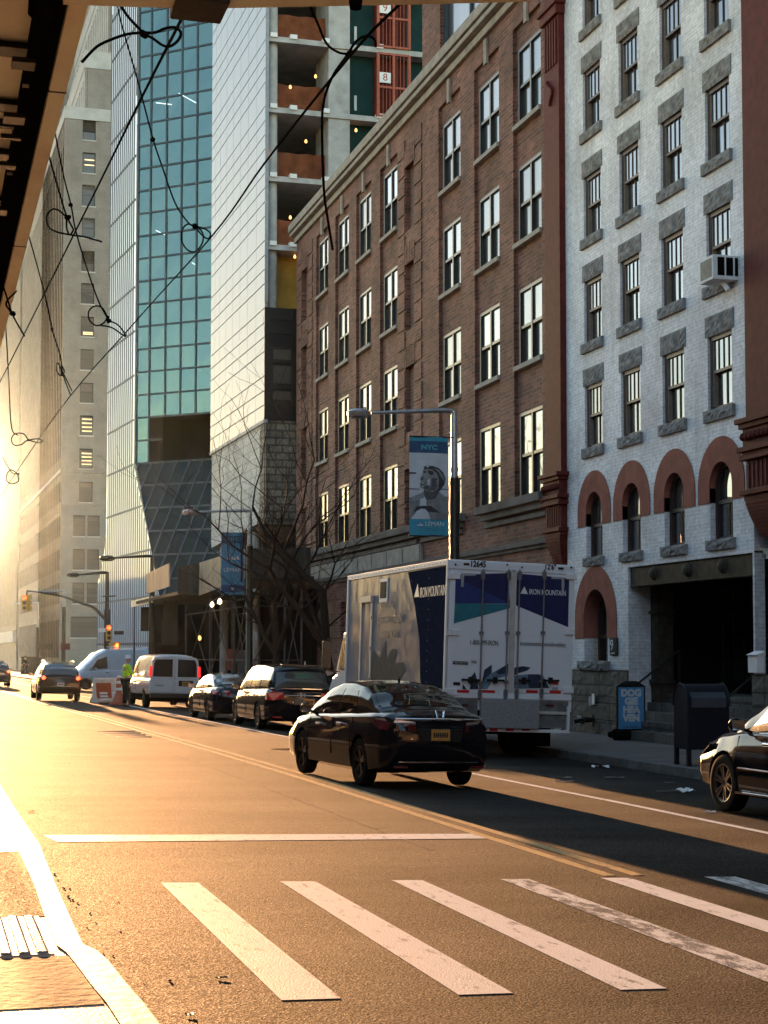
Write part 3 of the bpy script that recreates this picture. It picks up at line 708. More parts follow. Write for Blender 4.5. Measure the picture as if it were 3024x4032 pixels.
# side wall: pale stone below the panels, rough block, black spandrels, sheathing, then bare slabs and columns
zs0 = on(1041, 2045, BP)[1]
st = MB(); u1 = L0*.99
st.poly([(0,-.06,zs0),(u1,-.06,zs0-.5),(u1,-.06,zbase-.02),(0,-.06,zbase-.02)]); st.poly([(0,-.06,zs0),(0,-3,zs0),(u1,-3,zs0-.5),(u1,-.06,zs0-.5)])
st.build('stone_base', M['block_pale'], tb, pm=BP)
MB().box(-12, -.01, -1.0, -.08, zs0-.2, zbase-.02).build('rough_base', M['block_rough'], tb, pm=BS)
sz = lambda y: on(1100, y, BS)[1]
su = lambda x: on(x, 1000, BS)[0]
zA, zB = sz(1655), sz(1212)
mb = MB().box(-9, -.12, -.6, -.03, zA, zB)
mb.build('black_spandrel', M['black_panel'], tb, pm=BS)
mb = MB(); prev = zA
for y in (1590, 1526, 1424, 1364, 1308, 1252): mb.box(-9, -.12, -.05, .02, sz(y)-.07, sz(y)+.07)
for x in (1053, 1160): mb.box(su(x)-.12, su(x)+.12, -.05, .015, zA, zB)
mb.build('spandrel_rail', M['window_black'], tb, pm=BS)
mb = MB()
for a, b, c, d in ((1365,1425,1052,1095),(1430,1520,1052,1155),(1530,1584,1052,1155)): mb.box(su(1155)+.1, su(1052)-.3, -.04, -.02, sz(b)+.12, sz(a)-.12)
mb.build('spandrel_glass', M['pane_tower'], tb, pm=BS)
slabs = [sz(y) for y in (962, 692, 421, 142)]; slabs += [slabs[-1]+3.07*i for i in range(1, 6)]
MB().box(-9, -.12, -1.4, -1.2, zB, slabs[0]-.25).build('sheathing', M['sheathing'], tb, pm=BS)
for s in slabs: MB().box(-16, -.06, -12, -.06, s-.24, s+.0).build('floor_slab', M['concrete'], tb, pm=BS)
cu = (su(1062)+su(1098))/2; shw = (su(1296), su(1380))
lv = [zB]+slabs
for a, b in zip(lv, lv[1:]):
    MB().lathe([(.24,a+.002),(.24,b-.242)], n=20, c=(cu, -.55, 0)).build('round_column', M['concrete'], tb, pm=BS, smooth=True)
    if a > zB: MB().box(shw[1], shw[0], -2.5, -.15, a+.002, b-.242).build('shear_wall', M['concrete'], tb, pm=BS)
for a, b in zip(slabs, slabs[1:]):
    rg = random.Random(int(a*10)); W0, W1 = shw[0]+.02, cu-.26
    MB().grid(lambda p, q: (W0+(W1-W0)*p, -.75-.05*math.sin(p*17+a)-.04*math.sin(q*9+p*6), a+.01+q*(1.28+.10*abs(p-.5))), 24, 8).build('safety_net', M['netting'], tb, pm=BS, smooth=True)
    mb = MB()
    for i in range(6): mb.box(shw[0]+.2+.14*i, shw[0]+.26+.14*i, -7, -6.9, a, b-.3)
    mb.build('stud', M['steel_grey'], tb, pm=BS)
    MB().box(-15.5, shw[1]-.01, -1.0, -.8, a+.002, b-.245).build('green_board', M['green_board'], tb, pm=BS)
    MB().box(-16, -.3, -11.9, -8, a+.002, b-.245).build('core', M['interior'], tb, pm=BS)
    for u in (cu+.05, (shw[0]+cu)/2+.4, shw[0]+.15, shw[1]-1.4): MB().box(u-.16, u+.16, -.3, .02, a-.06, a+.14).build('slab_bracket', M['bright_white'], tb, pm=BS)
    mb = MB()
    for u in (shw[1]-.45, shw[1]-1.5): mb.box(u-.06, u+.06, -.8, -.78, a+.45, a+1.15)
    mb.build('gap_strip', M['sheet_white'], tb, pm=BS)
# construction hoist cages with the floor numbers, bulbs on strings
hu0, hu1 = su(1612), su(1488)
for a, b, s in ((slabs[1],slabs[2],'7'),(slabs[2],slabs[3],'8'),(slabs[3],slabs[4],'9')):
    g = MB(); W = hu1-hu0
    for u in (hu0, hu0+W*.5, hu1): g.box(u-.06, u+.06, -.1, .06, a, b-.3)
    for z in (a, a+1.35, b-.34): g.box(hu0, hu1, -.08, .04, z, z+.1)
    for i in range(9): g.box(hu0+W*(i+.5)/9-.012, hu0+W*(i+.5)/9+.012, -.04, -.01, a, b-.3)
    g = g.build('hoist_gate', M['orange_steel'], tb, pm=BS)
    MB().box(hu0, hu1, -.78, -.6, a, b-.3).build('gate_back', M['oxblood'], g)
    u = hu0+W*.62; z = a+1.58
    pl = MB().box(u-.02, u+.52, .06, .09, z, z+.48).build('floor_number_plate', M['bright_white'], g)
    text(s, .48, 'numeral', M['lamp_numeral'] if 'lamp_numeral' in M else plain('lamp_numeral', (.35,.04,.03)), g, frame((u+.25, .093, z+.24), (-1,0,0), (0,0,1)))
for x, y in ((1250,290),(1150,332),(1212,547),(1410,503),(1150,848),(1055,595),(1168,1003)):
    u, z = on(x, y, BS)
    MB().lathe([(.0,-.10),(.055,-.06),(.06,0),(.03,.07),(.0,.09)], n=10, c=(u, -.35, z)).build('work_lamp', M['bulb_warm'], tb, pm=BS, smooth=True)
# void under the overhanging stone: dark soffit wall and pale props
mb = MB().box(.5, L0*1.5, -4, -3.5, -.6, zs0).box(-.2, 0, -4, -1.2, -.6, zs0-.2); mb.build('lower_wall', M['interior'], tb, pm=BP)
for u in (L0*.35, L0*.93): MB().lathe([(.22,-.5),(.22,zs0-.2)], n=14, c=(u,-.6,0)).build('prop_column', M['concrete'], tb, pm=BP, smooth=True)
MB().box(.0, 40, -5.5, -5, -.6, 5.0).build('hoarding', M['plywood_dark'], tb, pm=BP)

# ---------------------------------------------------------------- glass tower: street face, angled teal face, recess, sloping glazing
ga = R(-6.3); GP = PM((14.23, 116, 0), ga)           # street face, u=0 at the corner
GT = PM((14.23, 116, 0), R(-48.3))                   # teal face: u negative towards us and to the right
tg = thing('glass_tower', 'glass tower with a mirror street face and an angled teal face', 'building', (18, 122, -.6))
def pl(plane, pts): return [on(x, y, plane) for x, y in pts]
face = pl(GP, [(444,-60),(418,2100),(410,2180),(383,2309),(381,2700),(700,2760),(598,2183),(527,1829),(543,-60)])
mb = MB()
mb.poly([(u, 0, z) for u, z in face][::-1])
mb.build('mirror_face', M['mirror_glass'], tb and tg, pm=GP)
# mullions of the street face: verticals every 0.62 m and floor rails, clipped to the outline
def inside(u, z, P):
    c = False; j = len(P)-1
    for i in range(len(P)):
        if (P[i][1] > z) != (P[j][1] > z) and u < (P[j][0]-P[i][0])*(z-P[i][1])/(P[j][1]-P[i][1])+P[i][0]: c = not c
        j = i
    return c
def clipline(P, a, b, n=160):
    run = []; out = []
    for i in range(n+1):
        f_ = i/n; q = (a[0]+(b[0]-a[0])*f_, a[1]+(b[1]-a[1])*f_)
        if inside(*q, P): run.append(q)
        elif run:
            out.append((run[0], run[-1])); run = []
    if run: out.append((run[0], run[-1]))
    return [s for s in out if s[0] != s[1]]
mb = MB(); zmin, zmax = face[4][1], face[0][1]
for i in range(-20, 40):
    u = i*.64 + .05
    for (a, b) in clipline(face, (u, zmin), (u, zmax), 300): mb.box(u-.05, u+.05, -.02, .05, a[1], b[1])
z = zmin; zz = []
while z < zmax: zz.append(z); z += 3.16
for z in zz:
    for (a, b) in clipline(face, (-12, z), (26, z), 300): mb.box(a[0], b[0], -.02, .05, z-.07, z+.07)
mb.build('mullion', M['mullion_pale'], tg, pm=GP)
# teal face with the dark recess
TR = on(836, 1000, GT)[0]-1.2; ztb = on(640, 1815, GT)[1]
ru0, rz1 = on(640, 1640, GT)
zl = [on(640, y, GT)[1] for y in (1820, 1735, 1647)]; fl = zl[1]-zl[0]; fl = (on(590, 567, GT)[1]-on(590, 1548, GT)[1])/11.0
zrows = [zl[0]]
while zrows[-1] < 70: zrows.append(zrows[-1]+fl)
ucol = [0, on(596.5, 1000, GT)[0]]; ucol = [0]+[on(x, 1000, GT)[0] for x in (592, 654, 714, 774)]+[TR]
hole = (TR-.1, ru0, zl[0]-.3, zrows[2])
mb = MB().wall(TR, 0, zl[0], 70, [hole], 2.5, 1, 1, y=-.06); rg = random.Random(9); uu = ucol
for a, b in zip(uu, uu[1:]):
    for z0, z1 in zip(zrows, zrows[1:]):
        if z0 < zrows[2]-.1 and b < ru0-.1: continue
        j = [rg.uniform(-.016,.016) for _ in range(4)]; mb.poly([(a,j[0],z0),(a,j[1],z1),(b,j[2],z1),(b,j[3],z0)], 0)
mb.build('teal_face', [M['teal_glass'], M['interior']], tg, pm=GT)
MB().box(TR, ru0+.4, -3.2, -2.5, zl[0]-.4, zrows[2]+.3).build('recess_back', M['interior'], tg, pm=GT)
mb = MB()
for z in zrows[2:]: mb.box(TR, 0, -.02, .06, z-.065, z+.065)
for z in zrows[:2]: mb.box(ru0, 0, -.02, .06, z-.065, z+.065)
for i, u in enumerate(ucol[:-1]): mb.box(u-.06, u+.06, -.02, .07, zrows[0] if u > ru0-.1 else zrows[2], 70)
mb.build('mullion', M['mullion'], tg, pm=GT)
for x0, y0, x1, y1 in ((705,368,776,407),(615,405,676,412),(757,1035,770,1042),(615,908,650,924)):
    a, b = on(x0, y0, GT), on(x1, y1, GT); MB().bar((a[0],-.02+.03,a[1]), (b[0],.01,b[1]), .07, .05).build('office_strip_light', M['fluorescent'], tg, pm=GT)
# sloping dark glazing: leans out from under the teal face down to the shed
gw = GT @ Vector((0,0,zl[0])); P1 = gw; P2 = GT @ Vector((TR,0,zl[0]))
q = face[5]; P3 = GP @ Vector((face[6][0]+ (face[5][0]-face[6][0])*.35, 0, face[6][1]+(face[5][1]-face[6][1])*.35)); P4 = P3 + (P2-P1)
ex, ey = (P2-P1), (P3-P1)
mb = MB().poly([P1, P3, P4, P2]); mb.build('sloping_glazing', M['dark_slant_glass'], tg, world=True)
mb = MB(); nrm = ex.cross(ey).normalized(); nrm = nrm if nrm.y < 0 else -nrm
for i in range(7): mb.bar(P1+ey*i/6.+nrm*.03, P2+ey*i/6.+nrm*.03, .08, .12)
for i in range(-6, 8):
    a, b = max(0, i/7), min(1, i/7+.9)          # raking bars
    if b > a:
        s0, s1 = (a-i/7)/.9, (b-i/7)/.9
        mb.bar(P1+ex*(1-a if 0 else a)+ey*(1-s0)+nrm*.04, P1+ex*b+ey*(1-s1)+nrm*.04, .10, .12)
mb.build('mullion', M['mullion'], tg, world=True)
MB().box(TR-6, 2.0, -14, -5, -.6, 70).build('core', M['interior'], tg, pm=GT)

# ---------------------------------------------------------------- limestone tower with setbacks
LP = PM((15.67, 200, 0), A0); LF = PM((15.67, 200, 0), A0-math.pi/2)
tl = thing('limestone_tower', 'tall beige limestone office tower with stepped setbacks', 'building', (22, 225, -1))
lzf = lambda y: on(340, y, LF)[1]
luf = lambda x: on(x, 1200, LF)[0]
topm = lzf(425); LEN = 64
wy = [(470,551),(600,681),(727,811),(858,936),(987,1069),(1115,1196),(1246,1325),(1375,1456),(1507,1586),(1636,1714),(1766,1845),(1897,1977)]
fw_holes = []
cA, cB = (luf(371), luf(319)), (luf(371)-3.35, luf(319)-3.35)
for y0, y1 in wy:
    for a, b in (cA, cB): fw_holes.append((a, b, lzf(y1), lzf(y0)))
for y0, y1 in ((2029,2111),(2162,2243),(2294,2376)):
    for x0, x1 in ((297,343),(353,400)): fw_holes.append((luf(x1), luf(x0), lzf(y1), lzf(y0)))
fw_holes.append((luf(420), luf(291), lzf(2510), lzf(2428)))
mb = MB().wall(-24, 0, -2, topm-1.5, fw_holes, .35)
mb.build('front_wall', M['limestone'], tl, pm=LF)
MB().box(-24, 0, -30, -.36, -2, topm-1.6).build('core', M['interior'], tl, pm=LF)
MB().box(-24.1, .1, -30, .05, topm-1.5, topm).build('parapet', M['limestone_pale'], tl, pm=LF)
mb = MB().box(-24, .12, -.1, .12, lzf(1862), lzf(1848)).box(-24, .1, -.1, .1, lzf(1990), lzf(1978)); mb.build('ledge', M['limestone'], tl, pm=LF)
def lw(w, h, lit, blind):
    f = MB().box(-w/2, -w/2+.08, -.3, -.22, 0, h).box(w/2-.08, w/2, -.3, -.22, 0, h).box(-w/2+.08, w/2-.08, -.3, -.22, h-.1, h).box(-w/2+.08, w/2-.08, -.3, -.22, 0, .1).box(-w/2+.08, w/2-.08, -.3, -.23, h*.5, h*.5+.07)
    f = f.build('window', M['window_black']); MB().box(-w/2+.07, w/2-.07, -.29, -.27, .05, h-.05).build('pane', M['pane_tower'], f)
    MB().box(-w/2-.08, w/2+.08, -.1, .1, -.16, -.002).build('sill', M['limestone_pale'], f)
    if lit:
        m_ = MB()
        for z in lit: m_.box(-w/2+.12, w/2-.3, -.268, -.262, h*z, h*z+.12)
        m_.build('ceiling_light', M['office_light'], f)
    if blind: MB().box(-w/2+.08, w/2-.08, -.268, -.262, h*(1-blind), h-.1).build('blind', M['concrete_dark'] if blind < .5 else M['bronze'], f)
    return f
rg = random.Random(5); cache = {}
for i, (a, b, z0, z1) in enumerate(fw_holes):
    row = i//2; lit = {1: (.4,.65), 6: (.12,.2), 9: (.2,.4,.6,.8), 10: (.2,.38,.56,.74)}.get(row); bl = rg.choice([0, .25, .6, .4])
    key = (round(b-a,2), round(z1-z0,1), lit, bl)
    o = copy_tree(cache[key]) if key in cache else lw(b-a, z1-z0, lit, 0 if lit else bl)
    cache.setdefault(key, o); place(o, tl, LF, ((a+b)/2, 0, z0))
# street face: tall fluted bays of windows
fl = 3.93; colsS = [2.2+2.05*i for i in range(30)]
z0s = [lzf(y1) for y0, y1 in wy]
hs = [(c-.55, c+.55, lzf(1800), topm-4.5) for c in colsS]
bh = [(c-.75, c+.75, z, z+2.5) for c in colsS for z in (lzf(1975), lzf(2111), lzf(2243), lzf(2376))] + [(c-.8, c+.8, lzf(2590), lzf(2440)) for c in colsS]
MB().wall(0, LEN, -2, topm-1.5, hs+bh, .3).poly([(LEN,0,-2),(LEN,-30,-2),(LEN,-30,topm),(LEN,0,topm)]).build('street_wall', M['limestone'], tl, pm=LP)
MB().box(-.1, LEN, -30, .05, topm-1.5, topm-.01).build('street_cornice', M['limestone_pale'], tl, pm=LP); MB().box(0, LEN, -.2, .14, lzf(1862), lzf(1848)).build('street_ledge', M['limestone_pale'], tl, pm=LP)
mb = MB(); k = 0
for c in colsS:
    z = lzf(1800)
    while z < topm-5: mb.box(c-.55, c+.55, -.34, -.24, z+2.3, z+fl-.002); z += fl
mb.build('spandrel', M['limestone_pale'], tl, pm=LP)
mb = MB()
for c in colsS:
    mb.box(c-.55, c+.55, -.32, -.28, lzf(1800), topm-4.5)
for a, b, z0, z1 in bh: mb.box(a, b, -.3, -.26, z0, z1)
tag(mb.build('street_window', M['window_stripe'], tl, pm=LP), kind='stuff')
# setback tiers
def tier(name, x, ytop, Yd, h0, length):
    yy = 200+Yd; c0 = onY(x, 1000, yy); Pl, Pf = PM((c0.x, yy, 0), A0), PM((c0.x, yy, 0), A0-math.pi/2)
    zt = on(x+5, ytop, Pf)[1]; cs = [1.6+2.05*i for i in range(int(length/2.05))]
    mb = MB().wall(0, length, h0, zt-2.2, [(c-.5,c+.5,h0+1,zt-3.5) for c in cs], .3); mb.poly([(0,0,zt),(length,0,zt),(length,-20,zt),(0,-20,zt)])
    mb.box(-.1, length, -20, .06, zt-2.2, zt-.01); mb.build('setback_wall', M['limestone_pale'], tl, pm=Pl)
    m2 = MB().box(0, length, -.36, -.3, h0, zt-2); m2.build('setback_glass', M['window_stripe'], tl, pm=Pl)
    fh = [(-6.2-2.7*i, -4.6-2.7*i, z, z+2.4) for i in range(3) for z in [zt-5.5-3.93*j for j in range(9)] if z > h0]
    MB().wall(-20, 0, h0, zt-2.2, fh, .3).build('setback_front', M['limestone'], tl, pm=Pf)
    m3 = MB()
    for a, b, c, d in fh: m3.box(a, b, -.32, -.28, c, d)
    m3.build('setback_window', M['pane_tower'], tl, pm=Pf)
tier('a', 327, 198, 6, topm-.5, 48); tier('b', 417, -200, 13, topm+5, 40)
tier('c', 281, 352, 42, topm-25, 30); tier('d', 352, 98, 36, topm-10, 30)
# striped tower beyond, slightly forward of it
sx0 = onY(75, 1500, 266); SP = PM((sx0.x, 266, 0), A0)
ts = thing('striped_tower', 'tall pale tower with dark vertical window stripes at the far left', 'building', (14, 300, -1.5))
mb = MB().wall(0, 130, -2, 120, [(c-.55,c+.55,6,118) for c in [2+2.4*i for i in range(53)]], .5).poly([(0,0,-2),(0,-30,-2),(0,-30,120),(0,0,120)])
mb.build('wall', M['limestone'], ts, pm=SP); MB().box(.1, 130, -.8, -.5, 0, 119).build('glazing', M['window_stripe'], ts, pm=SP)
MB().box(0, 130, -.1, .5, 3.2, 5.0).build('canopy_band', M['limestone_pale'], ts, pm=SP)
# ================================================================ overhead shed on the left, cables, lamp posts, signals, works shed, trees
sh = thing('sidewalk_shed', 'orange decked sidewalk shed on dark steel beams overhead at the left kerb', 'shed', (.3, 14, .1))
ZD = 4.92
MB().box(.655, .755, -4, 44, ZD, ZD+.40).build('fascia_board', M['shed_board'], sh, bevel=.006, world=True)
for Y in (9.6, 13.4, 18.2): MB().box(.652, .757, Y-.006, Y+.006, ZD-.004, ZD+.02).build('board_seam', M['bronze'], sh, world=True)
mb = MB().box(.50, .645, -4, 44, ZD-.02, ZD+.0).box(.555, .60, -4, 44, ZD, ZD+.26).box(.50, .645, -4, 44, ZD+.26, ZD+.29); mb.build('edge_beam', M['shed_black'], sh, world=True)
MB().box(-3, .50, -4, 44, ZD+.07, ZD+.11).build('deck', M['shed_board'], sh, world=True)
js = []
for y0, y1 in ((165,205),(392,428),(481,491),(592,612),(775,800)):
    a, b = hit(40, y0, lambda X, Y: ZD+.05), hit(40, y1, lambda X, Y: ZD+.05); js.append((a.y, b.y))
Y = js[-1][1]+2.4
while Y < 43: js.append((Y, Y+.16)); Y += 1.5
js += [(2.2,2.36),(4.2,4.36),(.3,.46)]
for a, b in js:
    w = abs(b-a)
    m_ = (a+b)/2; MB().box(-3, .50, m_-w*.5, m_+w*.5, ZD+.02, ZD+.04).box(-3, .50, m_-.03, m_+.03, ZD+.04, ZD+.068).box(.42, .545, m_-w*.42, m_+w*.42, ZD-.05, ZD-.022).build('joist', M['steel_dark'] if 'steel_dark' in M else plain('steel_dark', (.014,.012,.016), .8), sh, world=True)
    MB().box(.50, .535, m_-.97, m_-.945, ZD-.035, ZD-.021).build('clip', M['pale_stone'], sh, world=True)
for Y in (-1.5, 43):
    MB().lathe([(.045, lz(.3,Y)), (.045, ZD-.03)], n=12, c=(.52,Y,0)).lathe([(.12,lz(.3,Y)),(.12,lz(.3,Y)+.02)], n=12, c=(.52,Y,0)).build('post', M['steel_grey'], sh, world=True, smooth=True)
    MB().lathe([(.045, lz(.3,Y)), (.045, ZD+.2)], n=12, c=(-2.7,Y,0)).build('post', M['steel_grey'], sh, world=True, smooth=True)
p = hit(158, 18, lambda X, Y: ZD-.03)
fl_ = MB().lathe([(.03,.09),(.055,.05),(.06,-.05),(.04,-.07),(0,-.075)], n=12, c=(p.x, p.y, p.z)); fl_.build('shed_light', M['shed_black'], sh, world=True, smooth=True)
def wire(name, pts, r, mat='cable_black', parent=None, label=None, cat=None, group=None, n=6, smooth_=True):
    P = [Vector(p) for p in pts]
    if smooth_ and len(P) > 2:
        Q = []; ext = [P[0]*2-P[1]] + P + [P[-1]*2-P[-2]]
        for i in range(1, len(ext)-2):
            for k in range(6):
                t = k/6; p0, p1, p2, p3 = ext[i-1:i+3]
                Q.append(.5*((2*p1)+(p2-p0)*t+(2*p0-5*p1+4*p2-p3)*t*t+(3*p1-p0-3*p2+p3)*t**3))
        P = Q+[P[-1]]
    o = MB().tube(P, r, n).build(name, M[mat], parent, smooth=True)
    return tag(o, label, cat, group)
px = lambda pts, Y: [onY(x, y, Y) for x, y in pts]
# conduits looped along the edge beam
wire('conduit', [hit(x, y, lambda X, Y: ZD-.05) for x, y in ((222,-40),(215,60),(205,130),(185,200),(160,300),(140,380),(120,470),(100,560),(70,680),(40,800),(10,950))], .008, parent=sh)
wire('conduit', [hit(x, y, lambda X, Y: ZD-.04) for x, y in ((235,-40),(228,80),(200,160),(150,240),(140,330),(145,390),(158,450))], .006, parent=sh)
# timber outrigger across the top edge of the view, with its splice block
ob = thing('timber_outrigger', 'orange timber beam across the top edge holding the cables', 'beam', onY(400, -20, 7.8))
T = [onY(x, y, 7.8) for x, y in ((250,-4),(690,11),(893,11),(1640,-3),(2100,-14))]
mb = MB()
for a, b in zip(T, T[1:]): mb.bar(a+Vector((0,0,.06)), b+Vector((0,0,.06)), .14, .12)
mb.build('beam', M['shed_board'], ob, world=True)
a, b = onY(690, 12, 7.76), onY(893, 12, 7.76); MB().box(a.x, b.x, 7.66, 7.94, a.z-.012, a.z+.11).build('splice_block', M['bronze'], ob, world=True, bevel=.006)
a = onY(1400, 18, 7.75); MB().lathe([(.0,-.03),(.03,-.02),(.035,.02),(.02,.05)], n=10, c=a).build('hanger', M['shed_black'], ob, world=True, smooth=True)
def knot(p, r):
    mb = MB(); rg = random.Random(int(p.x*1000))
    for i in range(5): mb.lathe([(0,-r),(r*.8,-r*.4),(r,0),(r*.7,r*.6),(0,r)], n=7, c=p+Vector((rg.uniform(-1,1),rg.uniform(-1,1),rg.uniform(-1,1)))*r*.6, axis=rg.choice('xyz'))
    return mb
def cable(label, group, runs, knots=(), Y=9.0, r=.006):
    """a cable thing: runs of pixel poly-lines laid out in the plane Y, clamps as parts"""
    p0 = onY(*runs[0][0], Y); t = thing('cable', label, 'cable', p0, 0, group)
    for rr in runs:
        o = wire('strand', px(rr, Y), r); o.parent = t; o.matrix_parent_inverse = wm(t).inverted()
    for x, y, s in knots: knot(onY(x, y, Y), s*.62).build('clamp', M['cable_black'], t, world=True, smooth=True)
    return t
g_ = 'cables strung under the shed'
t = thing('stay_cable', 'thick black stay cable crossing in front of the teal glass face', 'cable', onY(742, 18, 7.8), 0, g_)
o = wire('strand', [onY(745,-30,7.8), onY(742,18,7.9), onY(560,380,11), onY(300,905,17), onY(0,1504,30), onY(-80,1650,36)], [.0085]*25+[.0095]*6); o.parent = t; o.matrix_parent_inverse = wm(t).inverted()
t = thing('stay_cable', 'long black stay cable running down from the concrete floors to the far left', 'cable', onY(1580, 10, 7.8), 0, g_)
o = wire('strand', [onY(1610,-30,7.8), onY(1577,13,7.9), onY(1374,225,9), onY(1040,645,13), onY(830,935,17), onY(530,1270,25), onY(230,1620,38), onY(0,1955,60), onY(-60,2040,72)], [.0085]*30+[.010]*19); o.parent = t; o.matrix_parent_inverse = wm(t).inverted()
cable('black cable with a clamp and teardrop loop near the top left', g_, [[(452,-20),(500,60),(560,125)],[(560,128),(610,128),(650,112),(690,108),(712,130),(700,160),(670,182),(640,178),(600,150),(567,135)],[(560,128),(500,135),(440,155),(380,185),(322,245)]], [(568,135,.03)], 8.6, .008)
cable('thin tie wire from the top left down to a coil on the long stay cable', g_, [[(460,10),(480,100),(540,310),(602,545),(640,660),(690,800),(740,875),(768,893)],[(768,893),(740,882),(718,905),(716,950),(740,985),(770,990),(795,960),(800,925),(785,900),(768,893)],[(768,893),(800,898),(828,918),(820,940),(795,925),(768,893)]], [(602,553,.025),(768,890,.03)], 12, .006)
cable('sagging black cable looped over the unfinished concrete floors', g_, [[(1215,10),(1250,90),(1285,170),(1330,205),(1370,213)],[(1370,213),(1400,165),(1440,142),(1475,155),(1480,185)],[(1365,220),(1310,300),(1275,400),(1268,520),(1275,740),(1290,860),(1310,985)]], [(1372,213,.03)], 9.5, .008)
cable('thin cable with teardrop loop hanging from the shed to the crossing point', g_, [[(130,330),(150,440),(168,515),(200,640),(240,780),(262,850),(290,905)],[(262,855),(230,828),(205,825),(185,850),(190,890),(220,912),(280,925),(330,932),(402,952)],[(168,515),(190,512),(200,525),(190,532),(172,520)],[(262,855),(263,900),(275,925),(290,905)]], [(168,518,.022),(266,857,.026)], 11, .006)
cable('thin tie wire hanging over the limestone tower to a coil', g_, [[(212,500),(250,690),(280,810),(300,915),(350,1080),(390,1190),(428,1262)],[(428,1262),(405,1215),(375,1205),(350,1225),(352,1260),(380,1282),(410,1270),(425,1245),(428,1262)],[(428,1262),(465,1280),(492,1315),(488,1322),(440,1290),(390,1280)]], [(278,808,.022),(430,1266,.026)], 14, .0065)
cable('lower thin wire with small coil over the limestone tower', g_, [[(105,900),(150,1060),(185,1200),(205,1295),(235,1395),(247,1475)],[(247,1475),(230,1432),(222,1440),(228,1470),(245,1478),(253,1460),(240,1434)],[(247,1475),(278,1555)],[(252,1475),(284,1540)]], [(204,1296,.022),(247,1475,.022)], 17, .0065)
cable('short frayed cable end hanging at the left edge', g_, [[(0,1080),(14,1130),(30,1180),(50,1240),(97,1325)],[(30,1180),(66,1145)],[(30,1180),(24,1200),(40,1225),(50,1240)]], [(50,1238,.026)], 11, .006)
cable('faint cable coil low at the left edge in the glare', g_, [[(20,1240),(35,1500),(45,1680),(70,1715)],[(112,1733),(92,1708),(60,1708),(45,1728),(55,1752),(85,1750),(105,1735),(150,1728),(168,1738),(150,1743),(112,1733)]], [(112,1733,.02)], 20, .007)
cable('lowest cable coil at the left edge in the glare', g_, [[(10,1800),(45,1858),(72,1868)],[(72,1868),(45,1850),(28,1865),(25,1890),(45,1905),(72,1895),(70,1870)]], [(72,1866,.02)], 24, .008)

# ---------------------------------------------------------------- lamp posts
def lamp_post(label, xp, Y, ytop, xh, yh, black_from, r=.09, banner=None, cobra=False):
    X = onY(xp, 2500, Y).x; zg = swz(12.5, Y) if X > 5 else 0
    t = thing('street_lamp', label, 'street lamp', (X, Y, zg), 0, 'street lamps along the right kerb'); h = onY(xp, ytop, Y).z
    zb_ = onY(xp, black_from, Y).z
    MB().lathe([(r*2.1,zg),(r*2.1,zg+.12),(r*1.5,zg+.2),(r*1.35,zb_)], n=16, c=(X,Y,0)).build('pole_sleeve', M['pole_black'], t, world=True, smooth=True)
    o = MB().tube([(X,Y,zb_),(X,Y,h-.1)], [r, r*.85], 16).lathe([(r*1.15,h-1.5),(r*1.15,h-1.42)], n=16, c=(X,Y,0)).lathe([(r*1.1,zb_-.01),(r*1.1,zb_+.06)], n=16, c=(X,Y,0)); o.build('pole', M['galvanised'] if not cobra else M['pole_black'], t, world=True, smooth=True)
    e = onY(xh, yh, Y); rr = r*.6; ex = e.x+.32
    mat = M['galvanised'] if not cobra else M['pole_black']
    o = MB().tube([(X,Y,h-.16),(X,Y,h-.02),(X-.10,Y,h),(X-.3,Y,h+.005),(ex,Y,e.z+.02)], [r*.85,r*.8,r*.75,r*.72,rr*.62], 12); o.build('arm', mat, t, world=True, smooth=True)
    if cobra:
        hd = MB().lathe([(.0,-.45),(.10,-.40),(.16,-.1),(.15,.2),(.05,.36),(0,.38)], n=14, axis='x', c=(e.x,Y,e.z)).build('lamp_head', mat, t, world=True, smooth=True)
    else:
        hd = MB().lathe([(.0,-.10),(.25,-.10),(.275,-.06),(.28,.03),(.24,.07),(.10,.11),(.0,.115)], n=24, c=(e.x,Y,e.z)).lathe([(.03,.10),(.03,.16)], n=8, c=(e.x+.16,Y,e.z)).build('lamp_head', M['galvanised'], t, world=True, smooth=True)
        MB().lathe([(.2,-.115),(.2,-.10)], n=20, c=(e.x,Y,e.z)).build('lens', M['pane_dark'], hd)
    return t, X, h
t1, LX, LH = lamp_post('nearest tall grey street lamp behind the truck, carrying the swimmer banner', 1790, 39, 1618, 1412, 1627, 1882)
t2, LX2, LH2 = lamp_post('grey street lamp beyond the bare trees carrying the plain blue banner', 982, 62, 2012, 748, 2016, 2150)
lamp_post('dark cobra head lamp above the plywood shed', 597, 86, 2190, 425, 2198, 2330, .11, cobra=True)
t4, SX, SHh = lamp_post('dark cobra head lamp whose pole carries the traffic signals', 421, 105, 2255, 290, 2264, 2400, .14, cobra=True)
lamp_post('grey lamp post in front of the limestone tower, right of its corner', 251, 131, 2326, 135, 2330, 2390, .12)
lamp_post('pale lamp post before the limestone tower, left of its corner', 148, 156, 2370, 62, 2377, 2470, .12)
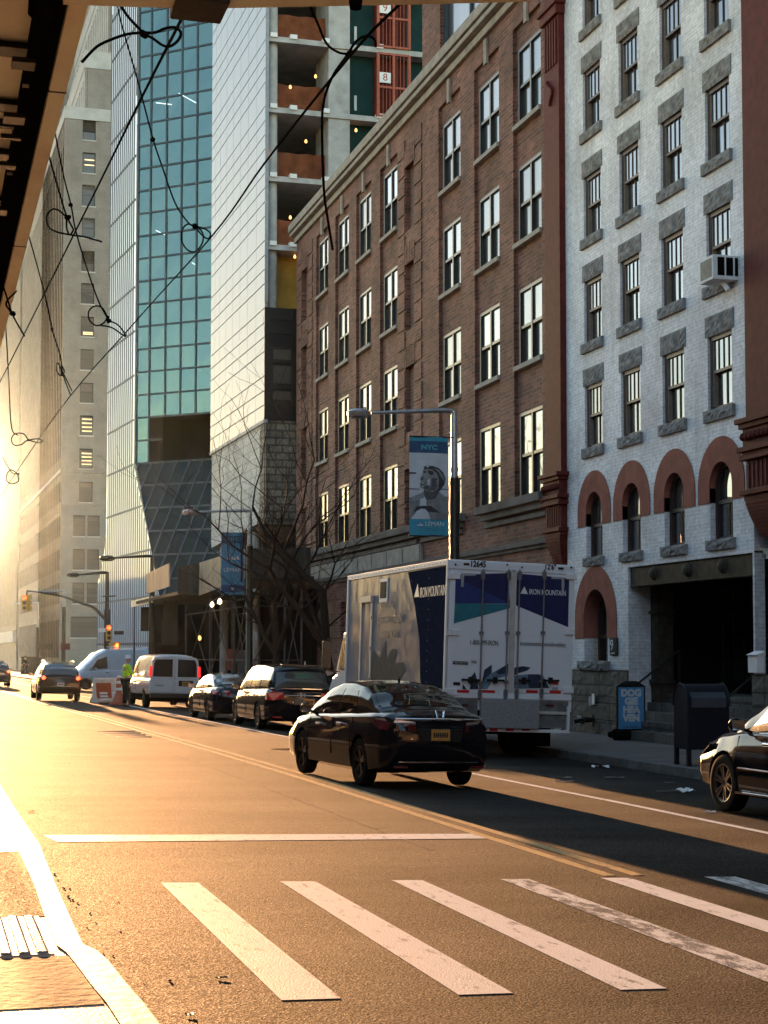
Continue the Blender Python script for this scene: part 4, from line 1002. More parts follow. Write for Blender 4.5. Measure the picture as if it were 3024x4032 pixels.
# banners
plain('banner_teal', (.055,.25,.34), .7, var=.12); plain('banner_navy', (.045,.085,.16), .7, var=.15); plain('banner_cyan', (.10,.36,.40), .7); plain('banner_blue', (.07,.22,.35), .7, var=.12)
plain('photo_pale', (.46,.48,.51), .7, var=.12, nscale=3); plain('photo_mid', (.17,.175,.18), .7, var=.3, nscale=5); plain('photo_dark', (.05,.052,.056), .7, var=.3); plain('photo_skin', (.22,.225,.23), .7, var=.22, nscale=6)
plain('photo_shade', (.09,.092,.096), .7, var=.2); plain('banner_white', (.50,.55,.57), .7, var=.08)
def banner(label, Y, x0, x1, y0, y1, post, Xp):
    a, b = onY(x0, y0, Y), onY(x1, y1, Y); w, h = b.x-a.x, a.z-b.z
    t = thing('banner', label, 'banner', (a.x, Y, b.z), 0, 'banners hung from lamp posts')
    u = lambda q: a.x + w*q
    v = lambda q: a.z - h*q
    def wav(q, s): return Y + .018*math.sin(q*7+s*3) + .01*math.sin(s*11)
    def sheet_(name, q0, q1, s0, s1, mat, dz=0, nx=8, ny=8): return MB().grid(lambda i, j: (u(q0+(q1-q0)*i), wav(q0+(q1-q0)*i, s0+(s1-s0)*j)-dz, v(s0+(s1-s0)*j)), nx, ny).build(name, M[mat], t, world=True, smooth=True)
    def shape(name, pts, mat, dz):
        pr = [(u(q), wav(q, s)-dz, v(s)) for q, s in pts]; bm_ = MB()
        return bm_.add(pr + [(x_, y_+.0015, z_) for x_, y_, z_ in pr], [list(range(len(pr))), list(range(2*len(pr)-1, len(pr)-1, -1))]).build(name, M[mat], t, world=True)
    for s in (0, 1): MB().tube([(u(-.02), Y+.01, v(s)), (Xp, Y+.01, v(s))], .018, 8).build('bracket', M['pole_black'], t, world=True)
    return t, u, v, sheet_, shape, wav
t, u, v, sheet_, shape, wav = banner('blue banner with a grey photo of a swimmer looking up', 38.93, 1612, 1765, 1717, 2110, t1, LX)
sheet_('cloth', 0, 1, 0, 1, 'banner_teal', 0, 10, 16)
sheet_('dark_band', 0, 1, .045, .165, 'banner_navy', .004); sheet_('photo', 0, 1, .165, .835, 'photo_pale', .004, 10, 12)
F_ = .008
shape('photo_water', [(0,.62),(.2,.60),(.5,.64),(1,.60),(1,.835),(0,.835)], 'photo_mid', F_); shape('photo_water', [(0,.72),(.35,.70),(1,.71),(1,.80),(.9,.82),(0,.79)], 'photo_dark', F_+.003)
shape('photo_shoulders', [(.02,.62),(.30,.575),(.40,.535),(.72,.54),(.85,.58),(1,.62),(1,.70),(.6,.72),(.02,.70)], 'photo_skin', F_+.004)
shape('photo_neck', [(.37,.50),(.74,.48),(.76,.56),(.66,.64),(.42,.64),(.36,.58)], 'photo_shade', F_+.006)
shape('photo_face', [(.36,.325),(.55,.31),(.70,.35),(.77,.44),(.74,.52),(.60,.56),(.42,.55),(.30,.525),(.255,.51),(.27,.492),(.255,.478),(.29,.462),(.265,.43),(.33,.38),(.34,.35)], 'photo_skin', F_+.008)
shape('photo_brow', [(.34,.352),(.40,.345),(.41,.365),(.36,.375)], 'photo_dark', F_+.011); shape('photo_brow', [(.46,.345),(.58,.348),(.62,.375),(.55,.392),(.48,.372)], 'photo_dark', F_+.011)
shape('photo_cheek', [(.56,.42),(.70,.42),(.76,.48),(.64,.545),(.46,.55),(.55,.50)], 'photo_shade', F_+.010); shape('photo_nose', [(.27,.425),(.34,.40),(.36,.43),(.30,.45)], 'photo_shade', F_+.011)
shape('photo_mouth', [(.265,.482),(.33,.468),(.41,.466),(.36,.485),(.29,.495)], 'photo_dark', F_+.012); shape('photo_teeth', [(.29,.478),(.34,.470),(.39,.470),(.34,.481)], 'photo_pale', F_+.014)
shape('photo_ear', [(.68,.44),(.74,.435),(.76,.48),(.70,.50)], 'photo_mid', F_+.012)
shape('photo_cap', [(.36,.335),(.37,.305),(.45,.292),(.60,.298),(.75,.315),(.87,.36),(.93,.42),(.90,.48),(.78,.55),(.73,.54),(.76,.44),(.70,.37),(.58,.332),(.45,.325)], 'photo_dark', F_+.013)
shape('photo_cap_trim', [(.62,.318),(.76,.335),(.88,.40),(.90,.45),(.84,.42),(.74,.36)], 'photo_mid', F_+.016); shape('photo_goggle', [(.42,.297),(.50,.293),(.49,.31),(.43,.315)], 'photo_pale', F_+.016)
shape('photo_pool', [(0,.365),(.17,.365),(.17,.38),(0,.382)], 'photo_dark', F_); shape('photo_pool', [(0,.525),(.26,.53),(.26,.54),(0,.54)], 'photo_mid', F_); shape('photo_pool', [(.76,.52),(1,.525),(1,.535),(.78,.535)], 'photo_mid', F_)
text('NYC', .16, 'lettering', M['banner_cyan'], t, frame(Vector((u(.5), 38.90, v(.11)))-t.location, (1,0,0), (0,0,1)), sx=1.25, bold=.006)
text('LÉMAN', .155, 'lettering', M['banner_white'], t, frame(Vector((u(.64), 38.90, v(.885)))-t.location, (1,0,0), (0,0,1)))
text('MANHATTAN', .07, 'lettering', M['banner_cyan'], t, frame(Vector((u(.64), 38.90, v(.922)))-t.location, (1,0,0), (0,0,1)))
shape('crest', [(.17,.855),(.37,.855),(.375,.90),(.33,.93),(.27,.937),(.20,.925),(.165,.895)], 'banner_blue', F_+.004)
for a_, b_, c_ in ((.19,.23,.885),(.235,.30,.873),(.29,.345,.88)): shape('crest_sail', [(a_,.905),((a_+b_)/2,c_),(b_,.905)], 'banner_white', F_+.008)
t, u, v, sheet_, shape, wav = banner('plain blue banner with faint white lettering behind the branches', 61.93, 872, 962, 2098, 2343, t2, LX2)
sheet_('cloth', 0, 1, 0, 1, 'banner_blue', 0, 6, 12); sheet_('dark_band', 0, 1, .045, .165, 'banner_navy', .006); sheet_('dark_band', 0, 1, .84, .955, 'banner_navy', .006)
text('NYC', .17, 'lettering', M['banner_cyan'], t, frame(Vector((u(.5), 61.88, v(.105)))-t.location, (1,0,0), (0,0,1)), sx=1.2)
text('LÉMAN', .2, 'lettering', M['banner_white'], t, frame(Vector((u(.5), 61.88, v(.6)))-t.location, (1,0,0), (0,0,1)), sx=1.15)
for a_, b_, c_ in ((.26,.38,.385),(.36,.52,.355),(.50,.66,.37),(.62,.78,.36)): shape('emblem_sail', [(a_,.43),((a_+b_)/2,c_),(b_,.43)], 'banner_white', .012)
shape('emblem', [(.42,.90),(.44,.875),(.5,.89),(.53,.87),(.58,.90),(.54,.925),(.46,.925)], 'banner_white', .012)

# ---------------------------------------------------------------- traffic signals and street-name signs at the far crossing
def signal_head(name, label, p, parent_kind, red=True, s=1.0):
    t = thing(name, label, 'traffic signal', p, 0, 'traffic signals at the far crossing')
    MB().box(-.17*s,.17*s,-.02,.2,-.5*s,.5*s).build('housing', M['signal_yellow'], t, bevel=.02)
    for i, z in enumerate((.32,0,-.32)):
        on_ = i == 0 and red
        l = MB().lathe([(.0,-.04),(.12*s,-.04),(.125*s,-.02)], n=16, axis='y', c=(0,0,z*s), cap=False).build('lens', M['lamp_red'] if on_ else M['window_black'], t, smooth=True)
        MB().tube([(0.14*s*math.cos(a), -.02, z*s+.14*s*math.sin(a)) for a in [R(-20+22*i_) for i_ in range(11)]], .012, 5).tube([(0.14*s*math.cos(a), -.16, z*s+.14*s*math.sin(a)) for a in [R(10+16*i_) for i_ in range(11)]], .012, 5).build('visor', M['signal_yellow'], l)
    return t
ma = thing('signal_mast_arm', 'curved dark mast arm reaching over the road with two signals', 'mast arm', (SX, 105, 5))
P = px([(418,2440),(370,2395),(320,2375),(250,2350),(170,2335),(105,2326)], 105)
wire('arm', P, [.11-.0022*i for i in range(31)], 'pole_black', ma).matrix_parent_inverse = wm(ma).inverted()
wire('brace_wire', px([(418,2348),(330,2346),(140,2330)], 105), .02, 'steel_grey', ma, smooth_=False).matrix_parent_inverse = wm(ma).inverted()
wire('drop', px([(106,2326),(105,2350)], 105), .04, 'pole_black', ma, smooth_=False).matrix_parent_inverse = wm(ma).inverted()
wire('crossbar', px([(403,2348),(455,2347)], 104.8), .05, 'pole_black', ma, smooth_=False).matrix_parent_inverse = wm(ma).inverted()
signal_head('traffic_signal', 'yellow traffic signal with red light lit at the mast arm tip', onY(96, 2374, 104.6), 0)
s2 = signal_head('traffic_signal', 'yellow traffic signal turned sideways beside the lit one on the mast arm', onY(122, 2374, 104.9), 0, False); s2.rotation_euler = (0,0,R(75))
signal_head('traffic_signal', 'traffic signal with red light lit on the lamp pole above the vans', onY(429, 2492, 104.6), 0)
ph = thing('pedestrian_signal', 'pedestrian signal showing an orange hand above the white vans', 'traffic signal', onY(460, 2545, 104.3), 0, 'traffic signals at the far crossing')
MB().box(-.24,.24,0,.22,-.24,.24).box(-.26,.26,-.18,.0,.24,.27).box(-.5,-.24,.05,.1,.05,.2).build('housing', M['signal_yellow'], ph, bevel=.02)
mb = MB().box(-.08,.09,-.03,-.005,-.18,.02)
for x, h_ in ((-.075,.13),(-.03,.18),(.015,.19),(.06,.15)): mb.box(x, x+.033, -.03, -.005, .02, h_)
mb.bar((-.08,-.018,-.07), (-.17,-.018,.03), .03, .025); mb.build('hand_symbol', M['hand_orange'], ph)
for (x0,x1,y,l) in ((388,416,2481,'pale street name sign on the left of the signal pole'),(450,486,2491,'dark street name sign on the right of the signal pole')):
    a, b = onY(x0, y, 104.7), onY(x1, y, 104.7); tag(MB().box(a.x, b.x, 104.68, 104.72, a.z-.12, a.z+.12).build('street_sign', M['sheet_white' if x0 < 400 else 'pole_black'], bevel=.01), l, 'street sign', 'street name signs')
a = onY(176, 2546, 156-.2); tag(MB().box(a.x-.6, a.x+.7, 155.7, 155.75, a.z-.22, a.z+.22).build('street_sign', M['plywood_dark']), 'small dark sign on the pale far lamp post', 'street sign')
a = onY(255, 2546, 130.7); tag(MB().box(a.x-.3, a.x+.4, 130.68, 130.72, a.z-.25, a.z+.25).build('street_sign', M['oxblood']), 'small reddish sign on the far grey lamp post', 'street sign')

# ---------------------------------------------------------------- works shed and scaffold on the pavement before the tower
plain('scaffold_steel', (.075,.07,.065), .7, var=.3)
ws = thing('scaffold_shed', 'dark scaffold shed with plywood parapets over the far pavement', 'scaffold', (13, 72, -.5))
Q = lambda x, y, Y: onY(x, y, Y)
def panel(pts, mat, name='parapet', th=.06):
    """vertical panel between plan points, (x, y, zlo, zhi) at either end"""
    (x0,y0,a0,b0),(x1,y1,a1,b1) = pts; d = Vector((x1-x0,y1-y0,0)).normalized(); n = Vector((d.y,-d.x,0))*th
    p = [Vector((x0,y0,a0)),Vector((x1,y1,a1)),Vector((x1,y1,b1)),Vector((x0,y0,b0))]; p += [q_+n for q_ in p]
    return MB().add(p, [(0,1,2,3),(7,6,5,4),(0,4,5,1),(1,5,6,2),(2,6,7,3),(3,7,4,0)]).build(name, M[mat], ws, world=True)
n0, n1 = Q(965,2160,66), Q(1222,2155,66); lo0, lo1 = Q(965,2276,66).z, Q(1222,2276,66).z
panel([(n0.x,66,lo0,n0.z),(n1.x,66,lo1,n1.z)], 'plywood_dark')
e1 = onX(788, 2217, n0.x-.25); panel([(n0.x,66,lo0,n0.z),(e1.x,e1.y,e1.z-1.5,e1.z)], 'plywood', th=-.06)
e2 = Q(699, 2232, e1.y); panel([(e2.x,e1.y,Q(699,2336,e1.y).z,e2.z),(e1.x,e1.y,Q(788,2320,e1.y).z,e1.z)], 'plywood_dark')  # end face in shade: the darker plywood carries that shade in its colour
f0, f1 = onX(670,2217,e2.x-.1), onX(581,2260,e2.x-.1)
panel([(f0.x,f0.y,onX(670,2309,e2.x-.1).z,f0.z),(f1.x,f1.y,onX(581,2338,e2.x-.1).z,f1.z)], 'plywood', th=-.06)
zdk = lo0
MB().box(n0.x+.08, 15.4, 66.1, e1.y, zdk-.05, zdk+.12).box(e2.x+.05, 15.2, e1.y+.05, f1.y+6, zdk-.35, zdk-.2).build('deck', M['plywood_dark'], ws, world=True)
MB().box(15.35, 15.5, 66.2, 100, -.6, zdk-.4).build('hoarding', M['shed_black'], ws, world=True)
MB().box(12.4, 15.4, f1.y+8, f1.y+8.2, -.8, zdk-.3).build('end_sun_block', M['shed_black'], ws, world=True)  # dark wall added to keep low sun from shining in under the deck
MB().box(11.35, 11.42, f1.y, f1.y+9, zdk-.45, zdk-.1).build('deck_edge', M['shed_board'], ws, world=True)
posts = []
for x, Y in ((733,82),(827,75),(921,69)): posts.append((onY(x, 2500, Y).x, Y))
posts += [(onY(1121,2500,66.3).x, 66.3), (onY(1188,2500,66.3).x, 66.3), (n0.x+.15, 66.3), (11.6, 88), (11.5, 94), (14.9, 75), (14.9, 82), (14.9, 88)]
for X, Y in posts:
    MB().tube([(X,Y,swz(12.5,Y)),(X,Y,zdk)], .05, 8).box(X-.15,X+.15,Y-.15,Y+.15,swz(12.5,Y),swz(12.5,Y)+.03).build('post', M['scaffold_steel'], ws, world=True)
br = [(posts[i],posts[j],a,b) for i, j in ((0,1),(1,2),(2,5),(3,5),(3,4),(8,9)) for a, b in ((.2,.9),(.9,.2),(.78,.78),(.35,.35))]
for (p_,q_,a,b) in br:
    g0, g1 = swz(12.5,p_[1]), swz(12.5,q_[1]); MB().bar((p_[0],p_[1],g0+(zdk-g0)*a), (q_[0],q_[1],g1+(zdk-g1)*b), .035, .035).build('brace', M['scaffold_steel'], ws, world=True)
for (x0,x1,y0,y1,Y,m_) in ((645,700,2343,2440,86,'plywood_dark'),(638,700,2440,2540,85.8,'plywood_dark'),(555,600,2390,2485,92,'shed_black')):
    a, b = Q(x0,y0,Y), Q(x1,y1,Y); MB().box(a.x,b.x,Y,Y+.08,b.z,a.z).build('side_board', M[m_], ws, world=True)
for x, y, Y, m_ in ((834,2380,75,'bulb_white'),(865,2368,74,'bulb_white'),(785,2512,80,'bulb_warm'),(1107,2518,66.5,'bulb_white'),(1092,2539,67,'bulb_white'),(908,2585,74,'tail_red')):
    p = Q(x,y,Y); MB().lathe([(0,-.13),(.08,-.09),(.1,0),(.06,.09),(.02,.13)], n=12, c=p).build('work_lamp', M[m_], ws, world=True, smooth=True)
wire('lamp_wire', px([(826,2375),(845,2362),(870,2348),(880,2346)], 75), .02, 'steel_grey', ws).matrix_parent_inverse = wm(ws).inverted()
a, b = Q(971,2488,65.9), Q(1013,2520,65.9); nb = thing('notice_board', 'small white notice on the dark scaffold', 'sign', (a.x, 65.9, b.z))
MB().box(a.x,b.x,65.88,65.92,b.z,a.z).build('board', M['sheet_white'], nb, world=True)
mb = MB()
for i in range(4): mb.box(a.x+.04, b.x-.06-.05*(i%2), 65.872, 65.879, a.z-.08-.07*i, a.z-.06-.07*i)
mb.build('text_lines', M['pole_black'], nb, world=True)
mb = MB(); rg = random.Random(2)
for (x0,x1,y0,y1,Y) in ((888,930,2555,2640,72),(938,965,2560,2650,72)):
    a, b = Q(x0,y0,Y), Q(x1,y1,Y); tag(MB().box(a.x,b.x,Y,Y+.12,b.z,a.z).build('site_poster', M['terracotta' if x0 < 930 else 'concrete_dark']), 'faded %s poster panel on the dark site hoarding' % ('red' if x0 < 930 else 'grey'), 'poster')

# ---------------------------------------------------------------- bare trees
def bare_tree(label, X, Y, H, seed, lean=0, spread=1.0):
    rg = random.Random(seed); z0 = swz(12.6, Y); t = thing('bare_tree', label, 'tree', (X, Y, z0), 0, 'bare street trees')
    tr, cr = MB(), MB()
    def grow(p, d, l, r, lvl):
        n = 4; pts = [p]; rs = [r]; q = p
        for i in range(n):
            d = (d + Vector((rg.uniform(-1,1), rg.uniform(-1,1), rg.uniform(-.5,.8)))*(.16+.05*lvl)).normalized()
            q = q + d*(l/n); pts.append(q); rs.append(max(.004, r*(1-.45*(i+1)/n)))
        (tr if lvl == 0 else cr).tube(pts, rs, 9 if lvl < 2 else (5 if lvl < 4 else 3), cap=lvl < 2)
        if lvl >= 7 or rs[-1] < .0052: return
        kids = rg.choice([2,3,3]) if lvl < 4 else rg.choice([2,2,3])
        for k in range(kids):
            i = n if k == 0 else rg.randint(max(1, n-2), n)
            a = rg.uniform(0, 2*math.pi); side = Vector((math.cos(a), math.sin(a), rg.uniform(-.05,.55)))
            nd = (d*.75 + side*rg.uniform(.5,1.0)*spread).normalized()
            grow(pts[i], nd, l*rg.uniform(.68,.92), rs[i]*rg.uniform(.60,.80), lvl+1)
        if lvl in (1,2,3):
            for k in range(2):
                i = rg.randint(1, n-1); a = rg.uniform(0, 2*math.pi)
                grow(pts[i], (d*.35+Vector((math.cos(a),math.sin(a),.25))).normalized(), l*.5, rs[i]*.4, lvl+2)
    grow(Vector((0,0,0)), Vector((lean,0,1)).normalized(), H*.33, H*.017, 0)
    tr.build('trunk', M['bark'], t, smooth=True); cr.build('crown', M['bark'], t, smooth=True, angle=80)
    return t
bare_tree('larger bare tree in front of the brick building, left of the truck', 12.95, 52.5, 12.4, 21, -.05, 1.0)
bare_tree('bare tree by the scaffold whose branches cross the blue banner', 12.7, 60.5, 12.0, 5, -.08, 1.0)
# ================================================================ vehicles (local frame: +y forward, +x to its right, z up from the road)
def interp(tab, y):
    if y <= tab[0][0]: return tab[0][1:]
    for a, b in zip(tab, tab[1:]):
        if a[0] <= y <= b[0]:
            f_ = (y-a[0])/(b[0]-a[0]); f_ = f_*f_*(3-2*f_)*.45 + f_*.55
            return tuple(p+(q-p)*f_ for p, q in zip(a[1:], b[1:]))
    return tab[-1][1:]
def wheel(t, x, y, r, w, spokes, rim='rim_metal', name='wheel'):
    s = 1 if x > 0 else -1
    we = thing(name, None, None); we.parent = t; we.location = (x, y, r)
    ty = MB().lathe([(r*.60,-w*.42),(r*.80,-w*.5),(r*.95,-w*.46),(r,-w*.3),(r,w*.3),(r*.95,w*.46),(r*.80,w*.5),(r*.60,w*.42)], n=32, axis='x', cap=False)
    ty.build('tyre', M['rubber'], we, smooth=True, angle=50)
    rm = MB().lathe([(0,s*w*.30),(r*.12,s*w*.34),(r*.16,s*w*.30),(r*.14,s*w*.1)], n=16, axis='x').lathe([(r*.62,s*w*.44),(r*.66,s*w*.46),(r*.60,s*w*.34),(r*.60,-s*w*.3)], n=32, axis='x', cap=False)
    for k in range(spokes):
        a = 2*math.pi*k/spokes+.3; d = Vector((0, math.cos(a), math.sin(a))); n = Vector((0,-math.sin(a),math.cos(a)))
        for o_ in ((-.05,.05) if spokes < 8 else (0,)):
            rm.bar(d*r*.10+n*r*o_*.6+Vector((s*w*.30,0,0)), d*r*.64+n*r*o_*1.9+Vector((s*w*.40,0,0)), r*.075, w*.12, up=(1,0,0))
    rm.build('rim', M[rim], we, smooth=True)
    MB().lathe([(0,-s*w*.05),(r*.6,-s*w*.05)], n=20, axis='x').build('brake_disc', M['rubber'], we)
    return we
def car(name, label, cat, loc, rz, roll, sp_, group=None):
    t = thing(name, label, cat, loc, rz, group); t.rotation_euler = (0, roll, rz)
    L, W, pm_ = sp_['L'], sp_['W'], M[sp_['paint']]
    body, N_ = sp_['body'], 64            # body table: y, zlow, zbelt, zdeck, half-width, half-width at belt
    y0, y1 = body[0][0], body[-1][0]
    secs = []
    for i in range(N_+1):
        y = y0+(y1-y0)*(.5-.5*math.cos(math.pi*i/N_)); zl, zb, zd, w, wb = interp(body, y); zm = zl+(zb-zl)*.52
        h = [(0,zl),(w*.86,zl),(w*.965,zl+.05),(w*.99,zl+.16),(w,zm-.05),(w*.995,zm+.07),(wb+.012,zb-.05),(wb-.02,zb-.008),(wb-.10,zb+(zd-zb)*.35+.004),(wb*.6,zd-(zd-zb)*.15),(0,zd)]
        secs.append([(x,y,z) for x, z in h] + [(-x,y,z) for x, z in h[-2:0:-1]])
    mb = MB(); n = len(secs[0])
    for s in secs: mb.v += s
    for i in range(N_):
        for j in range(n): mb.f.append([i*n+j, i*n+(j+1)%n, (i+1)*n+(j+1)%n, (i+1)*n+j]); mb.m.append(0)
    mb.f += [list(range(n)), list(range(N_*n, N_*n+n))[::-1]]; mb.m += [0, 0]
    bo = mb.build('body', pm_, t, smooth=True, angle=48)
    wr, ww = sp_['wr'], sp_.get('ww', .22); ax = sp_['axles']; xo = W/2-ww*.5-.015
    cut = MB()
    for y in ax: cut.lathe([(wr*1.13,-W),(wr*1.13,-W*.5+ww+.12)], n=32, axis='x', c=(0,y,wr)); cut.lathe([(wr*1.13,W*.5-ww-.12),(wr*1.13,W)], n=32, axis='x', c=(0,y,wr))
    co = cut.build('cutter', M['dark_void']); co.parent = t
    md = bo.modifiers.new('arch', 'BOOLEAN'); md.object = co; md.operation = 'DIFFERENCE'; md.solver = 'EXACT'
    bpy.context.view_layer.update(); apply_mods(bo); bpy.data.objects.remove(co)
    for y in ax:
        for s in (-1, 1): wheel(t, s*xo, y, wr, ww, sp_.get('spokes', 5), sp_.get('rim', 'rim_metal'))
    # greenhouse: side from the belt to the roof edge, then the roof across
    roof = sp_['roof']; g0, g1 = roof[0][0], roof[-1][0]; tum = sp_.get('tumble', .30); crown = sp_.get('crown', .05); zmax = max(r[1] for r in roof)
    def S(y, s, sd=1, off=0.0):
        zl, zb, zd, w, wb = interp(body, y); zr = interp(roof, y)[0]; zb = zb-.03; wb -= .045
        ze = max(zb, zr-crown); wt = wb - tum*max(0, ze-zb)*(.75+.25*min(1,(ze-zb)/(zmax-zb)))
        if s <= .5:
            q = s/.5; x = wb+(wt-wb)*q + .035*math.sin(math.pi*q)*min(1,(ze-zb)*2); z = zb+(ze-zb)*q
        else:
            q = (s-.5)/.5; x = wt*(1-q); z = ze+(zr-ze)*(1-(1-q)**3)
        return Vector((sd*x, y, z))
    def Sn(y, s, sd, off):
        e = .01; a, b = S(y+e,s,sd)-S(y-e,s,sd), S(y,min(1,s+e),sd)-S(y,max(0,s-e),sd); nn = a.cross(b)
        nn = nn.normalized() if nn.length > 1e-9 else Vector((0,0,1))
        p = S(y,s,sd); c = Vector((0, (g0+g1)/2, .9)); nn = nn if nn.dot(p-c) > 0 else -nn
        return p+nn*off
    NY, NS = 48, 14
    cb = MB()
    cb.grid(lambda a, b: S(g0+(g1-g0)*a, b, 1), NY, NS); cb.grid(lambda a, b: S(g0+(g1-g0)*a, b, -1), NY, NS)
    opaque = sp_.get('opaque', True)
    if opaque: cb.build('cabin', pm_, t, smooth=True, angle=50)
    else:      # see-through greenhouse: keep only roof, pillars
        keep = MB(); wins = [w for w in sp_['windows']]
        def isglass(y, s):
            for (ya0, yb0, ya1, yb1, s0, s1) in wins:
                if s0 < s < s1:
                    f_ = (s-s0)/(s1-s0)
                    if ya0+(ya1-ya0)*f_ < y < yb0+(yb1-yb0)*f_: return True
            ws = sp_['screen']; 
            if s > ws[4] and (ws[0] < y < ws[1] or ws[2] < y < ws[3]): return True
            return False
        NY2, NS2 = 110, 44
        for sd in (1, -1):
            for i in range(NY2):
                for j in range(NS2):
                    ys_ = [g0+(g1-g0)*(i+q)/NY2 for q in (0, 1)]; ss = [(j+q)/NS2 for q in (0, 1)]
                    if not isglass((ys_[0]+ys_[1])/2, (ss[0]+ss[1])/2):
                        keep.poly([S(ys_[0],ss[0],sd), S(ys_[1],ss[0],sd), S(ys_[1],ss[1],sd), S(ys_[0],ss[1],sd)])
        keep.build('cabin', pm_, t, smooth=True, angle=50)
    gm = M[sp_.get('glass', 'car_glass_dark')]
    def patch(nm, ya0, yb0, ya1, yb1, s0, s1, sd, off=.006, mat=None):
        return MB().grid(lambda a, b: Sn((ya0+(yb0-ya0)*a)*(1-b)+(ya1+(yb1-ya1)*a)*b, s0+(s1-s0)*b, sd, off), 10, 8, flip=sd < 0).build(nm, mat or gm, t, smooth=True)
    for sd in (1, -1):
        for (ya0, yb0, ya1, yb1, s0, s1) in sp_['windows']: patch('side_window', ya0, yb0, ya1, yb1, s0, s1, sd)
    ws = sp_['screen']
    for nm, a, b in (('rear_window', ws[0], ws[1]), ('windshield', ws[2], ws[3])):
        if a is None: continue
        MB().grid(lambda p, q: Sn(a+(b-a)*p, ws[4]+(1-ws[4])*(q*2 if q <= .5 else 2-q*2), 1 if q <= .5 else -1, .006), 12, 20).build(nm, gm, t, smooth=True)
    # bright trim along the belt, sills, handles, mirrors
    for sd in (1, -1):
        if sp_.get('trim'):
            wdw = sp_['windows']; a, b = min(w[0] for w in wdw)-.03, max(w[1] for w in wdw)+.03
            MB().tube([Sn(a+(b-a)*i/12, .02, sd, .012) for i in range(13)], .012, 6).build('belt_trim', M['chrome'], t, smooth=True)
        for y in sp_.get('handles', ()):
            zl, zb, zd, w, wb = interp(body, y); MB().box(sd*(w-.02), sd*(w+.035), y-.1, y+.1, zb-.16, zb-.12).build('door_handle', M['chrome' if sp_.get('trim') else 'black_plastic'], t, bevel=.01)
        for y in sp_.get('seams', ()):
            zl, zb, zd, w, wb = interp(body, y)
            MB().tube([(sd*(w+.001), y, zl+.2), (sd*(w+.002), y+.01, (zl+zb)/2), (sd*(wb+.012), y-.01, zb-.04)], .006, 4).build('door_seam', M['dark_void'], t)
        my = sp_['mirror']; zl, zb, zd, w, wb = interp(body, my)
        m_ = MB().lathe([(0,-.10),(.07,-.06),(.085,.02),(.05,.1),(0,.11)], n=12, axis='x', c=(sd*(wb+.16),my,zb+.09)).bar((sd*(wb-.05),my,zb+.0),(sd*(wb+.12),my,zb+.06),.05,.04)
        m_ = m_.build('mirror', pm_, t, smooth=True); MB().box(sd*(wb+.08), sd*(wb+.245), my-.092, my-.08, zb+.03, zb+.15).build('mirror_glass', M['chrome'], m_)
    return t, S, Sn, body
glass('car_glass_dark', (.006,.007,.008), .22, .02)
def on_rear(t, pts, mat, name, y, th=.02, parent=None):
    """flat shape (x,z) on the tail"""
    return MB().prism(pts, lambda u, v, w: (u, w, v), y, y+th).build(name, M[mat], parent or t, bevel=.006)
def plate(t, x, z, y, mat='plate_orange'):
    p = MB().box(x-.155, x+.155, y-.012, y, z-.077, z+.077).build('number_plate', M[mat], t, bevel=.006)
    mb = MB()
    for i in range(7):
        mb.box(x-.125+i*.036, x-.10+i*.036, y-.0145, y-.0125, z-.035, z+.035)
    mb.box(x-.125, x+.125, y-.0142, y-.0127, z-.004, z+.004); mb.build('plate_marks', M['bronze'], p); return p
def roadpos(X, Y): return (X, Y, gz(X, Y)+.004)
ROLL = R(1.5)

# --- black saloon in the middle of the road
SED = dict(L=4.9, W=1.86, paint='paint_black', wr=.335, axles=(-1.39, 1.39), spokes=5, rim='rim_dark', trim=True, opaque=False, glass='car_glass_sedan',
  body=[(-2.46,.42,.86,.90,.70,.64),(-2.40,.30,.98,1.03,.82,.74),(-2.2,.24,1.02,1.09,.90,.80),(-1.75,.20,1.02,1.10,.925,.85),(-.9,.19,.99,1.05,.93,.875),(.3,.19,.95,1.0,.93,.88),(1.1,.19,.93,.99,.93,.87),(1.75,.20,.88,.95,.92,.84),(2.2,.24,.79,.86,.87,.76),(2.40,.30,.68,.72,.76,.66),(2.46,.38,.60,.62,.62,.55)],
  roof=[(-2.0,1.06),(-1.7,1.17),(-1.3,1.34),(-.9,1.435),(-.4,1.475),(.1,1.47),(.5,1.40),(.9,1.24),(1.25,1.05),(1.38,.95)], tumble=.42, crown=.06,
  windows=[(-1.05,-.18,-.78,-.22,.06,.43),(-.10,.98,-.14,.50,.06,.43)], screen=(-1.80,-.82,.52,1.30,.55), handles=(-.55,.45), seams=(-.15,1.02,-1.02), mirror=.85)
seeglass('car_glass_sedan', (.50,.55,.50))
t, S, Sn, B_ = car('saloon_car', 'black saloon car driving away in the middle of the road', 'car', roadpos(6.80, 24.7), R(6), ROLL, SED); t.scale = (.93, .93, 1.03)
sed = t
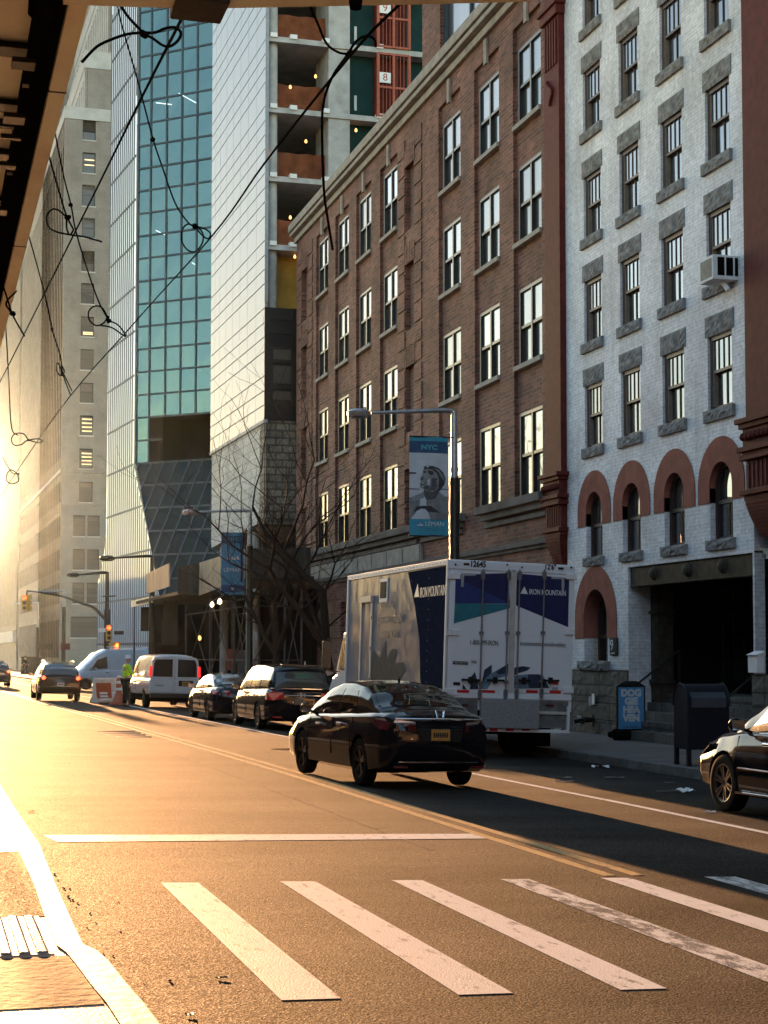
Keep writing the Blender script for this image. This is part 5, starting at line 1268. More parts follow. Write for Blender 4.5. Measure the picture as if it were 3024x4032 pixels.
for s in (-1, 1):
    tl = MB().add([(s*.40,-2.475,.80),(s*.42,-2.48,.93),(s*.72,-2.40,.955),(s*.90,-2.02,.965),(s*.93,-2.0,.88),(s*.90,-2.22,.82),(s*.74,-2.43,.80)], [(0,1,2,6),(2,3,4,5),(2,5,6)] if s > 0 else [(6,2,1,0),(5,4,3,2),(6,5,2)])
    b0 = len(tl.v)
    tl.build('taillight', M['tail_dull'], t)
    MB().add([(s*.42,-2.483,.895),(s*.42,-2.486,.93),(s*.72,-2.408,.955),(s*.90,-2.03,.968),(s*.905,-2.03,.935),(s*.74,-2.412,.915)], [(0,1,2,5),(2,3,4,5)] if s > 0 else [(5,2,1,0),(5,4,3,2)]).build('reversing_light', M['chrome_dull'] if 'chrome_dull' in M else plain('chrome_dull', (.5,.46,.44), .15, .6), t)
    on_rear(t, [(s*.52,.30),(s*.74,.30),(s*.74,.335),(s*.52,.335)], 'tail_dull', 'reflector', -2.475, .05)
MB().tube([(-.72,-2.41,.965),(-.42,-2.482,.965),(0,-2.50,.968),(.42,-2.482,.965),(.72,-2.41,.965)], .017, 6).build('boot_trim', M['chrome'], t, smooth=True)
MB().tube([(-.80,-2.34,.39),(-.6,-2.46,.385),(0,-2.485,.385),(.6,-2.46,.385),(.80,-2.34,.39)], .014, 6).build('bumper_trim', M['chrome'], t, smooth=True)
on_rear(t, [(-.34,.66),(.34,.66),(.38,.84),(-.38,.84)], 'black_plastic', 'plate_recess', -2.475, .03)
plate(t, 0, .755, -2.478)
e = MB()
for x in (-.045,.045): e.bar((x*1.25,-2.44,1.075),(x*.85,-2.47,.995),.02,.02)
e.bar((-.04,-2.455,1.035),(.04,-2.455,1.035),.018,.018); e.tube([(-.075,-2.43,1.09),(-.06,-2.475,.985),(.06,-2.475,.985),(.075,-2.43,1.09),(-.075,-2.43,1.09)], .006, 5); e.build('boot_emblem', M['chrome'], t)
text('Accord', .07, 'model_script', M['chrome'], t, frame((-.55,-2.475,.775), (1,0,0), (0,0,1)))
MB().lathe([(0,.05),(.018,0),(.02,-.06)], n=8, c=(0,-.75,1.50)).build('roof_antenna', M['paint_black'], t)
# inside the car: seats, headrests, parcel shelf with two pale blue tissue boxes, wheel
MB().box(-.72,.72,-1.75,-1.15,.93,.99).build('parcel_shelf', M['black_plastic'], t)
for x in (-.42,-.02): MB().box(x-.16,x+.16,-1.62,-1.52,.99,1.06).build('shelf_box', M['banner_cyan'], t)
for x in (-.38,.38):
    for y in (-.75,.25):
        MB().box(x-.24,x+.24,y-.10,y+.08,.55,1.12).build('seat', M['cloth_dark'], t, bevel=.05); MB().box(x-.13,x+.13,y-.08,y+.03,1.14,1.30).build('headrest', M['cloth_dark'], t, bevel=.04)
MB().box(-.75,.75,.75,1.1,.75,.95).build('dashboard', M['black_plastic'], t)

# --- dark minivan parked beyond the truck
VAN = dict(L=5.2, W=1.99, paint='paint_black', wr=.36, axles=(-1.5,1.5), spokes=5, rim='rim_metal', trim=True, glass='car_glass_dark',
  body=[(-2.60,.40,1.00,1.04,.80,.76),(-2.55,.30,1.06,1.10,.90,.85),(-2.3,.24,1.10,1.16,.97,.90),(-1,.20,1.06,1.12,.995,.93),(.6,.20,1.02,1.08,.995,.93),(1.3,.20,1.0,1.08,.99,.91),(2.0,.22,.92,1.0,.96,.84),(2.45,.30,.78,.84,.84,.72),(2.58,.40,.66,.70,.66,.58)],
  roof=[(-2.58,1.12),(-2.50,1.34),(-2.35,1.62),(-2.1,1.74),(-1,1.79),(0,1.79),(.5,1.74),(.9,1.58),(1.4,1.28),(1.75,1.05)], tumble=.30, crown=.07,
  windows=[(-2.25,-1.35,-2.05,-1.40,.08,.42),(-1.25,-.15,-1.30,-.20,.08,.42),(-.05,1.15,-.10,.55,.08,.42)], screen=(-2.56,-2.36,.62,1.55,.53), handles=(-1.1,0), seams=(-.1,-1.3), mirror=1.05)
t, S, Sn, B_ = car('minivan', 'black minivan with red tail lights parked at the right kerb', 'van', roadpos(9.72, 46.0), R(1.2), ROLL, VAN)
for s in (-1, 1):
    MB().prism([(s*.52,1.02),(s*.52,.86),(s*.80,.80),(s*.97,.82),(s*.97,1.0),(s*.80,1.05)], lambda u, v, w: (u, w+.35*max(0,abs(u)-.75), v), -2.64, -2.50).build('taillight', M['tail_red_soft'] if 'tail_red_soft' in M else plain('tail_red_soft', (.42,.012,.02), .2, coat=1), t)
    MB().box(s*.55, s*.8, -2.63, -2.6, .34, .37).build('reflector', M['tail_red_soft'], t)
MB().box(-.5,.5,-2.65,-2.58,.93,.96).build('hatch_trim', M['chrome'], t, bevel=.008); MB().tube([(-.86,-2.52,1.12),(0,-2.62,1.125),(.86,-2.52,1.12)], .014, 6).build('window_trim', M['chrome'], t)
MB().box(-.22,-.0,-2.645,-2.62,.70,.86).build('plate_panel', M['concrete_dark'], t); plate(t, .18, .78, -2.625)
e = MB()
for x in (-.05,.05): e.bar((x*1.2,-2.65,1.01),(x*.85,-2.655,.91),.025,.02)
e.bar((-.05,-2.65,.96),(.05,-2.65,.96),.02,.02).build('hatch_emblem', M['chrome'], t)
MB().box(-.55,.55,-2.5,-2.28,1.74,1.77).build('roof_spoiler', M['paint_black'], t, bevel=.01); MB().lathe([(.02,0),(.008,.1)], n=8, c=(.2,-2.0,1.77)).build('roof_antenna', M['bright_white'], t)
# --- dark car in front of it
DRK = dict(SED); DRK.update(paint='paint_black', opaque=True, glass='car_glass_dark', rim='rim_dark')
t, *_ = car('parked_car', 'dark parked car just beyond the black minivan', 'car', roadpos(9.35, 52.3), R(1.2), ROLL, DRK)
for s in (-1, 1): MB().add([(s*.40,-2.475,.80),(s*.42,-2.48,.93),(s*.72,-2.40,.955),(s*.90,-2.02,.965),(s*.93,-2.0,.88),(s*.90,-2.22,.82),(s*.74,-2.43,.80)], [(0,1,2,6),(2,3,4,5),(2,5,6)] if s > 0 else [(6,2,1,0),(5,4,3,2),(6,5,2)]).build('taillight', M['tail_red_soft'], t)
# --- white work van
EXP = dict(L=5.7, W=2.0, paint='paint_white', wr=.36, axles=(-1.55,1.85), ww=.24, spokes=8, rim='rim_dark', glass='car_glass_dark',
  body=[(-2.80,.55,1.05,1.07,.94,.92),(-2.74,.50,1.14,1.15,.985,.95),(-1,.48,1.14,1.16,1.0,.965),(1.2,.46,1.12,1.15,1.0,.95),(1.7,.46,1.06,1.16,.99,.93),(2.4,.48,.98,1.06,.96,.86),(2.75,.55,.80,.86,.88,.78),(2.82,.6,.7,.74,.8,.7)],
  roof=[(-2.79,1.20),(-2.76,1.8),(-2.70,2.02),(-2.4,2.09),(0,2.10),(.7,2.06),(1.1,1.9),(1.6,1.45),(1.9,1.10)], tumble=.14, crown=.10,
  windows=[(.35,1.45,.35,1.0,.10,.42)], screen=(None,None,1.05,1.75,.55), handles=(.45,), seams=(.3,1.3), mirror=1.2)
t, *_ = car('work_van', 'white work van with twin rear doors parked at the works', 'van', roadpos(9.25, 66.8), R(2.5), ROLL, EXP)
for s in (-1, 1):
    d = MB().prism([(s*.015,.62),(s*.96,.62),(s*.955,1.2),(s*.90,1.85),(s*.80,1.97),(s*.015,1.99)], lambda u, v, w: (u, w, v), -2.835, -2.80).build('rear_door', M['paint_white'], t, bevel=.012)
    MB().prism([(s*.10,1.22),(s*.86,1.22),(s*.83,1.72),(s*.76,1.88),(s*.10,1.90)], lambda u, v, w: (u, w, v), -2.85, -2.838).build('door_window', M['car_glass_dark'], d, bevel=.01)
    MB().prism([(s*.90,1.24),(s*1.0,1.22),(s*.985,1.62),(s*.90,1.64)], lambda u, v, w: (u, w, v), -2.86, -2.72).build('taillight', M['tail_red'], t, bevel=.01)
MB().box(-.95,.95,-2.92,-2.72,.42,.58).build('bumper', M['black_plastic'], t, bevel=.02); MB().box(-.9,.9,-2.6,2.3,.25,.48).build('chassis', M['dark_void'], t)
on_rear(t, [(.15,.86),(.72,.86),(.72,1.08),(.15,1.08)], 'black_plastic', 'plate_recess', -2.85, .02); plate(t, .44, .965, -2.855)
MB().box(-.75,-.45,-2.845,-2.836,.86,.90).build('door_badge', M['steel_grey'], t)
# --- brown crossover further up, brake lights on
SUV = dict(L=4.65, W=1.9, paint='paint_brown', wr=.37, axles=(-1.35,1.35), spokes=5, rim='rim_dark', glass='car_glass_dark',
  body=[(-2.32,.50,.98,1.02,.78,.74),(-2.26,.38,1.06,1.10,.88,.82),(-2.0,.30,1.10,1.15,.94,.86),(-.8,.26,1.06,1.12,.95,.89),(.6,.26,1.02,1.08,.95,.89),(1.4,.27,.98,1.06,.94,.86),(2.0,.32,.86,.92,.88,.78),(2.28,.42,.7,.74,.72,.6)],
  roof=[(-2.28,1.12),(-2.05,1.42),(-1.8,1.60),(-1.2,1.69),(-.3,1.71),(.2,1.66),(.6,1.5),(1.1,1.24),(1.4,1.05)], tumble=.36, crown=.07,
  windows=[(-1.6,-.98,-1.5,-1.02,.08,.42),(-.9,-.05,-.88,-.1,.08,.42),(.03,.95,-.02,.5,.08,.42)], screen=(-2.24,-1.84,.32,1.2,.54), handles=(-.6,.3), seams=(-.02,.95), mirror=.8)
t, *_ = car('crossover_car', 'brown crossover with brake lights on in the glare', 'car', roadpos(5.72, 75.5), R(1.2), ROLL, SUV)
for s in (-1, 1):
    MB().prism([(s*.45,.98),(s*.62,.94),(s*.92,.93),(s*.92,1.06),(s*.70,1.07)], lambda u, v, w: (u, w+.3*max(0,abs(u)-.7), v), -2.35, -2.2).build('taillight', M['tail_dull'], t)
    MB().lathe([(0,-.03),(.07,-.02),(.08,.02)], n=14, axis='y', c=(s*.74,-2.37,1.0)).build('brake_light', M['lamp_red'], t)
plate(t, 0, .72, -2.345, 'concrete'); MB().box(-.65,.65,-2.345,-2.3,.62,.645).build('bumper_trim', M['chrome'], t)
for s in (-1, 1): MB().tube([(s*.62,-1.6,1.70),(s*.63,-1.0,1.745),(s*.62,.1,1.72)], .02, 6).build('roof_rail', M['chrome'], t)
FARC = dict(SUV); FARC.update(paint='paint_grey')
t, *_ = car('estate_car', 'dark car with lit tail lights at the far left edge of the road', 'car', roadpos(4.55, 112), R(1.2), ROLL, FARC)
for s in (-1, 1): MB().lathe([(0,-.03),(.08,-.02),(.09,.02)], n=14, axis='y', c=(s*.74,-2.37,1.0)).build('brake_light', M['lamp_red'], t)
MB().lathe([(0,-.03),(.05,-.02),(.05,.02)], n=10, axis='y', c=(0,-2.05,1.5)).build('high_brake_light', M['lamp_red'], t)
MB().box(-.5,.5,-2.345,-2.3,.75,.9).build('plate_panel', M['chrome_dull'], t)
t, *_ = car('silver_car', 'pale car roof just ahead of the far dark car', 'car', roadpos(4.1, 124), R(1.2), ROLL, dict(FARC, paint='paint_white'))
# --- high-roof van crossing at the junction, nose to the left
TRA = dict(L=5.9, W=2.05, paint='paint_transit', wr=.36, axles=(-1.85,1.9), ww=.24, spokes=8, rim='rim_dark', glass='car_glass_dark',
  body=[(-2.95,.55,1.15,1.16,.98,.96),(-2.9,.45,1.2,1.21,1.01,.98),(0,.42,1.2,1.22,1.025,.99),(1.4,.42,1.18,1.22,1.02,.98),(2.1,.42,1.12,1.24,1.0,.94),(2.6,.46,1.02,1.12,.95,.86),(2.92,.55,.84,.9,.86,.74),(2.98,.6,.72,.76,.7,.6)],
  roof=[(-2.94,1.3),(-2.9,2.2),(-2.8,2.48),(-2.4,2.56),(0,2.58),(.6,2.52),(1.1,2.3),(1.7,1.75),(2.2,1.28),(2.35,1.18)], tumble=.10, crown=.14,
  windows=[(.55,1.75,.60,1.25,.06,.36)], screen=(None,None,1.15,2.22,.53), handles=(.6,), seams=(.4,1.55), mirror=1.35)
vp = onY(300, 2720, 103.5); vq = onY(560, 2720, 106)
t, *_ = car('panel_van', 'pale blue high roof van crossing the junction behind the works', 'van', ((vp.x+vq.x)/2+.1, 104.5, gz(9,104)), R(100), 0, TRA)
for x in (-.8,.8): MB().tube([(x,-2.4,2.60),(x,.6,2.64)], .03, 6).build('roof_rack', M['sheet_white'], t)
for y in (-2.2,-1.2,-.2): MB().box(-.82,.82,y-.03,y+.03,2.6,2.65).build('rack_bar', M['sheet_white'], t)
mb = MB(); rg = random.Random(4)
for r_ in range(3):
    for k in range(4): mb.box(1.024,1.03,1.1-.22*k-rg.uniform(.05,.12),1.1-.22*k,.95-.12*r_,1.02-.12*r_)
for k in range(3): mb.box(1.0,1.03,-.4-.5*k,-.2-.5*k,1.5+.2*(k%2),1.56+.2*(k%2))
mb.build('faint_lettering', M['banner_navy'], t); MB().box(1.02,1.028,-2.6,.2,.55,.95).build('lower_panel', M['concrete_dark'], t)
# --- dark estate at the right edge, parked against the kerb
RC = dict(L=4.75, W=1.9, paint='paint_black', wr=.36, axles=(-1.4,1.4), spokes=6, rim='rim_metal', trim=True, glass='car_glass_right',
  body=[(-2.36,.50,1.0,1.04,.78,.74),(-2.2,.34,1.08,1.12,.90,.84),(-1.0,.24,1.06,1.10,.95,.90),(.3,.23,1.03,1.08,.95,.90),(1.0,.23,1.01,1.07,.945,.885),(1.6,.24,.95,1.04,.935,.85),(2.1,.28,.84,.92,.89,.76),(2.32,.36,.72,.77,.76,.62),(2.38,.42,.62,.64,.6,.5)],
  roof=[(-2.3,1.12),(-2.0,1.5),(-1.6,1.63),(-.6,1.67),(0,1.64),(.45,1.5),(.9,1.27),(1.25,1.06)], tumble=.38, crown=.06,
  windows=[(-.95,-.02,-.92,-.06,.06,.44),(.06,.98,.02,.52,.06,.44)], screen=(-2.2,-1.75,.5,1.15,.55), handles=(-.55,.22), seams=(.0,1.05), mirror=.86)
glass('car_glass_right', (.006,.007,.008), .62, .01)
t, *_ = car('parked_estate', 'black car with alloy wheels parked at the right edge of the road', 'car', roadpos(10.62, 17.6), R(.5), ROLL, RC)
for s in (-1, 1): MB().add([(s*.52,2.30,.72),(s*.70,2.22,.80),(s*.90,1.80,.885),(s*.92,1.80,.80),(s*.86,2.12,.68),(s*.62,2.30,.64)], [(0,1,4,5),(1,2,3,4)] if s < 0 else [(5,4,1,0),(4,3,2,1)]).build('headlight', M['chrome_dull'], t)
for s in (-1, 1): MB().tube([(s*.955,-1.0,.30),(s*.955,1.0,.27)], .018, 6).build('sill_trim', M['chrome'], t); MB().tube([(s*.962,-.95,.58),(s*.962,.95,.575)], .010, 5).build('door_moulding', M['chrome_dull'], t)

# ================================================================ the box truck
TX0 = 9.86; tk = thing('box_truck', 'white and blue box truck parked at the kerb in front of the white building', 'truck', roadpos(TX0+1.27, 31.0), R(.6)); tk.rotation_euler = (0, R(1.9), R(.6))
TW, TB, TT = 2.64, .98, 3.86; TL = 7.6; hw = TW/2
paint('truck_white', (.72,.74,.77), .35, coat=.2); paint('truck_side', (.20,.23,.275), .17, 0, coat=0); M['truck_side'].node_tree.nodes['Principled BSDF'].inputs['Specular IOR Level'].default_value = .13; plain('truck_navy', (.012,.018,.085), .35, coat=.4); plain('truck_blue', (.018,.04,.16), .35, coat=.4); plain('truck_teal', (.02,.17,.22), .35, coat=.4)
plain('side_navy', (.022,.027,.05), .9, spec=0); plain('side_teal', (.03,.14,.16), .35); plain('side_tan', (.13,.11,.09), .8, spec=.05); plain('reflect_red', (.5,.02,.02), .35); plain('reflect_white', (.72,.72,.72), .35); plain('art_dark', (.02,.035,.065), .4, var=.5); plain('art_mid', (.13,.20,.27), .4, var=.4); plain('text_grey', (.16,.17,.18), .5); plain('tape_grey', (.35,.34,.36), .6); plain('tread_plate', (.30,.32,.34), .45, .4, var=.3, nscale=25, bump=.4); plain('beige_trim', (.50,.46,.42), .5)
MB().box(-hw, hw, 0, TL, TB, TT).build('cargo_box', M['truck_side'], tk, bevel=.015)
MB().box(-hw-.02, hw+.02, -.03, .0, TB-.05, TT+.01).build('rear_frame', M['truck_white'], tk, bevel=.012)
rx = lambda px_: (px_-1748)/522*TW-hw
rz_ = lambda px_, y: TT-(y-(2204+(px_-1748)*.044))/206.5
RP_ = lambda cx, cy: (1400+.60277*cx, 2100+.60277*cy)        # crop pixel -> photo pixel
def rp(cx, cy): x, y = RP_(cx, cy); return (rx(x), rz_(x, y))
def rear(name, pts, mat, y=-.045, th=.006, parent=None): return MB().prism([rp(*p) for p in pts][::-1], lambda u, v, w: (u, w, v), y, y+th).build(name, M[mat], parent or tk)
doors = []
for a, b in ((600,1000),(1040,1418)):
    x0, x1 = rp(a, 600)[0], rp(b, 600)[0]
    doors.append(MB().box(x0, x1, -.042, -.03, rp(a,1048)[1], rp(a,262)[1]).build('rear_door', M['truck_white'], tk, bevel=.006))
dl, dr = doors
rear('navy_field', [(622,275),(980,262),(1000,470),(622,468)], 'truck_navy', parent=dl); rear('blue_wedge', [(622,300),(700,330),(985,462),(1000,470),(622,467)], 'truck_blue', -.047, parent=dl)
rear('teal_wedge', [(622,468),(1000,472),(1000,500),(618,603)], 'truck_teal', -.049, parent=dl); rear('navy_field', [(1042,265),(1410,295),(1410,632),(1042,482)], 'truck_navy', parent=dr)
for p_, q_ in ((dl, [(660,262),(757,268),(757,282),(680,280),(678,355),(660,355)]), (dr, [(1283,285),(1375,290),(1375,382),(1358,382),(1356,303),(1283,300)])): rear('tape_corner', q_, 'tape_grey', -.05, parent=p_)
rear('mountain_emblem', [(1070,402),(1096,352),(1122,405)], 'reflect_white', -.05, parent=dr)
def rtext(s, cx, cy, size, mat, parent, fw_=None, bold=0): x, z = rp(cx, cy); return text(s, size, 'lettering', M[mat], parent, frame((x, -.0535, z), (1,0,-.0), (0,0,1)), bold=bold, fitw=fw_)
rtext('IRON MOUNTAIN', 1259, 396, .15, 'reflect_white', dr, .78, .001)
rtext('1-800-899-IRON', 828, 735, .13, 'text_grey', dl, .58, .003); rtext('ironmountain.com/shredding', 1236, 747, .115, 'text_grey', dr, .97, .002)
hd = MB().box(-hw, hw, -.05, -.03, rp(800,235)[1]-.02, TT-.02).build('header', M['truck_white'], tk)
text('12645', .165, 'lettering', M['pole_black'], hd, frame((rp(772,204)[0], -.054, rp(772,204)[1]), (1,0,0), (0,0,1)), bold=.006, fitw=.31); text("12'6\"", .15, 'lettering', M['pole_black'], hd, frame((rp(1273,221)[0], -.054, rp(1273,221)[1]), (1,0,0), (0,0,1)), bold=.005, fitw=.23)
for cx in (692, 1348): x, z = rp(cx, 203 if cx < 800 else 229); MB().box(x-.06, x+.06, -.07, -.05, z-.022, z+.022).build('marker_light', M['black_plastic'], hd, bevel=.012)
for cx in (618, 972, 1075, 1420): x, z = rp(cx, 206 if cx < 1000 else 222); MB().lathe([(0,-.075),(.02,-.07),(.02,-.05)], n=10, axis='y', c=(x,0,z)).build('marker_stud', M['black_plastic'], hd)
for cx0, cx1 in ((600,655),(1375,1440)):
    for cy in (282, 662, 1060):
        a, b = rp(cx0, cy), rp(cx1, cy+(22 if cx0 > 1000 else 0)); x0, x1 = (-hw-.02, a[0]+.16) if cx0 < 1000 else (b[0]-.17, hw+.025)
        MB().box(x0, x1, -.075, -.04, a[1]-.06, a[1]+.06).lathe([(.02,a[1]-.07),(.02,a[1]+.07)], n=8, c=((x0 if cx0 < 1000 else x1),-.06,0)).build('hinge', M['reflect_white'], tk, bevel=.006)
for cx in (806, 982, 1058, 1230):
    x = rp(cx, 600)[0]; zt_, zb_ = rp(cx, 236)[1], rp(cx, 1118)[1]
    mb = MB().tube([(x,-.085,zb_),(x,-.085,zt_)], .018, 8)
    for cy in (262, 285, 668, 1000, 1075): z = rp(cx, cy)[1]; mb.box(x-.04, x+.04, -.1, -.045, z-.028, z+.028)
    for z in (rp(cx, 275)[1], rp(cx, 1075)[1]): mb.box(x-.035, x+.035, -.11, -.045, z-.10, z+.07)
    mb.build('lock_rod', M['steel_grey'], dl if cx < 1020 else dr, bevel=.004)
for c0, c1, cy, p_ in ((678,800,980,dl),(850,968,985,dl),(1065,1150,990,dr),(1232,1350,992,dr)):
    a, b = rp(c0, cy), rp(c1, cy); MB().box(a[0], b[0], -.115, -.085, a[1]-.02, a[1]+.02).box((a[0]+b[0])/2-.035, (a[0]+b[0])/2+.035, -.12, -.05, a[1]-.06, a[1]+.06).build('latch_handle', M['steel_dark'], p_)
MB().box(rp(1003,0)[0], rp(1038,0)[0], -.05, -.03, rp(1020,1090)[1], rp(1020,240)[1]).build('centre_post', M['beige_trim'], tk)
# torn-paper artwork along the foot of the doors
for p_, q_, m_ in ((dl,[(690,1045),(692,1010),(720,1048)],'art_dark'),(dl,[(740,1045),(748,960),(772,930),(790,990),(800,1046)],'art_dark'),(dl,[(815,1046),(835,920),(885,882),(890,940),(930,915),(998,880),(998,960),(900,980),(860,1046)],'art_mid'),(dl,[(822,1000),(838,915),(886,882),(880,940)],'art_dark'),(dl,[(920,935),(960,900),(998,880),(998,940),(940,950)],'art_dark'),
    (dr,[(1042,905),(1100,895),(1155,905),(1130,925),(1060,945),(1042,960)],'art_dark'),(dr,[(1042,960),(1130,950),(1240,955),(1290,1046),(1042,1046)],'art_mid'),(dr,[(1140,950),(1215,952),(1290,1046),(1150,1046),(1130,1000)],'art_dark')): rear('torn_paper_art', q_, m_, -.049 if m_ == 'art_mid' else -.051, parent=p_)
for cx, cy, w_, h_, m_, p_ in ((672,868,.16,.03,'pole_black',dl),(650,1007,.07,.03,'pole_black',dl),(1330,1013,.06,.03,'reflect_red',dr),(1330,1050,.06,.025,'tape_grey',dr)): x, z = rp(cx, cy); MB().box(x-w_, x+w_, -.052, -.046, z-h_, z+h_).build('sticker', M[m_], p_)
rtext('12645', 760, 863, .08, 'pole_black', dl, .12)
text('1-833-402-2772', .042, 'lettering', M['reflect_white'], dl, frame((rp(672,868)[0], -.0545, rp(672,868)[1]), (1,0,0), (0,0,1)), fitw=.29)
def stripe(c0, c1, cy0, cy1, n, first, parent, y=-.06):
    a, b = rp(c0, cy0), rp(c1, cy1)
    for i in range(n):
        f0, f1 = i/n, (i+1)/n; z0, z1 = a[1]+(b[1]-a[1])*f0, a[1]+(b[1]-a[1])*f1
        MB().box(a[0]+(b[0]-a[0])*f0+.002, a[0]+(b[0]-a[0])*f1-.002, y, y+.008, (z0+z1)/2-.027, (z0+z1)/2+.027).build('reflective_stripe', M['reflect_red' if (i+first) % 2 == 0 else 'reflect_white'], parent)
stripe(648, 1000, 1058, 1066, 4, 0, tk); stripe(1045, 1370, 1063, 1075, 4, 1, tk)
sill_ = MB().box(-hw-.01, hw+.01, -.055, .3, rp(900,1112)[1], rp(900,1070)[1]).build('rear_sill', M['truck_white'], tk, bevel=.01)
xa, xb = rp(806,1110)[0], rp(1205,1110)[0]; zt_, zb_ = rp(900,1116)[1], rp(900,1308)[1]
MB().box(xa, xb, -.20, -.08, zb_, zt_).build('tail_lift', M['tread_plate'], tk, bevel=.01)
for x0, x1 in ((-hw+.02, xa-.03), (xb+.02, hw-.06)): MB().box(x0, x1, -.06, .25, zb_+.02, zt_).build('rear_apron', M['galv_dull'] if 'galv_dull' in M else plain('galv_dull', (.16,.16,.155), .6, .2, var=.3), tk)
for cx, cy in ((700,1152),(1292,1164)): x, z = rp(cx, cy); MB().box(x-.09, x+.09, -.085, -.06, z-.02, z+.02).build('lamp_unit', M['oxblood'], tk, bevel=.01)
MB().box(xb+.02, hw-.06, -.10, -.06, rp(1300,1218)[1]-.02, rp(1300,1206)[1]).build('step_bar', M['beige_trim'], tk); MB().box(hw-.10, hw-.05, -.12, .2, zb_-.03, zt_-.1).build('corner_post', M['truck_white'], tk)
bz = zb_-.04; MB().box(xa-.1, hw-.05, -.12, -.05, bz-.03, bz+.03).build('underrun_bar', M['reflect_white'], tk)
stripe(818, 1205, 1320, 1323, 7, 1, tk, -.128)
MB().box(-.45, .45, .3, TL+1.5, .45, TB-.02).box(-hw+.1, hw-.1, .4, TL, TB-.2, TB-.005).build('chassis', M['dark_void'], tk)
for y in (1.9, TL+1.3):
    for s in (-1, 1):
        for k in ((0,.34) if y < 3 else (0,)): wheel(tk, s*(hw-.20-k), y, .48, .28, 8, 'rim_dark')
for s in (-1, 1): MB().box(s*(hw-.5), s*(hw-.06), .85, .88, .2, TB).build('mud_flap', M['rubber'], tk)
# left side: trim rails, grey livery, navy and teal fields, lettering, side door, vent
sx_ = -hw
def SPt(x, y):                       # photo pixel -> (distance along the box, height) on the truck's left side
    p = onX(x, y, TX0-.01+.0*(31)); return (p.y-31.0, p.z-gz(TX0, 31)+.008*(p.y-31)-.0)
side0 = SPt(1748, 2204); kz = TT-side0[1]
def SP_(x, y): a = SPt(x, y); return (a[0]-side0[0], a[1]+kz)
def side(name, pts, mat, d=.004, th=.004, parent=None): return MB().prism([SP_(*p) for p in pts], lambda u, v, w: (sx_-w, u, v), d, d+th).build(name, M[mat], parent or tk)
CP = lambda cx, cy: (1400+.60277*cx, 2100+.60277*cy)
TLn = SP_(1427, 2281)[0]
MB().box(sx_-.03, sx_+.02, 0, TL, TT-.10, TT+.015).build('top_rail', M['bright_white'], tk, bevel=.008); MB().box(sx_-.03, sx_+.02, 0, TL, TB-.04, TB+.10).build('bottom_rail', M['bright_white'], tk, bevel=.008)
MB().box(sx_-.035, sx_+.03, -.03, .05, TB, TT).build('rear_edge', M['bright_white'], tk, bevel=.008); MB().box(sx_-.035, sx_+.03, TL-.06, TL+.02, TB, TT).build('front_edge', M['bright_white'], tk, bevel=.008)
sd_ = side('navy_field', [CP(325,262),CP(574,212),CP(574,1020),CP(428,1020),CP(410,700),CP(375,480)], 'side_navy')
side('teal_wedge', [CP(415,870),CP(432,1010),CP(404,1010)], 'side_teal', .009, parent=sd_)
side('mountain_emblem', [CP(370,424),CP(390,335),CP(400,420)], 'reflect_white', .009, parent=sd_)
def stext(s, cx, cy, size, mat, parent, cw=None): u, v = SP_(*CP(cx, cy)); fw_ = None if cw is None else abs(SP_(*CP(cx-cw/2, cy))[0]-SP_(*CP(cx+cw/2, cy))[0]); return text(s, size, 'lettering', M[mat], parent, frame((sx_-.016, u, v), (0,-1,0), (0,0,1)), fitw=fw_)
stext('IRON MOUNTAIN', 486, 386, .30, 'reflect_white', sd_, 160)
cb_ = side('art_panel', [CP(105,980),CP(125,780),CP(165,830),CP(200,710),CP(205,840),CP(238,765),CP(270,770),CP(255,860),CP(310,850),CP(328,900),CP(300,950),CP(305,985)], 'side_tan')
for s_, cy, cw in (('SECURE',482,80),('DESTRUCTION',575,150),('SOLUTIONS',670,110)): stext(s_, 200 if cw < 100 else 220, cy, .24, 'text_grey', cb_, cw)
a, b = SP_(*CP(152,312)), SP_(*CP(202,455)); vt = MB().box(sx_-.02, sx_-.004, a[0], b[0], b[1], a[1]).build('vent_frame', M['bright_white'], tk)
mb = MB().box(sx_-.024, sx_-.02, a[0]-.08, b[0]+.08, b[1]+.08, a[1]-.08)
mb.build('vent_grille', M['dark_void'], vt); mb = MB()
for i in range(9): z = b[1]+.1+(a[1]-b[1]-.2)*i/8; mb.box(sx_-.032, sx_-.024, a[0]-.09, b[0]+.09, z, z+.03)
mb.build('louvre', M['steel_dark'], vt)
a, b = SP_(*CP(45,470)), SP_(*CP(105,985)); dd = MB().box(sx_-.012, sx_-.004, a[0], b[0], b[1], a[1]).build('side_door', M['truck_side'], tk)
MB().box(sx_-.03, sx_-.004, b[0]-.09, b[0]+.02, TB+.1, a[1]+.05).box(sx_-.03, sx_-.004, a[0]-.02, a[0]+.08, TB+.1, a[1]).build('door_post', M['beige_trim'], dd); MB().box(sx_-.07, sx_-.004, b[0]-.12, a[0]+.05, a[1], a[1]+.14).build('door_hood', M['beige_trim'], dd)
mb = MB()
for z in (1.4, 2.1, 2.8): mb.box(sx_-.05, sx_-.03, b[0]-.07, b[0]+.0, z, z+.06)
mb.build('door_hinge', M['steel_grey'], dd)
mb = MB(); rg = random.Random(8)
for y in (1.2, 2.4, 3.6, 4.8):
    for k in range(12): mb.lathe([(0,-.012),(.012,-.008),(.012,0)], n=6, axis='x', c=(sx_-.004,y,TB+.25+k*.21))
for k in range(28): mb.lathe([(0,-.012),(.012,-.008),(.012,0)], n=6, axis='x', c=(sx_-.032,.15+k*.26,TT-.045))
mb.build('rivets', M['steel_grey'], tk)
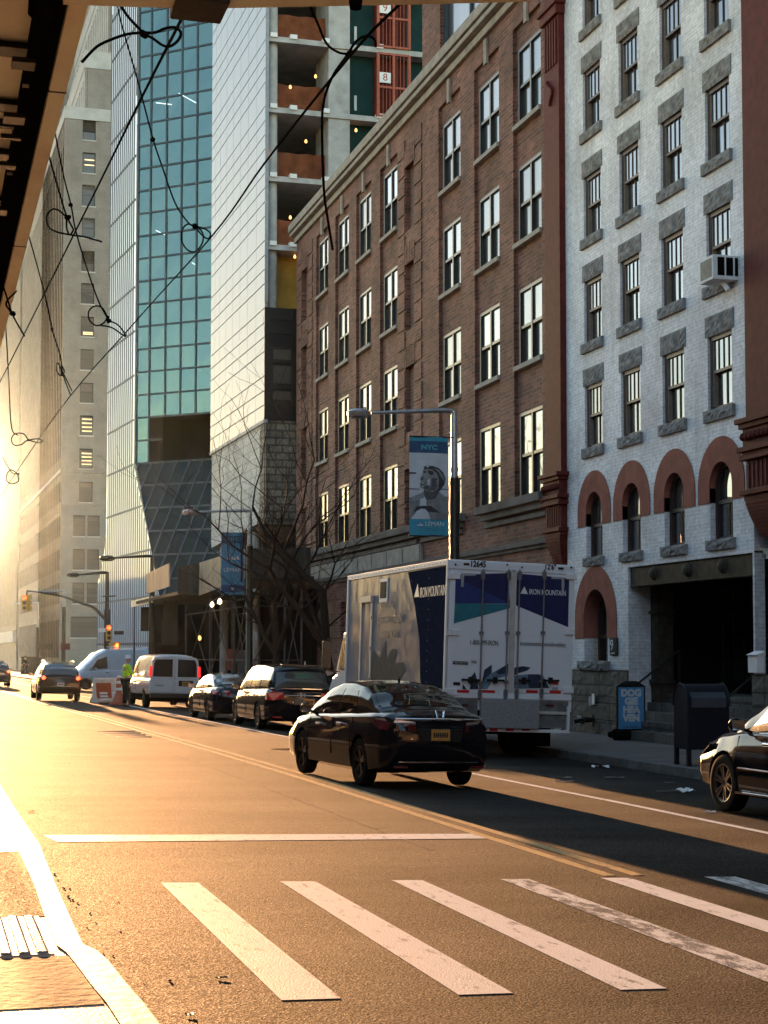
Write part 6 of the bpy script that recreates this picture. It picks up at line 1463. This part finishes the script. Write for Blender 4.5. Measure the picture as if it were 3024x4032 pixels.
# cab, bonnet, mirror ahead of the box
MB().prism([(TL+.15,.7),(TL+1.55,.7),(TL+1.75,1.65),(TL+1.1,2.55),(TL+.15,2.6)], lambda u, v, w: (w, u, v), -1.12, 1.12).build('cab', M['truck_white'], tk, bevel=.06)
MB().prism([(TL+1.6,.7),(TL+2.9,.72),(TL+2.9,1.15),(TL+2.6,1.42),(TL+1.6,1.66)], lambda u, v, w: (w, u, v), -1.0, 1.0).build('bonnet', M['truck_white'], tk, bevel=.08)
for s in (-1, 1):
    MB().prism([(TL+.45,1.6),(TL+1.5,1.6),(TL+1.1,2.38),(TL+.45,2.38)], lambda u, v, w: (w, u, v), s*1.115, s*1.13).build('cab_window', M['car_glass_dark'], tk)
    mr = MB().box(s*1.42-.11, s*1.42+.11, TL+1.52, TL+1.62, 1.62, 2.32).build('mirror', M['black_plastic'], tk, bevel=.03)
    MB().box(s*1.42-.095, s*1.42+.095, TL+1.512, TL+1.519, 1.66, 2.02).box(s*1.42-.095, s*1.42+.095, TL+1.512, TL+1.519, 2.04, 2.28).build('mirror_glass', M['pane_dark'], mr); MB().bar((s*1.1,TL+1.3,2.4),(s*1.42,TL+1.56,2.36),.03,.03).bar((s*1.1,TL+1.4,1.56),(s*1.42,TL+1.56,1.6),.03,.03).build('mirror_arm', M['chrome'], mr)
MB().tube([(-1.14,TL+.4,1.2),(-1.2,TL+.4,2.3)], .02, 6).build('grab_rail', M['chrome'], tk)
# ================================================================ people (skin-modifier bodies), small street things
def skin_mesh(name, joints, edges, mat, parent, root=0, sub=2):
    me = bpy.data.meshes.new(name); me.from_pydata([j[0] for j in joints], edges, []); o = bpy.data.objects.new(name, me); C.objects.link(o)
    o.parent = parent; me.materials.append(M[mat])
    md = o.modifiers.new('skin', 'SKIN'); md.use_smooth_shade = True
    for i, j in enumerate(joints):
        r = j[1]; v = me.skin_vertices[0].data[i]; v.radius = r if isinstance(r, tuple) else (r, r); v.use_root = (i == root)
    s = o.modifiers.new('sub', 'SUBSURF'); s.levels = sub; s.render_levels = sub
    bpy.context.view_layer.update(); apply_mods(o)
    for p in o.data.polygons: p.use_smooth = True
    return o
def person(label, loc, rz, top, legs, pose, hat=None, hair='hair', vest=None, h=1.76, group=None):
    """local frame: the person faces +y. pose: dict of joint positions for the arms, the head turn and the stride"""
    t = thing('person', label, 'person', loc, rz, group); k = h/1.76
    V = lambda *p: (p[0]*k, p[1]*k, p[2]*k)
    st = pose.get('stride', .06); lean = pose.get('lean', 0)
    sh_ = 1.44; hd = pose.get('head', (0, .02))
    aL, aR = pose['L'], pose['R']        # elbow, wrist for each arm (left = -x)
    jt = [(V(0,0,.95), .135), (V(0,lean*.4,1.12), .125), (V(0,lean*.8,1.30), .15), (V(0,lean,sh_), .115), (V(0,lean+.01,1.51), .055), (V(hd[0]*.3,lean+hd[1],1.58), .062),
          (V(-.10,0,.90), .095), (V(-.11,st*.6,.48), .065), (V(-.11,st*.2-.02,.09), .042), (V(-.12,st+.10,.04), .038),
          (V(.10,0,.90), .095), (V(.11,-st*.4+.03,.48), .065), (V(.11,-st-.02,.09), .042), (V(.12,-st+.12,.04), .038),
          (V(-.20,lean,1.42), .062), (V(*aL[0]), .045), (V(*aL[1]), .03), (V(.20,lean,1.42), .062), (V(*aR[0]), .045), (V(*aR[1]), .03)]
    ed = [(0,1),(1,2),(2,3),(3,4),(4,5),(0,6),(6,7),(7,8),(8,9),(0,10),(10,11),(11,12),(12,13),(3,14),(14,15),(15,16),(3,17),(17,18),(18,19)]
    # hands: palm and five fingers off each wrist
    n = len(jt)
    for w, wi in ((aL, 16), (aR, 19)):
        e, q = Vector(w[0]), Vector(w[1]); d = (q-e).normalized(); s_ = d.cross(Vector((0,0,1))); s_ = s_.normalized() if s_.length > .1 else Vector((1,0,0)); u = s_.cross(d)
        pm__ = q+d*.06; jt.append((V(*pm__), (.035, .018))); ed.append((wi, len(jt)-1)); pi_ = len(jt)-1
        for f_, (off, ln) in enumerate(((-.03,.06),(-.01,.07),(.01,.068),(.03,.05))):
            a = pm__+d*.035+s_*off; b = a+d*ln*.6+u*-.02; jt += [(V(*a), .009), (V(*b), .007)]; ed += [(pi_, len(jt)-2), (len(jt)-2, len(jt)-1)]
        a = pm__+s_*-.045-d*.01; jt.append((V(*a), .009)); ed.append((pi_, len(jt)-1))
    skin_mesh('body', jt, ed, 'skin', t)
    # clothing as slightly larger skins over torso and limbs
    tor = [jt[0], (jt[1][0], .15), (jt[2][0], .172), (jt[3][0], .135)] + [(jt[14][0], .078), (jt[15][0], .062), (tuple(Vector(jt[15][0])*.12+Vector(jt[16][0])*.88), .05)] + [(jt[17][0], .078), (jt[18][0], .062), (tuple(Vector(jt[18][0])*.12+Vector(jt[19][0])*.88), .05)]
    tor[0] = (jt[0][0], .155)
    skin_mesh('jacket', tor, [(0,1),(1,2),(2,3),(3,4),(4,5),(5,6),(3,7),(7,8),(8,9)], top, t)
    lg = [(jt[0][0], .15), (jt[6][0], .112), (jt[7][0], .085), (jt[8][0], .066), (jt[10][0], .112), (jt[11][0], .085), (jt[12][0], .066)]
    skin_mesh('trousers', lg, [(0,1),(1,2),(2,3),(0,4),(4,5),(5,6)], legs, t)
    for a, b in ((8,9),(12,13)):
        p, q = Vector(jt[a][0]), Vector(jt[b][0]); skin_mesh('shoe', [((p.x,p.y-.04,.05), .048), ((p.x,p.y+.04,.05), .052), ((q.x,q.y+.04,.035), .036)], [(0,1),(1,2)], 'black_plastic', t, sub=1)
    # head: skull, jaw, nose, ears, eyes, mouth
    c = Vector(V(hd[0], lean+hd[1]+.02, 1.66)); tu = pose.get('turn', 0); tilt = pose.get('tilt', 0)
    hr = thing('head', None, None); hr.parent = t; hr.location = c; hr.rotation_euler = (tilt, 0, tu); hr.scale = (k,k,k)
    def face(a, b):
        th, ph = a*2*math.pi, b*math.pi; x, y, z = math.sin(ph)*math.sin(th), math.sin(ph)*math.cos(th), math.cos(ph)
        w = .072*(1-.22*max(0,-z)*1.0); f_ = .095*(1-.10*max(0,-z)); f2 = 1+.16*max(0,y)*math.exp(-((x*5)**2))*math.exp(-((z+.12)*6)**2) - .06*max(0,y)*math.exp(-((z-.10)*7)**2)*math.exp(-((abs(x)-.38)*6)**2)
        return Vector((x*w, y*f_*f2, z*.118))
    MB().grid(face, 28, 20).build('skull', M['skin'], hr, smooth=True, angle=80)
    fe = MB().lathe([(0,-.02),(.014,-.006),(.018,.012),(.012,.024)], n=8, axis='y', c=(-.03,.085,.008)).lathe([(0,-.02),(.014,-.006),(.018,.012)], n=8, axis='y', c=(.03,.085,.008)); fe.build('eyes', M['hair'], hr)
    MB().box(-.026,.026,.084,.09,-.058,-.050).build('mouth', M['terracotta'], hr); 
    for s in (-1,1): MB().lathe([(0,-.012),(.022,-.006),(.026,.006),(0,.01)], n=10, axis='x', c=(s*.071,-.01,-.005)).build('ear', M['skin'], hr, smooth=True)
    if hat == 'hard':
        MB().lathe([(.125,.035),(.128,.045),(.098,.05),(.098,.075),(.085,.12),(.05,.148),(0,.156)], n=24, c=(0,.005,.012)).box(-.012,.012,-.09,.1,.13,.172).build('hard_hat', M['hard_hat'], hr, smooth=True)
    else:
        def hf(a, b):
            p = face(a, b*.52); q = p*1.09; q.y -= .008; q.z += .006
            if p.y > .05 and p.z < .06: q = p*.97
            return q
        MB().grid(hf, 28, 12).build('hair', M[hair], hr, smooth=True, angle=80)
    return t
zr_ = lambda X, Y: gz(X, Y)
def on_walk(px_, Y): X = onY(px_, 2500, Y).x; return (X, Y, swz(max(12.5, X), Y) if X > 12.4+bend(Y) else gz(X, Y))
person('worker in a hi-vis jacket and white hard hat beside the white van', (onY(496, 2500, 65.6).x, 65.6, gz(7.8, 65.6)), R(-70), 'hi_vis', 'cloth_dark', dict(L=((-.27,.06,1.18),(-.17,.30,1.14)), R=((.27,.05,1.18),(.14,.30,1.20)), lean=.05, stride=.05), hat='hard', h=1.95)
person('man in dark clothes with folded hands behind the black minivan', on_walk(1292, 48.5), R(150), 'cloth_dark', 'cloth_dark', dict(L=((-.30,.05,1.16),(-.06,.24,1.05)), R=((.30,.05,1.16),(.06,.25,1.03)), lean=.0, stride=.02, tilt=-.15), h=1.85)
person('man in dark clothes bowed in profile beside the truck mirror', on_walk(1368, 46.8), R(95), 'cloth_blue', 'cloth_dark', dict(L=((-.26,.10,1.15),(-.16,.32,1.22)), R=((.26,.10,1.15),(.14,.30,1.20)), lean=.12, stride=.1, tilt=-.5, head=(0,.06)), h=1.72)
person('distant pedestrian in dark coat walking on the far left pavement', (onY(100, 2600, 150).x, 150, onY(100, 2657, 150).z), R(10), 'cloth_dark', 'cloth_dark', dict(L=((-.26,-.05,1.15),(-.28,.10,.95)), R=((.26,.05,1.15),(.28,-.10,.95)), stride=.2), h=1.75*.95)
tag(MB().box(-.9,.9,-.6,.6,0,1.5).box(-.95,.95,-.65,.65,1.5,1.6).box(-.7,.7,-.62,-.6,.3,1.3).build('kiosk', M['plywood_dark']), 'small dark kiosk box on the far pavement beside the pedestrian', 'kiosk').location = (onY(124, 2600, 152).x, 152, onY(124, 2656, 152).z)

# works barrier, channeliser cone
a, b = onY(395, 2780, 74), onY(452, 2790, 70)
bt = thing('road_barrier', 'weathered orange and white plastic road barrier in front of the vans', 'barrier', ((a.x+b.x)/2+.1, 71.5, gz(7.6,71.5)), R(30)); w = .55
MB().prism([(-.34,0),(.34,0),(.34,.1),(.16,.32),(.10,.98),(.07,1.06),(-.07,1.06),(-.10,.98),(-.16,.32),(-.34,.1)], lambda u, v, q: (q, u, v), -w*1.6, w*1.6).build('body', M['barrier_white'], bt, bevel=.03)
MB().prism([(-.345,.02),(-.175,.32),(-.12,.85),(-.13,.85),(-.19,.32),(-.36,.02)], lambda u, v, q: (q, u, v), -w*1.6, -w*.2).build('orange_face', M['barrier_orange'], bt)
for i in range(3):
    for j in range(2): MB().prism([(-.30-.03*0+.04*i,.12+.13*i),(-.265+.04*i,.20+.13*i),(-.275+.04*i,.20+.13*i),(-.31+.04*i,.12+.13*i)], lambda u, v, q: (q, u-.035, v), -w*1.4+j*.62, -w*1.4+j*.62+.4).build('reflective_sticker', M['bright_white'], bt)
X = onY(468, 2700, 68.5).x
cn = thing('traffic_cone', 'tall orange channeliser cone with white bands beside the barrier', 'traffic cone', (X, 68.5, gz(X,68.5)))
MB().box(-.36,.36,-.36,.36,0,.06).lathe([(.30,.06),(.13,.5),(.12,.52)], n=20).lathe([(.12,.52),(.115,1.02),(.06,1.10),(.05,1.18),(.0,1.19)], n=20).build('body', M['barrier_orange'], cn, smooth=True)
for z in (.58,.86): MB().lathe([(.124,z),(.124,z+.11)], n=20, cap=False).build('band', M['bright_white'], cn)
MB().lathe([(.075,1.10),(.085,1.14),(.075,1.19)], n=12).build('handle', M['bright_white'], cn)

# mailbox at the kerb
mp = hit(2655, 3015, swz); ml = thing('mailbox', 'dark blue rounded top mailbox on legs at the right kerb', 'mailbox', (13.0, 26.25, swz(13, 26.25)), R(86)); w, d, hh = .33, .33, 1.42
prof = [(-d,.28),(d,.28),(d,1.02)] + [(d*math.cos(a), 1.02+.38*math.sin(a)) for a in [math.pi*i/14 for i in range(1,14)]] + [(-d,1.02)]
MB().prism(prof, lambda u, v, q: (u, q, v), -w*1.15, w*1.15).build('body', M['mail_blue'], ml, bevel=.012)
for q in (-w*1.15, w*1.15): MB().tube([(u*1.015, q, (v-.9)*1.01+.9) for u, v in prof[2:]], .018, 6).build('rim', M['mail_blue'], ml, smooth=True)
for x in (-d+.05, d-.05):
    for q in (-w*1.05, w*1.05): MB().box(x-.035,x+.035,q-.035,q+.035,0,.29).build('leg', M['mail_blue'], ml)
MB().prism([(-d-.004,1.0),(-d-.004,1.16),(-d*.82,1.26),(-d*.80,1.25),(-d+.01,1.15),(-d+.01,1.0)], lambda u, v, q: (u-.012, q, v), -w*.95, w*.95).build('pull_door', M['mail_flap'] if 'mail_flap' in M else plain('mail_flap', (.07,.08,.10), .4, .3), ml)

# A-frame sign on its black base
a = hit(2480, 2886, swz); sgn = thing('pavement_sign', 'blue pavement sign with four rows of white capitals on a black base', 'sign', (15.1, 34.2, swz(15.1,34.2)), R(0))
A1, A2 = onY(2430, 2690, 34.2), onY(2535, 2884, 34.2); sgn.location = (A1.x/2+A2.x/2, 34.2, swz(15.1, 34.2)); wS, hS = (A2.x-A1.x)/2, 1.30
MB().box(-wS-.035,wS+.035,-.03,.03,.16,hS-.10).prism([(-wS-.035,hS-.10),(wS+.035,hS-.10),(wS-.1,hS-.02),(.15,hS+.01),(-.15,hS+.01),(-wS+.1,hS-.02)], lambda u,v,q:(u,q,v), -.03,.03).build('frame', M['black_plastic'], sgn, bevel=.015)
plain('sign_blue', (.07,.25,.48), .5, var=.08)
fc = MB().box(-wS+.01,wS-.01,-.042,-.031,.20,hS-.13).build('face', M['sign_blue'], sgn)
for i, s in enumerate(('DOG','GIE','HEA','VEN')): text(s, .205, 'lettering', M['banner_white'], fc, frame((0,-.045,hS-.26-.185*i),(1,0,0),(0,0,1)), sx=1.02, bold=.014)
text('DOG WALKS', .065, 'lettering', M['pole_black'], fc, frame((-.02,-.045,.29),(1,0,0),(0,0,1)))
MB().lathe([(.11,-.48),(.125,-.44),(.125,.44),(.11,.48)], n=18, axis='x', c=(.06,-.03,.125)).lathe([(.06,-.6),(.08,-.5)], n=14, axis='x', c=(.06,-.03,.125)).build('water_base', M['shed_black'], sgn, smooth=True)
for x in (-.2,.2): MB().box(x-.03,x+.03,-.03,.03,.1,.2).build('foot', M['black_plastic'], sgn)

# things fixed to the white building's front
ax_ = 15.05; q0, q1 = onX(2753,1027,ax_), onX(2808,1118,ax_); za, zb2 = onX(2753,1027,ax_).z, onX(2755,1122,ax_).z
ac = thing('air_conditioner', 'window air conditioner sticking out below the upper right window', 'air conditioner', (15.3, (q0.y+q1.y)/2, zb2))
ya, yb = q1.y, q0.y
MB().box(ax_, 15.75, ya, yb, zb2, za).build('casing', M['sheet_white'], ac, world=True, bevel=.015)
MB().box(ax_-.006, ax_+.01, ya+.06, yb-.06, zb2+.06, za-.06).build('coil_grille', M['galv_dull'], ac, world=True)
for i in range(3): MB().box(ax_+.1+.19*i, ax_+.25+.19*i, ya-.006, ya+.02, zb2+.08, za-.05).build('side_louvre', M['dark_void'], ac, world=True)
MB().tube([(ax_+.3,(ya+yb)/2-.1,zb2),(ax_+.36,(ya+yb)/2-.25,zb2-.2)], .05, 10).build('drain_pipe', M['sheet_white'], ac, world=True)
tag(MB().box(XF-.16, XF, 28.78, 29.15, 1.28, 1.62).prism([(XF-.2,1.62),(XF,1.62),(XF,1.70)], lambda u,v,q:(u,q,v), 28.76, 29.17).box(XF-.165,XF-.16,28.86,28.9,1.47,1.53).box(XF-.165,XF-.16,29.02,29.06,1.47,1.53).build('wall_box', M['bright_white'], bevel=.006), 'small pale metal box on the wall right of the entrance', 'wall box')
pq = thing('number_plaque', 'dark plaque with a pale numeral nine beside the ground floor arch', 'sign', (XF-.03, 35.93, 1.6))
MB().box(XF-.05, XF-.004, 35.72, 36.14, 1.60, 2.02).build('plate', M['plywood_dark'], pq, world=True, bevel=.02)
text('9', .36, 'numeral', M['paper'], pq, frame((XF-.054-(XF-.03), 36.0-35.93, 1.83-1.6), (0,-1,0), (0,0,1)))
MB().box(XF-.056, XF-.05, 35.84, 36.05, 1.64, 1.66).build('underline', M['paper'], pq, world=True)
for u, z, w_, h_, l in ((37.0,.55,.07,.13,'pale notice card fixed to the stone base, brighter of two'),(37.2,.5,.06,.11,'dull notice card fixed to the stone base, duller of two'),(37.9,.02,.10,.10,'small square paper notice low on the stone base')):
    tag(MB().box(XF-.12, XF-.10, u-w_, u+w_, z-h_, z+h_).build('notice_card', M['bright_white' if 'bright' in l and 'brighter' in l else 'concrete']), l, 'notice')
sp2 = thing('standpipe', 'dark twin standpipe connection low on the stone base', 'standpipe', (XF-.1, 37.25, -.1))
MB().tube([(XF,37.25,.05),(XF-.25,37.25,.05)], .07, 12).tube([(XF-.25,37.25,.05),(XF-.38,37.05,.02)], .07, 12).tube([(XF-.25,37.25,.05),(XF-.38,37.45,.02)], .07, 12).lathe([(.15,-.02),(.15,.02)], n=18, axis='x', c=(XF-.06,37.25,.05)).build('pipe', M['pole_black'], sp2, world=True, smooth=True)
# litter in the gutter
def litter(px_, py_, w_, d_, mat, label, h_=.02, fn=gz, rot=0, name='litter', cat='litter'):
    p = hit(px_, py_, fn); rg = random.Random(int(px_)); mb = MB()
    mb.grid(lambda a, b: ((a-.5)*w_+rg.uniform(-.1,.1)*w_, (b-.5)*d_+rg.uniform(-.1,.1)*d_, .006+rg.uniform(0,h_)), 5, 4)
    o = mb.build(name, M[mat]); o.location = p; o.rotation_euler = (0,0,rot); return tag(o, label, cat, 'litter in the gutter')
litter(2697, 3120, .22, .22, 'bright_white', 'crumpled white paper in the gutter left of the parked car', .06)
p = hit(2648, 3119, gz); tag(MB().bar((-.25,0,.02),(.28,.02,.02),.02,.02).bar((-.05,.0,.02),(.1,.08,.02),.015,.015).build('stick', M['paper_dull'] if 'paper_dull' in M else plain('paper_dull', (.2,.19,.18), .8)), 'thin stick beside the white paper in the gutter', 'litter', 'litter in the gutter').location = p
litter(2366, 3024, .30, .14, 'paper', 'folded pale newspaper by the kerb behind the truck', .05, rot=-.4); litter(2420, 3064, .32, .12, 'paper_dull', 'flattened grey paper near the lane line', .02)
litter(2215, 3065, .30, .12, 'paper_dull', 'flat paper scrap near the truck, upper of two', .02); litter(2225, 3078, .30, .08, 'paper_dull', 'flat paper scrap near the truck, lower of two', .02)
litter(2634, 3084, .14, .08, 'paper_dull', 'tiny paper scrap between the paper and the kerb', .02); litter(2795, 3199, .16, .08, 'paper', 'shred of paper under the front wheel of the parked car', .02)
litter(122, 3197, .07, .09, 'terracotta', 'small brown packet on the bright road at the left', .01); litter(872, 3856, .06, .04, 'pole_black', 'dark scrap beside the first crosswalk stripe', .01); litter(745, 4002, .04, .05, 'pole_black', 'dark pebble at the bottom of the road', .01)
litter(1055, 2966+0*1, .05, .02, 'paper', 'tiny white speck on the road by the saloon car', .01)
rg = random.Random(12); mb = MB()
for i in range(22):
    X, Y = 1.03+.35*rg.random()**3, rg.uniform(8.6, 13.5); r = rg.uniform(.004,.014); z = gz(X,Y)
    mb.lathe([(0,z),(r,z+r*.3),(r*.5,z+r*.9),(0,z+r)], n=5, c=(X,Y,0))
tag(mb.build('kerb_grit', M['bark']), kind='stuff')

# the rest of the street canyon, outside the view: it shades the lower fronts and shows in glass and car paint
plain('left_stone', (.16,.13,.105), .85, var=.35, nscale=.5); plain('left_brick', (.13,.075,.055), .85, var=.35, nscale=.6)
def block(name, label, cat, pm, u0, u1, h, mat, zs, step=3.2):
    b = thing(name, label, cat, pm @ Vector(((u0+u1)/2, -1, 0)))
    hl = [(u0+.9+step*i, u0+2.5+step*i, z, z+2.1) for i in range(int((u1-u0-2)/step)) for z in zs]
    MB().wall(u0, u1, -1.5, h, hl, .3).poly([(u0,0,h),(u1,0,h),(u1,-14,h),(u0,-14,h)]).poly([(u0,0,-1.5),(u0,0,h),(u0,-14,h),(u0,-14,-1.5)]).poly([(u1,0,-1.5),(u1,-14,-1.5),(u1,-14,h),(u1,0,h)]).build('wall', M[mat], b, pm=pm)
    MB().box(u0+.1, u1-.1, -.9, -.31, -1, h-.2).build('glazing', M['pane_dark'], b, pm=pm); MB().box(u0-.1, u1+.1, -.3, .5, h, h+.6).build('cornice', M[mat], b, pm=pm)
block('left_building', 'brown stone building standing behind the shed on the left pavement', 'building', PM((-4.5, 0, 0), math.pi), -46, 28, 13, 'left_stone', (5, 8.5))
block('left_terrace', 'low brick terrace along the left side of the street beyond the shed', 'building', PM((-11, 0, 0), math.pi), -230, -50, 9.5, 'left_brick', (1.5, 5))
block('right_building', 'tall red brick neighbour of the white building, to its right', 'building', PM((15.6, 0, 0)), -42, 27.95, 24, 'left_brick', (5, 8.5, 12, 15.5, 19))
block('end_building', 'stone building closing the street behind the camera', 'building', PM((0, -46, 0), math.pi/2), -24, 30, 26, 'left_stone', (5, 8.5, 12, 15.5, 19))
# ---------------------------------------------------------------- air, sky, sun, camera
SUN_EL, SUN_AZ = R(5.6), R(-.2)        # azimuth from +Y, towards +X
mb = MB().box(-120, 130, -60, 700, -8, 190)
hz = tag(mb.build('haze', []), kind='stuff')
m = bpy.data.materials.new('haze_air'); m.use_nodes = True; t = m.node_tree; t.nodes.clear()
out = t.nodes.new('ShaderNodeOutputMaterial'); pv = N(t, 'ShaderNodeVolumePrincipled', Density=HAZE_D, Anisotropy=HAZE_G)
pv.inputs['Color'].default_value = (.55, .78, 1, 1); t.links.new(pv.outputs[0], out.inputs['Volume']); hz.data.materials.append(m)
w = bpy.data.worlds.new('World'); SC.world = w; w.use_nodes = True; t = w.node_tree; bg = t.nodes['Background']
sk = t.nodes.new('ShaderNodeTexSky'); sk.sky_type = 'NISHITA'; sk.sun_disc = False; sk.sun_elevation = SUN_EL; sk.sun_rotation = SUN_AZ
sk.altitude = 0; sk.air_density = 1.0; sk.dust_density = .4; sk.ozone_density = 1.0
t.links.new(sk.outputs[0], bg.inputs[0]); bg.inputs[1].default_value = SKY_S
ld = bpy.data.lights.new('sun', 'SUN'); ld.energy = SUN_S; ld.angle = R(.55); ld.color = SUN_C
lo = bpy.data.objects.new('sun', ld); C.objects.link(lo)
d = Vector((math.sin(SUN_AZ)*math.cos(SUN_EL), math.cos(SUN_AZ)*math.cos(SUN_EL), math.sin(SUN_EL)))
lo.rotation_euler = d.to_track_quat('Z', 'Y').to_euler(); lo.location = d*60
cd = bpy.data.cameras.new('camera'); cam = bpy.data.objects.new('camera', cd); C.objects.link(cam)
cam.location = (0, 0, EYE); cam.rotation_euler = (math.pi/2+PITCH, 0, -PSI)
cd.sensor_fit = 'VERTICAL'; cd.sensor_height = 36; cd.sensor_width = 27; cd.lens = F/4032*36; cd.shift_y = (PY-2016)/4032
cd.clip_start = .1; cd.clip_end = 3000; SC.camera = cam
SC.view_settings.view_transform = 'Standard'; SC.view_settings.look = 'None'; SC.view_settings.gamma = 1
SC.view_settings.exposure = EXPO
cy_ = SC.cycles; cy_.use_denoising = True; cy_.max_bounces = 6; cy_.diffuse_bounces = 3; cy_.glossy_bounces = 4; cy_.transparent_max_bounces = 10
cy_.volume_bounces = 0; cy_.sample_clamp_indirect = 6; cy_.caustics_reflective = True; cy_.caustics_refractive = False
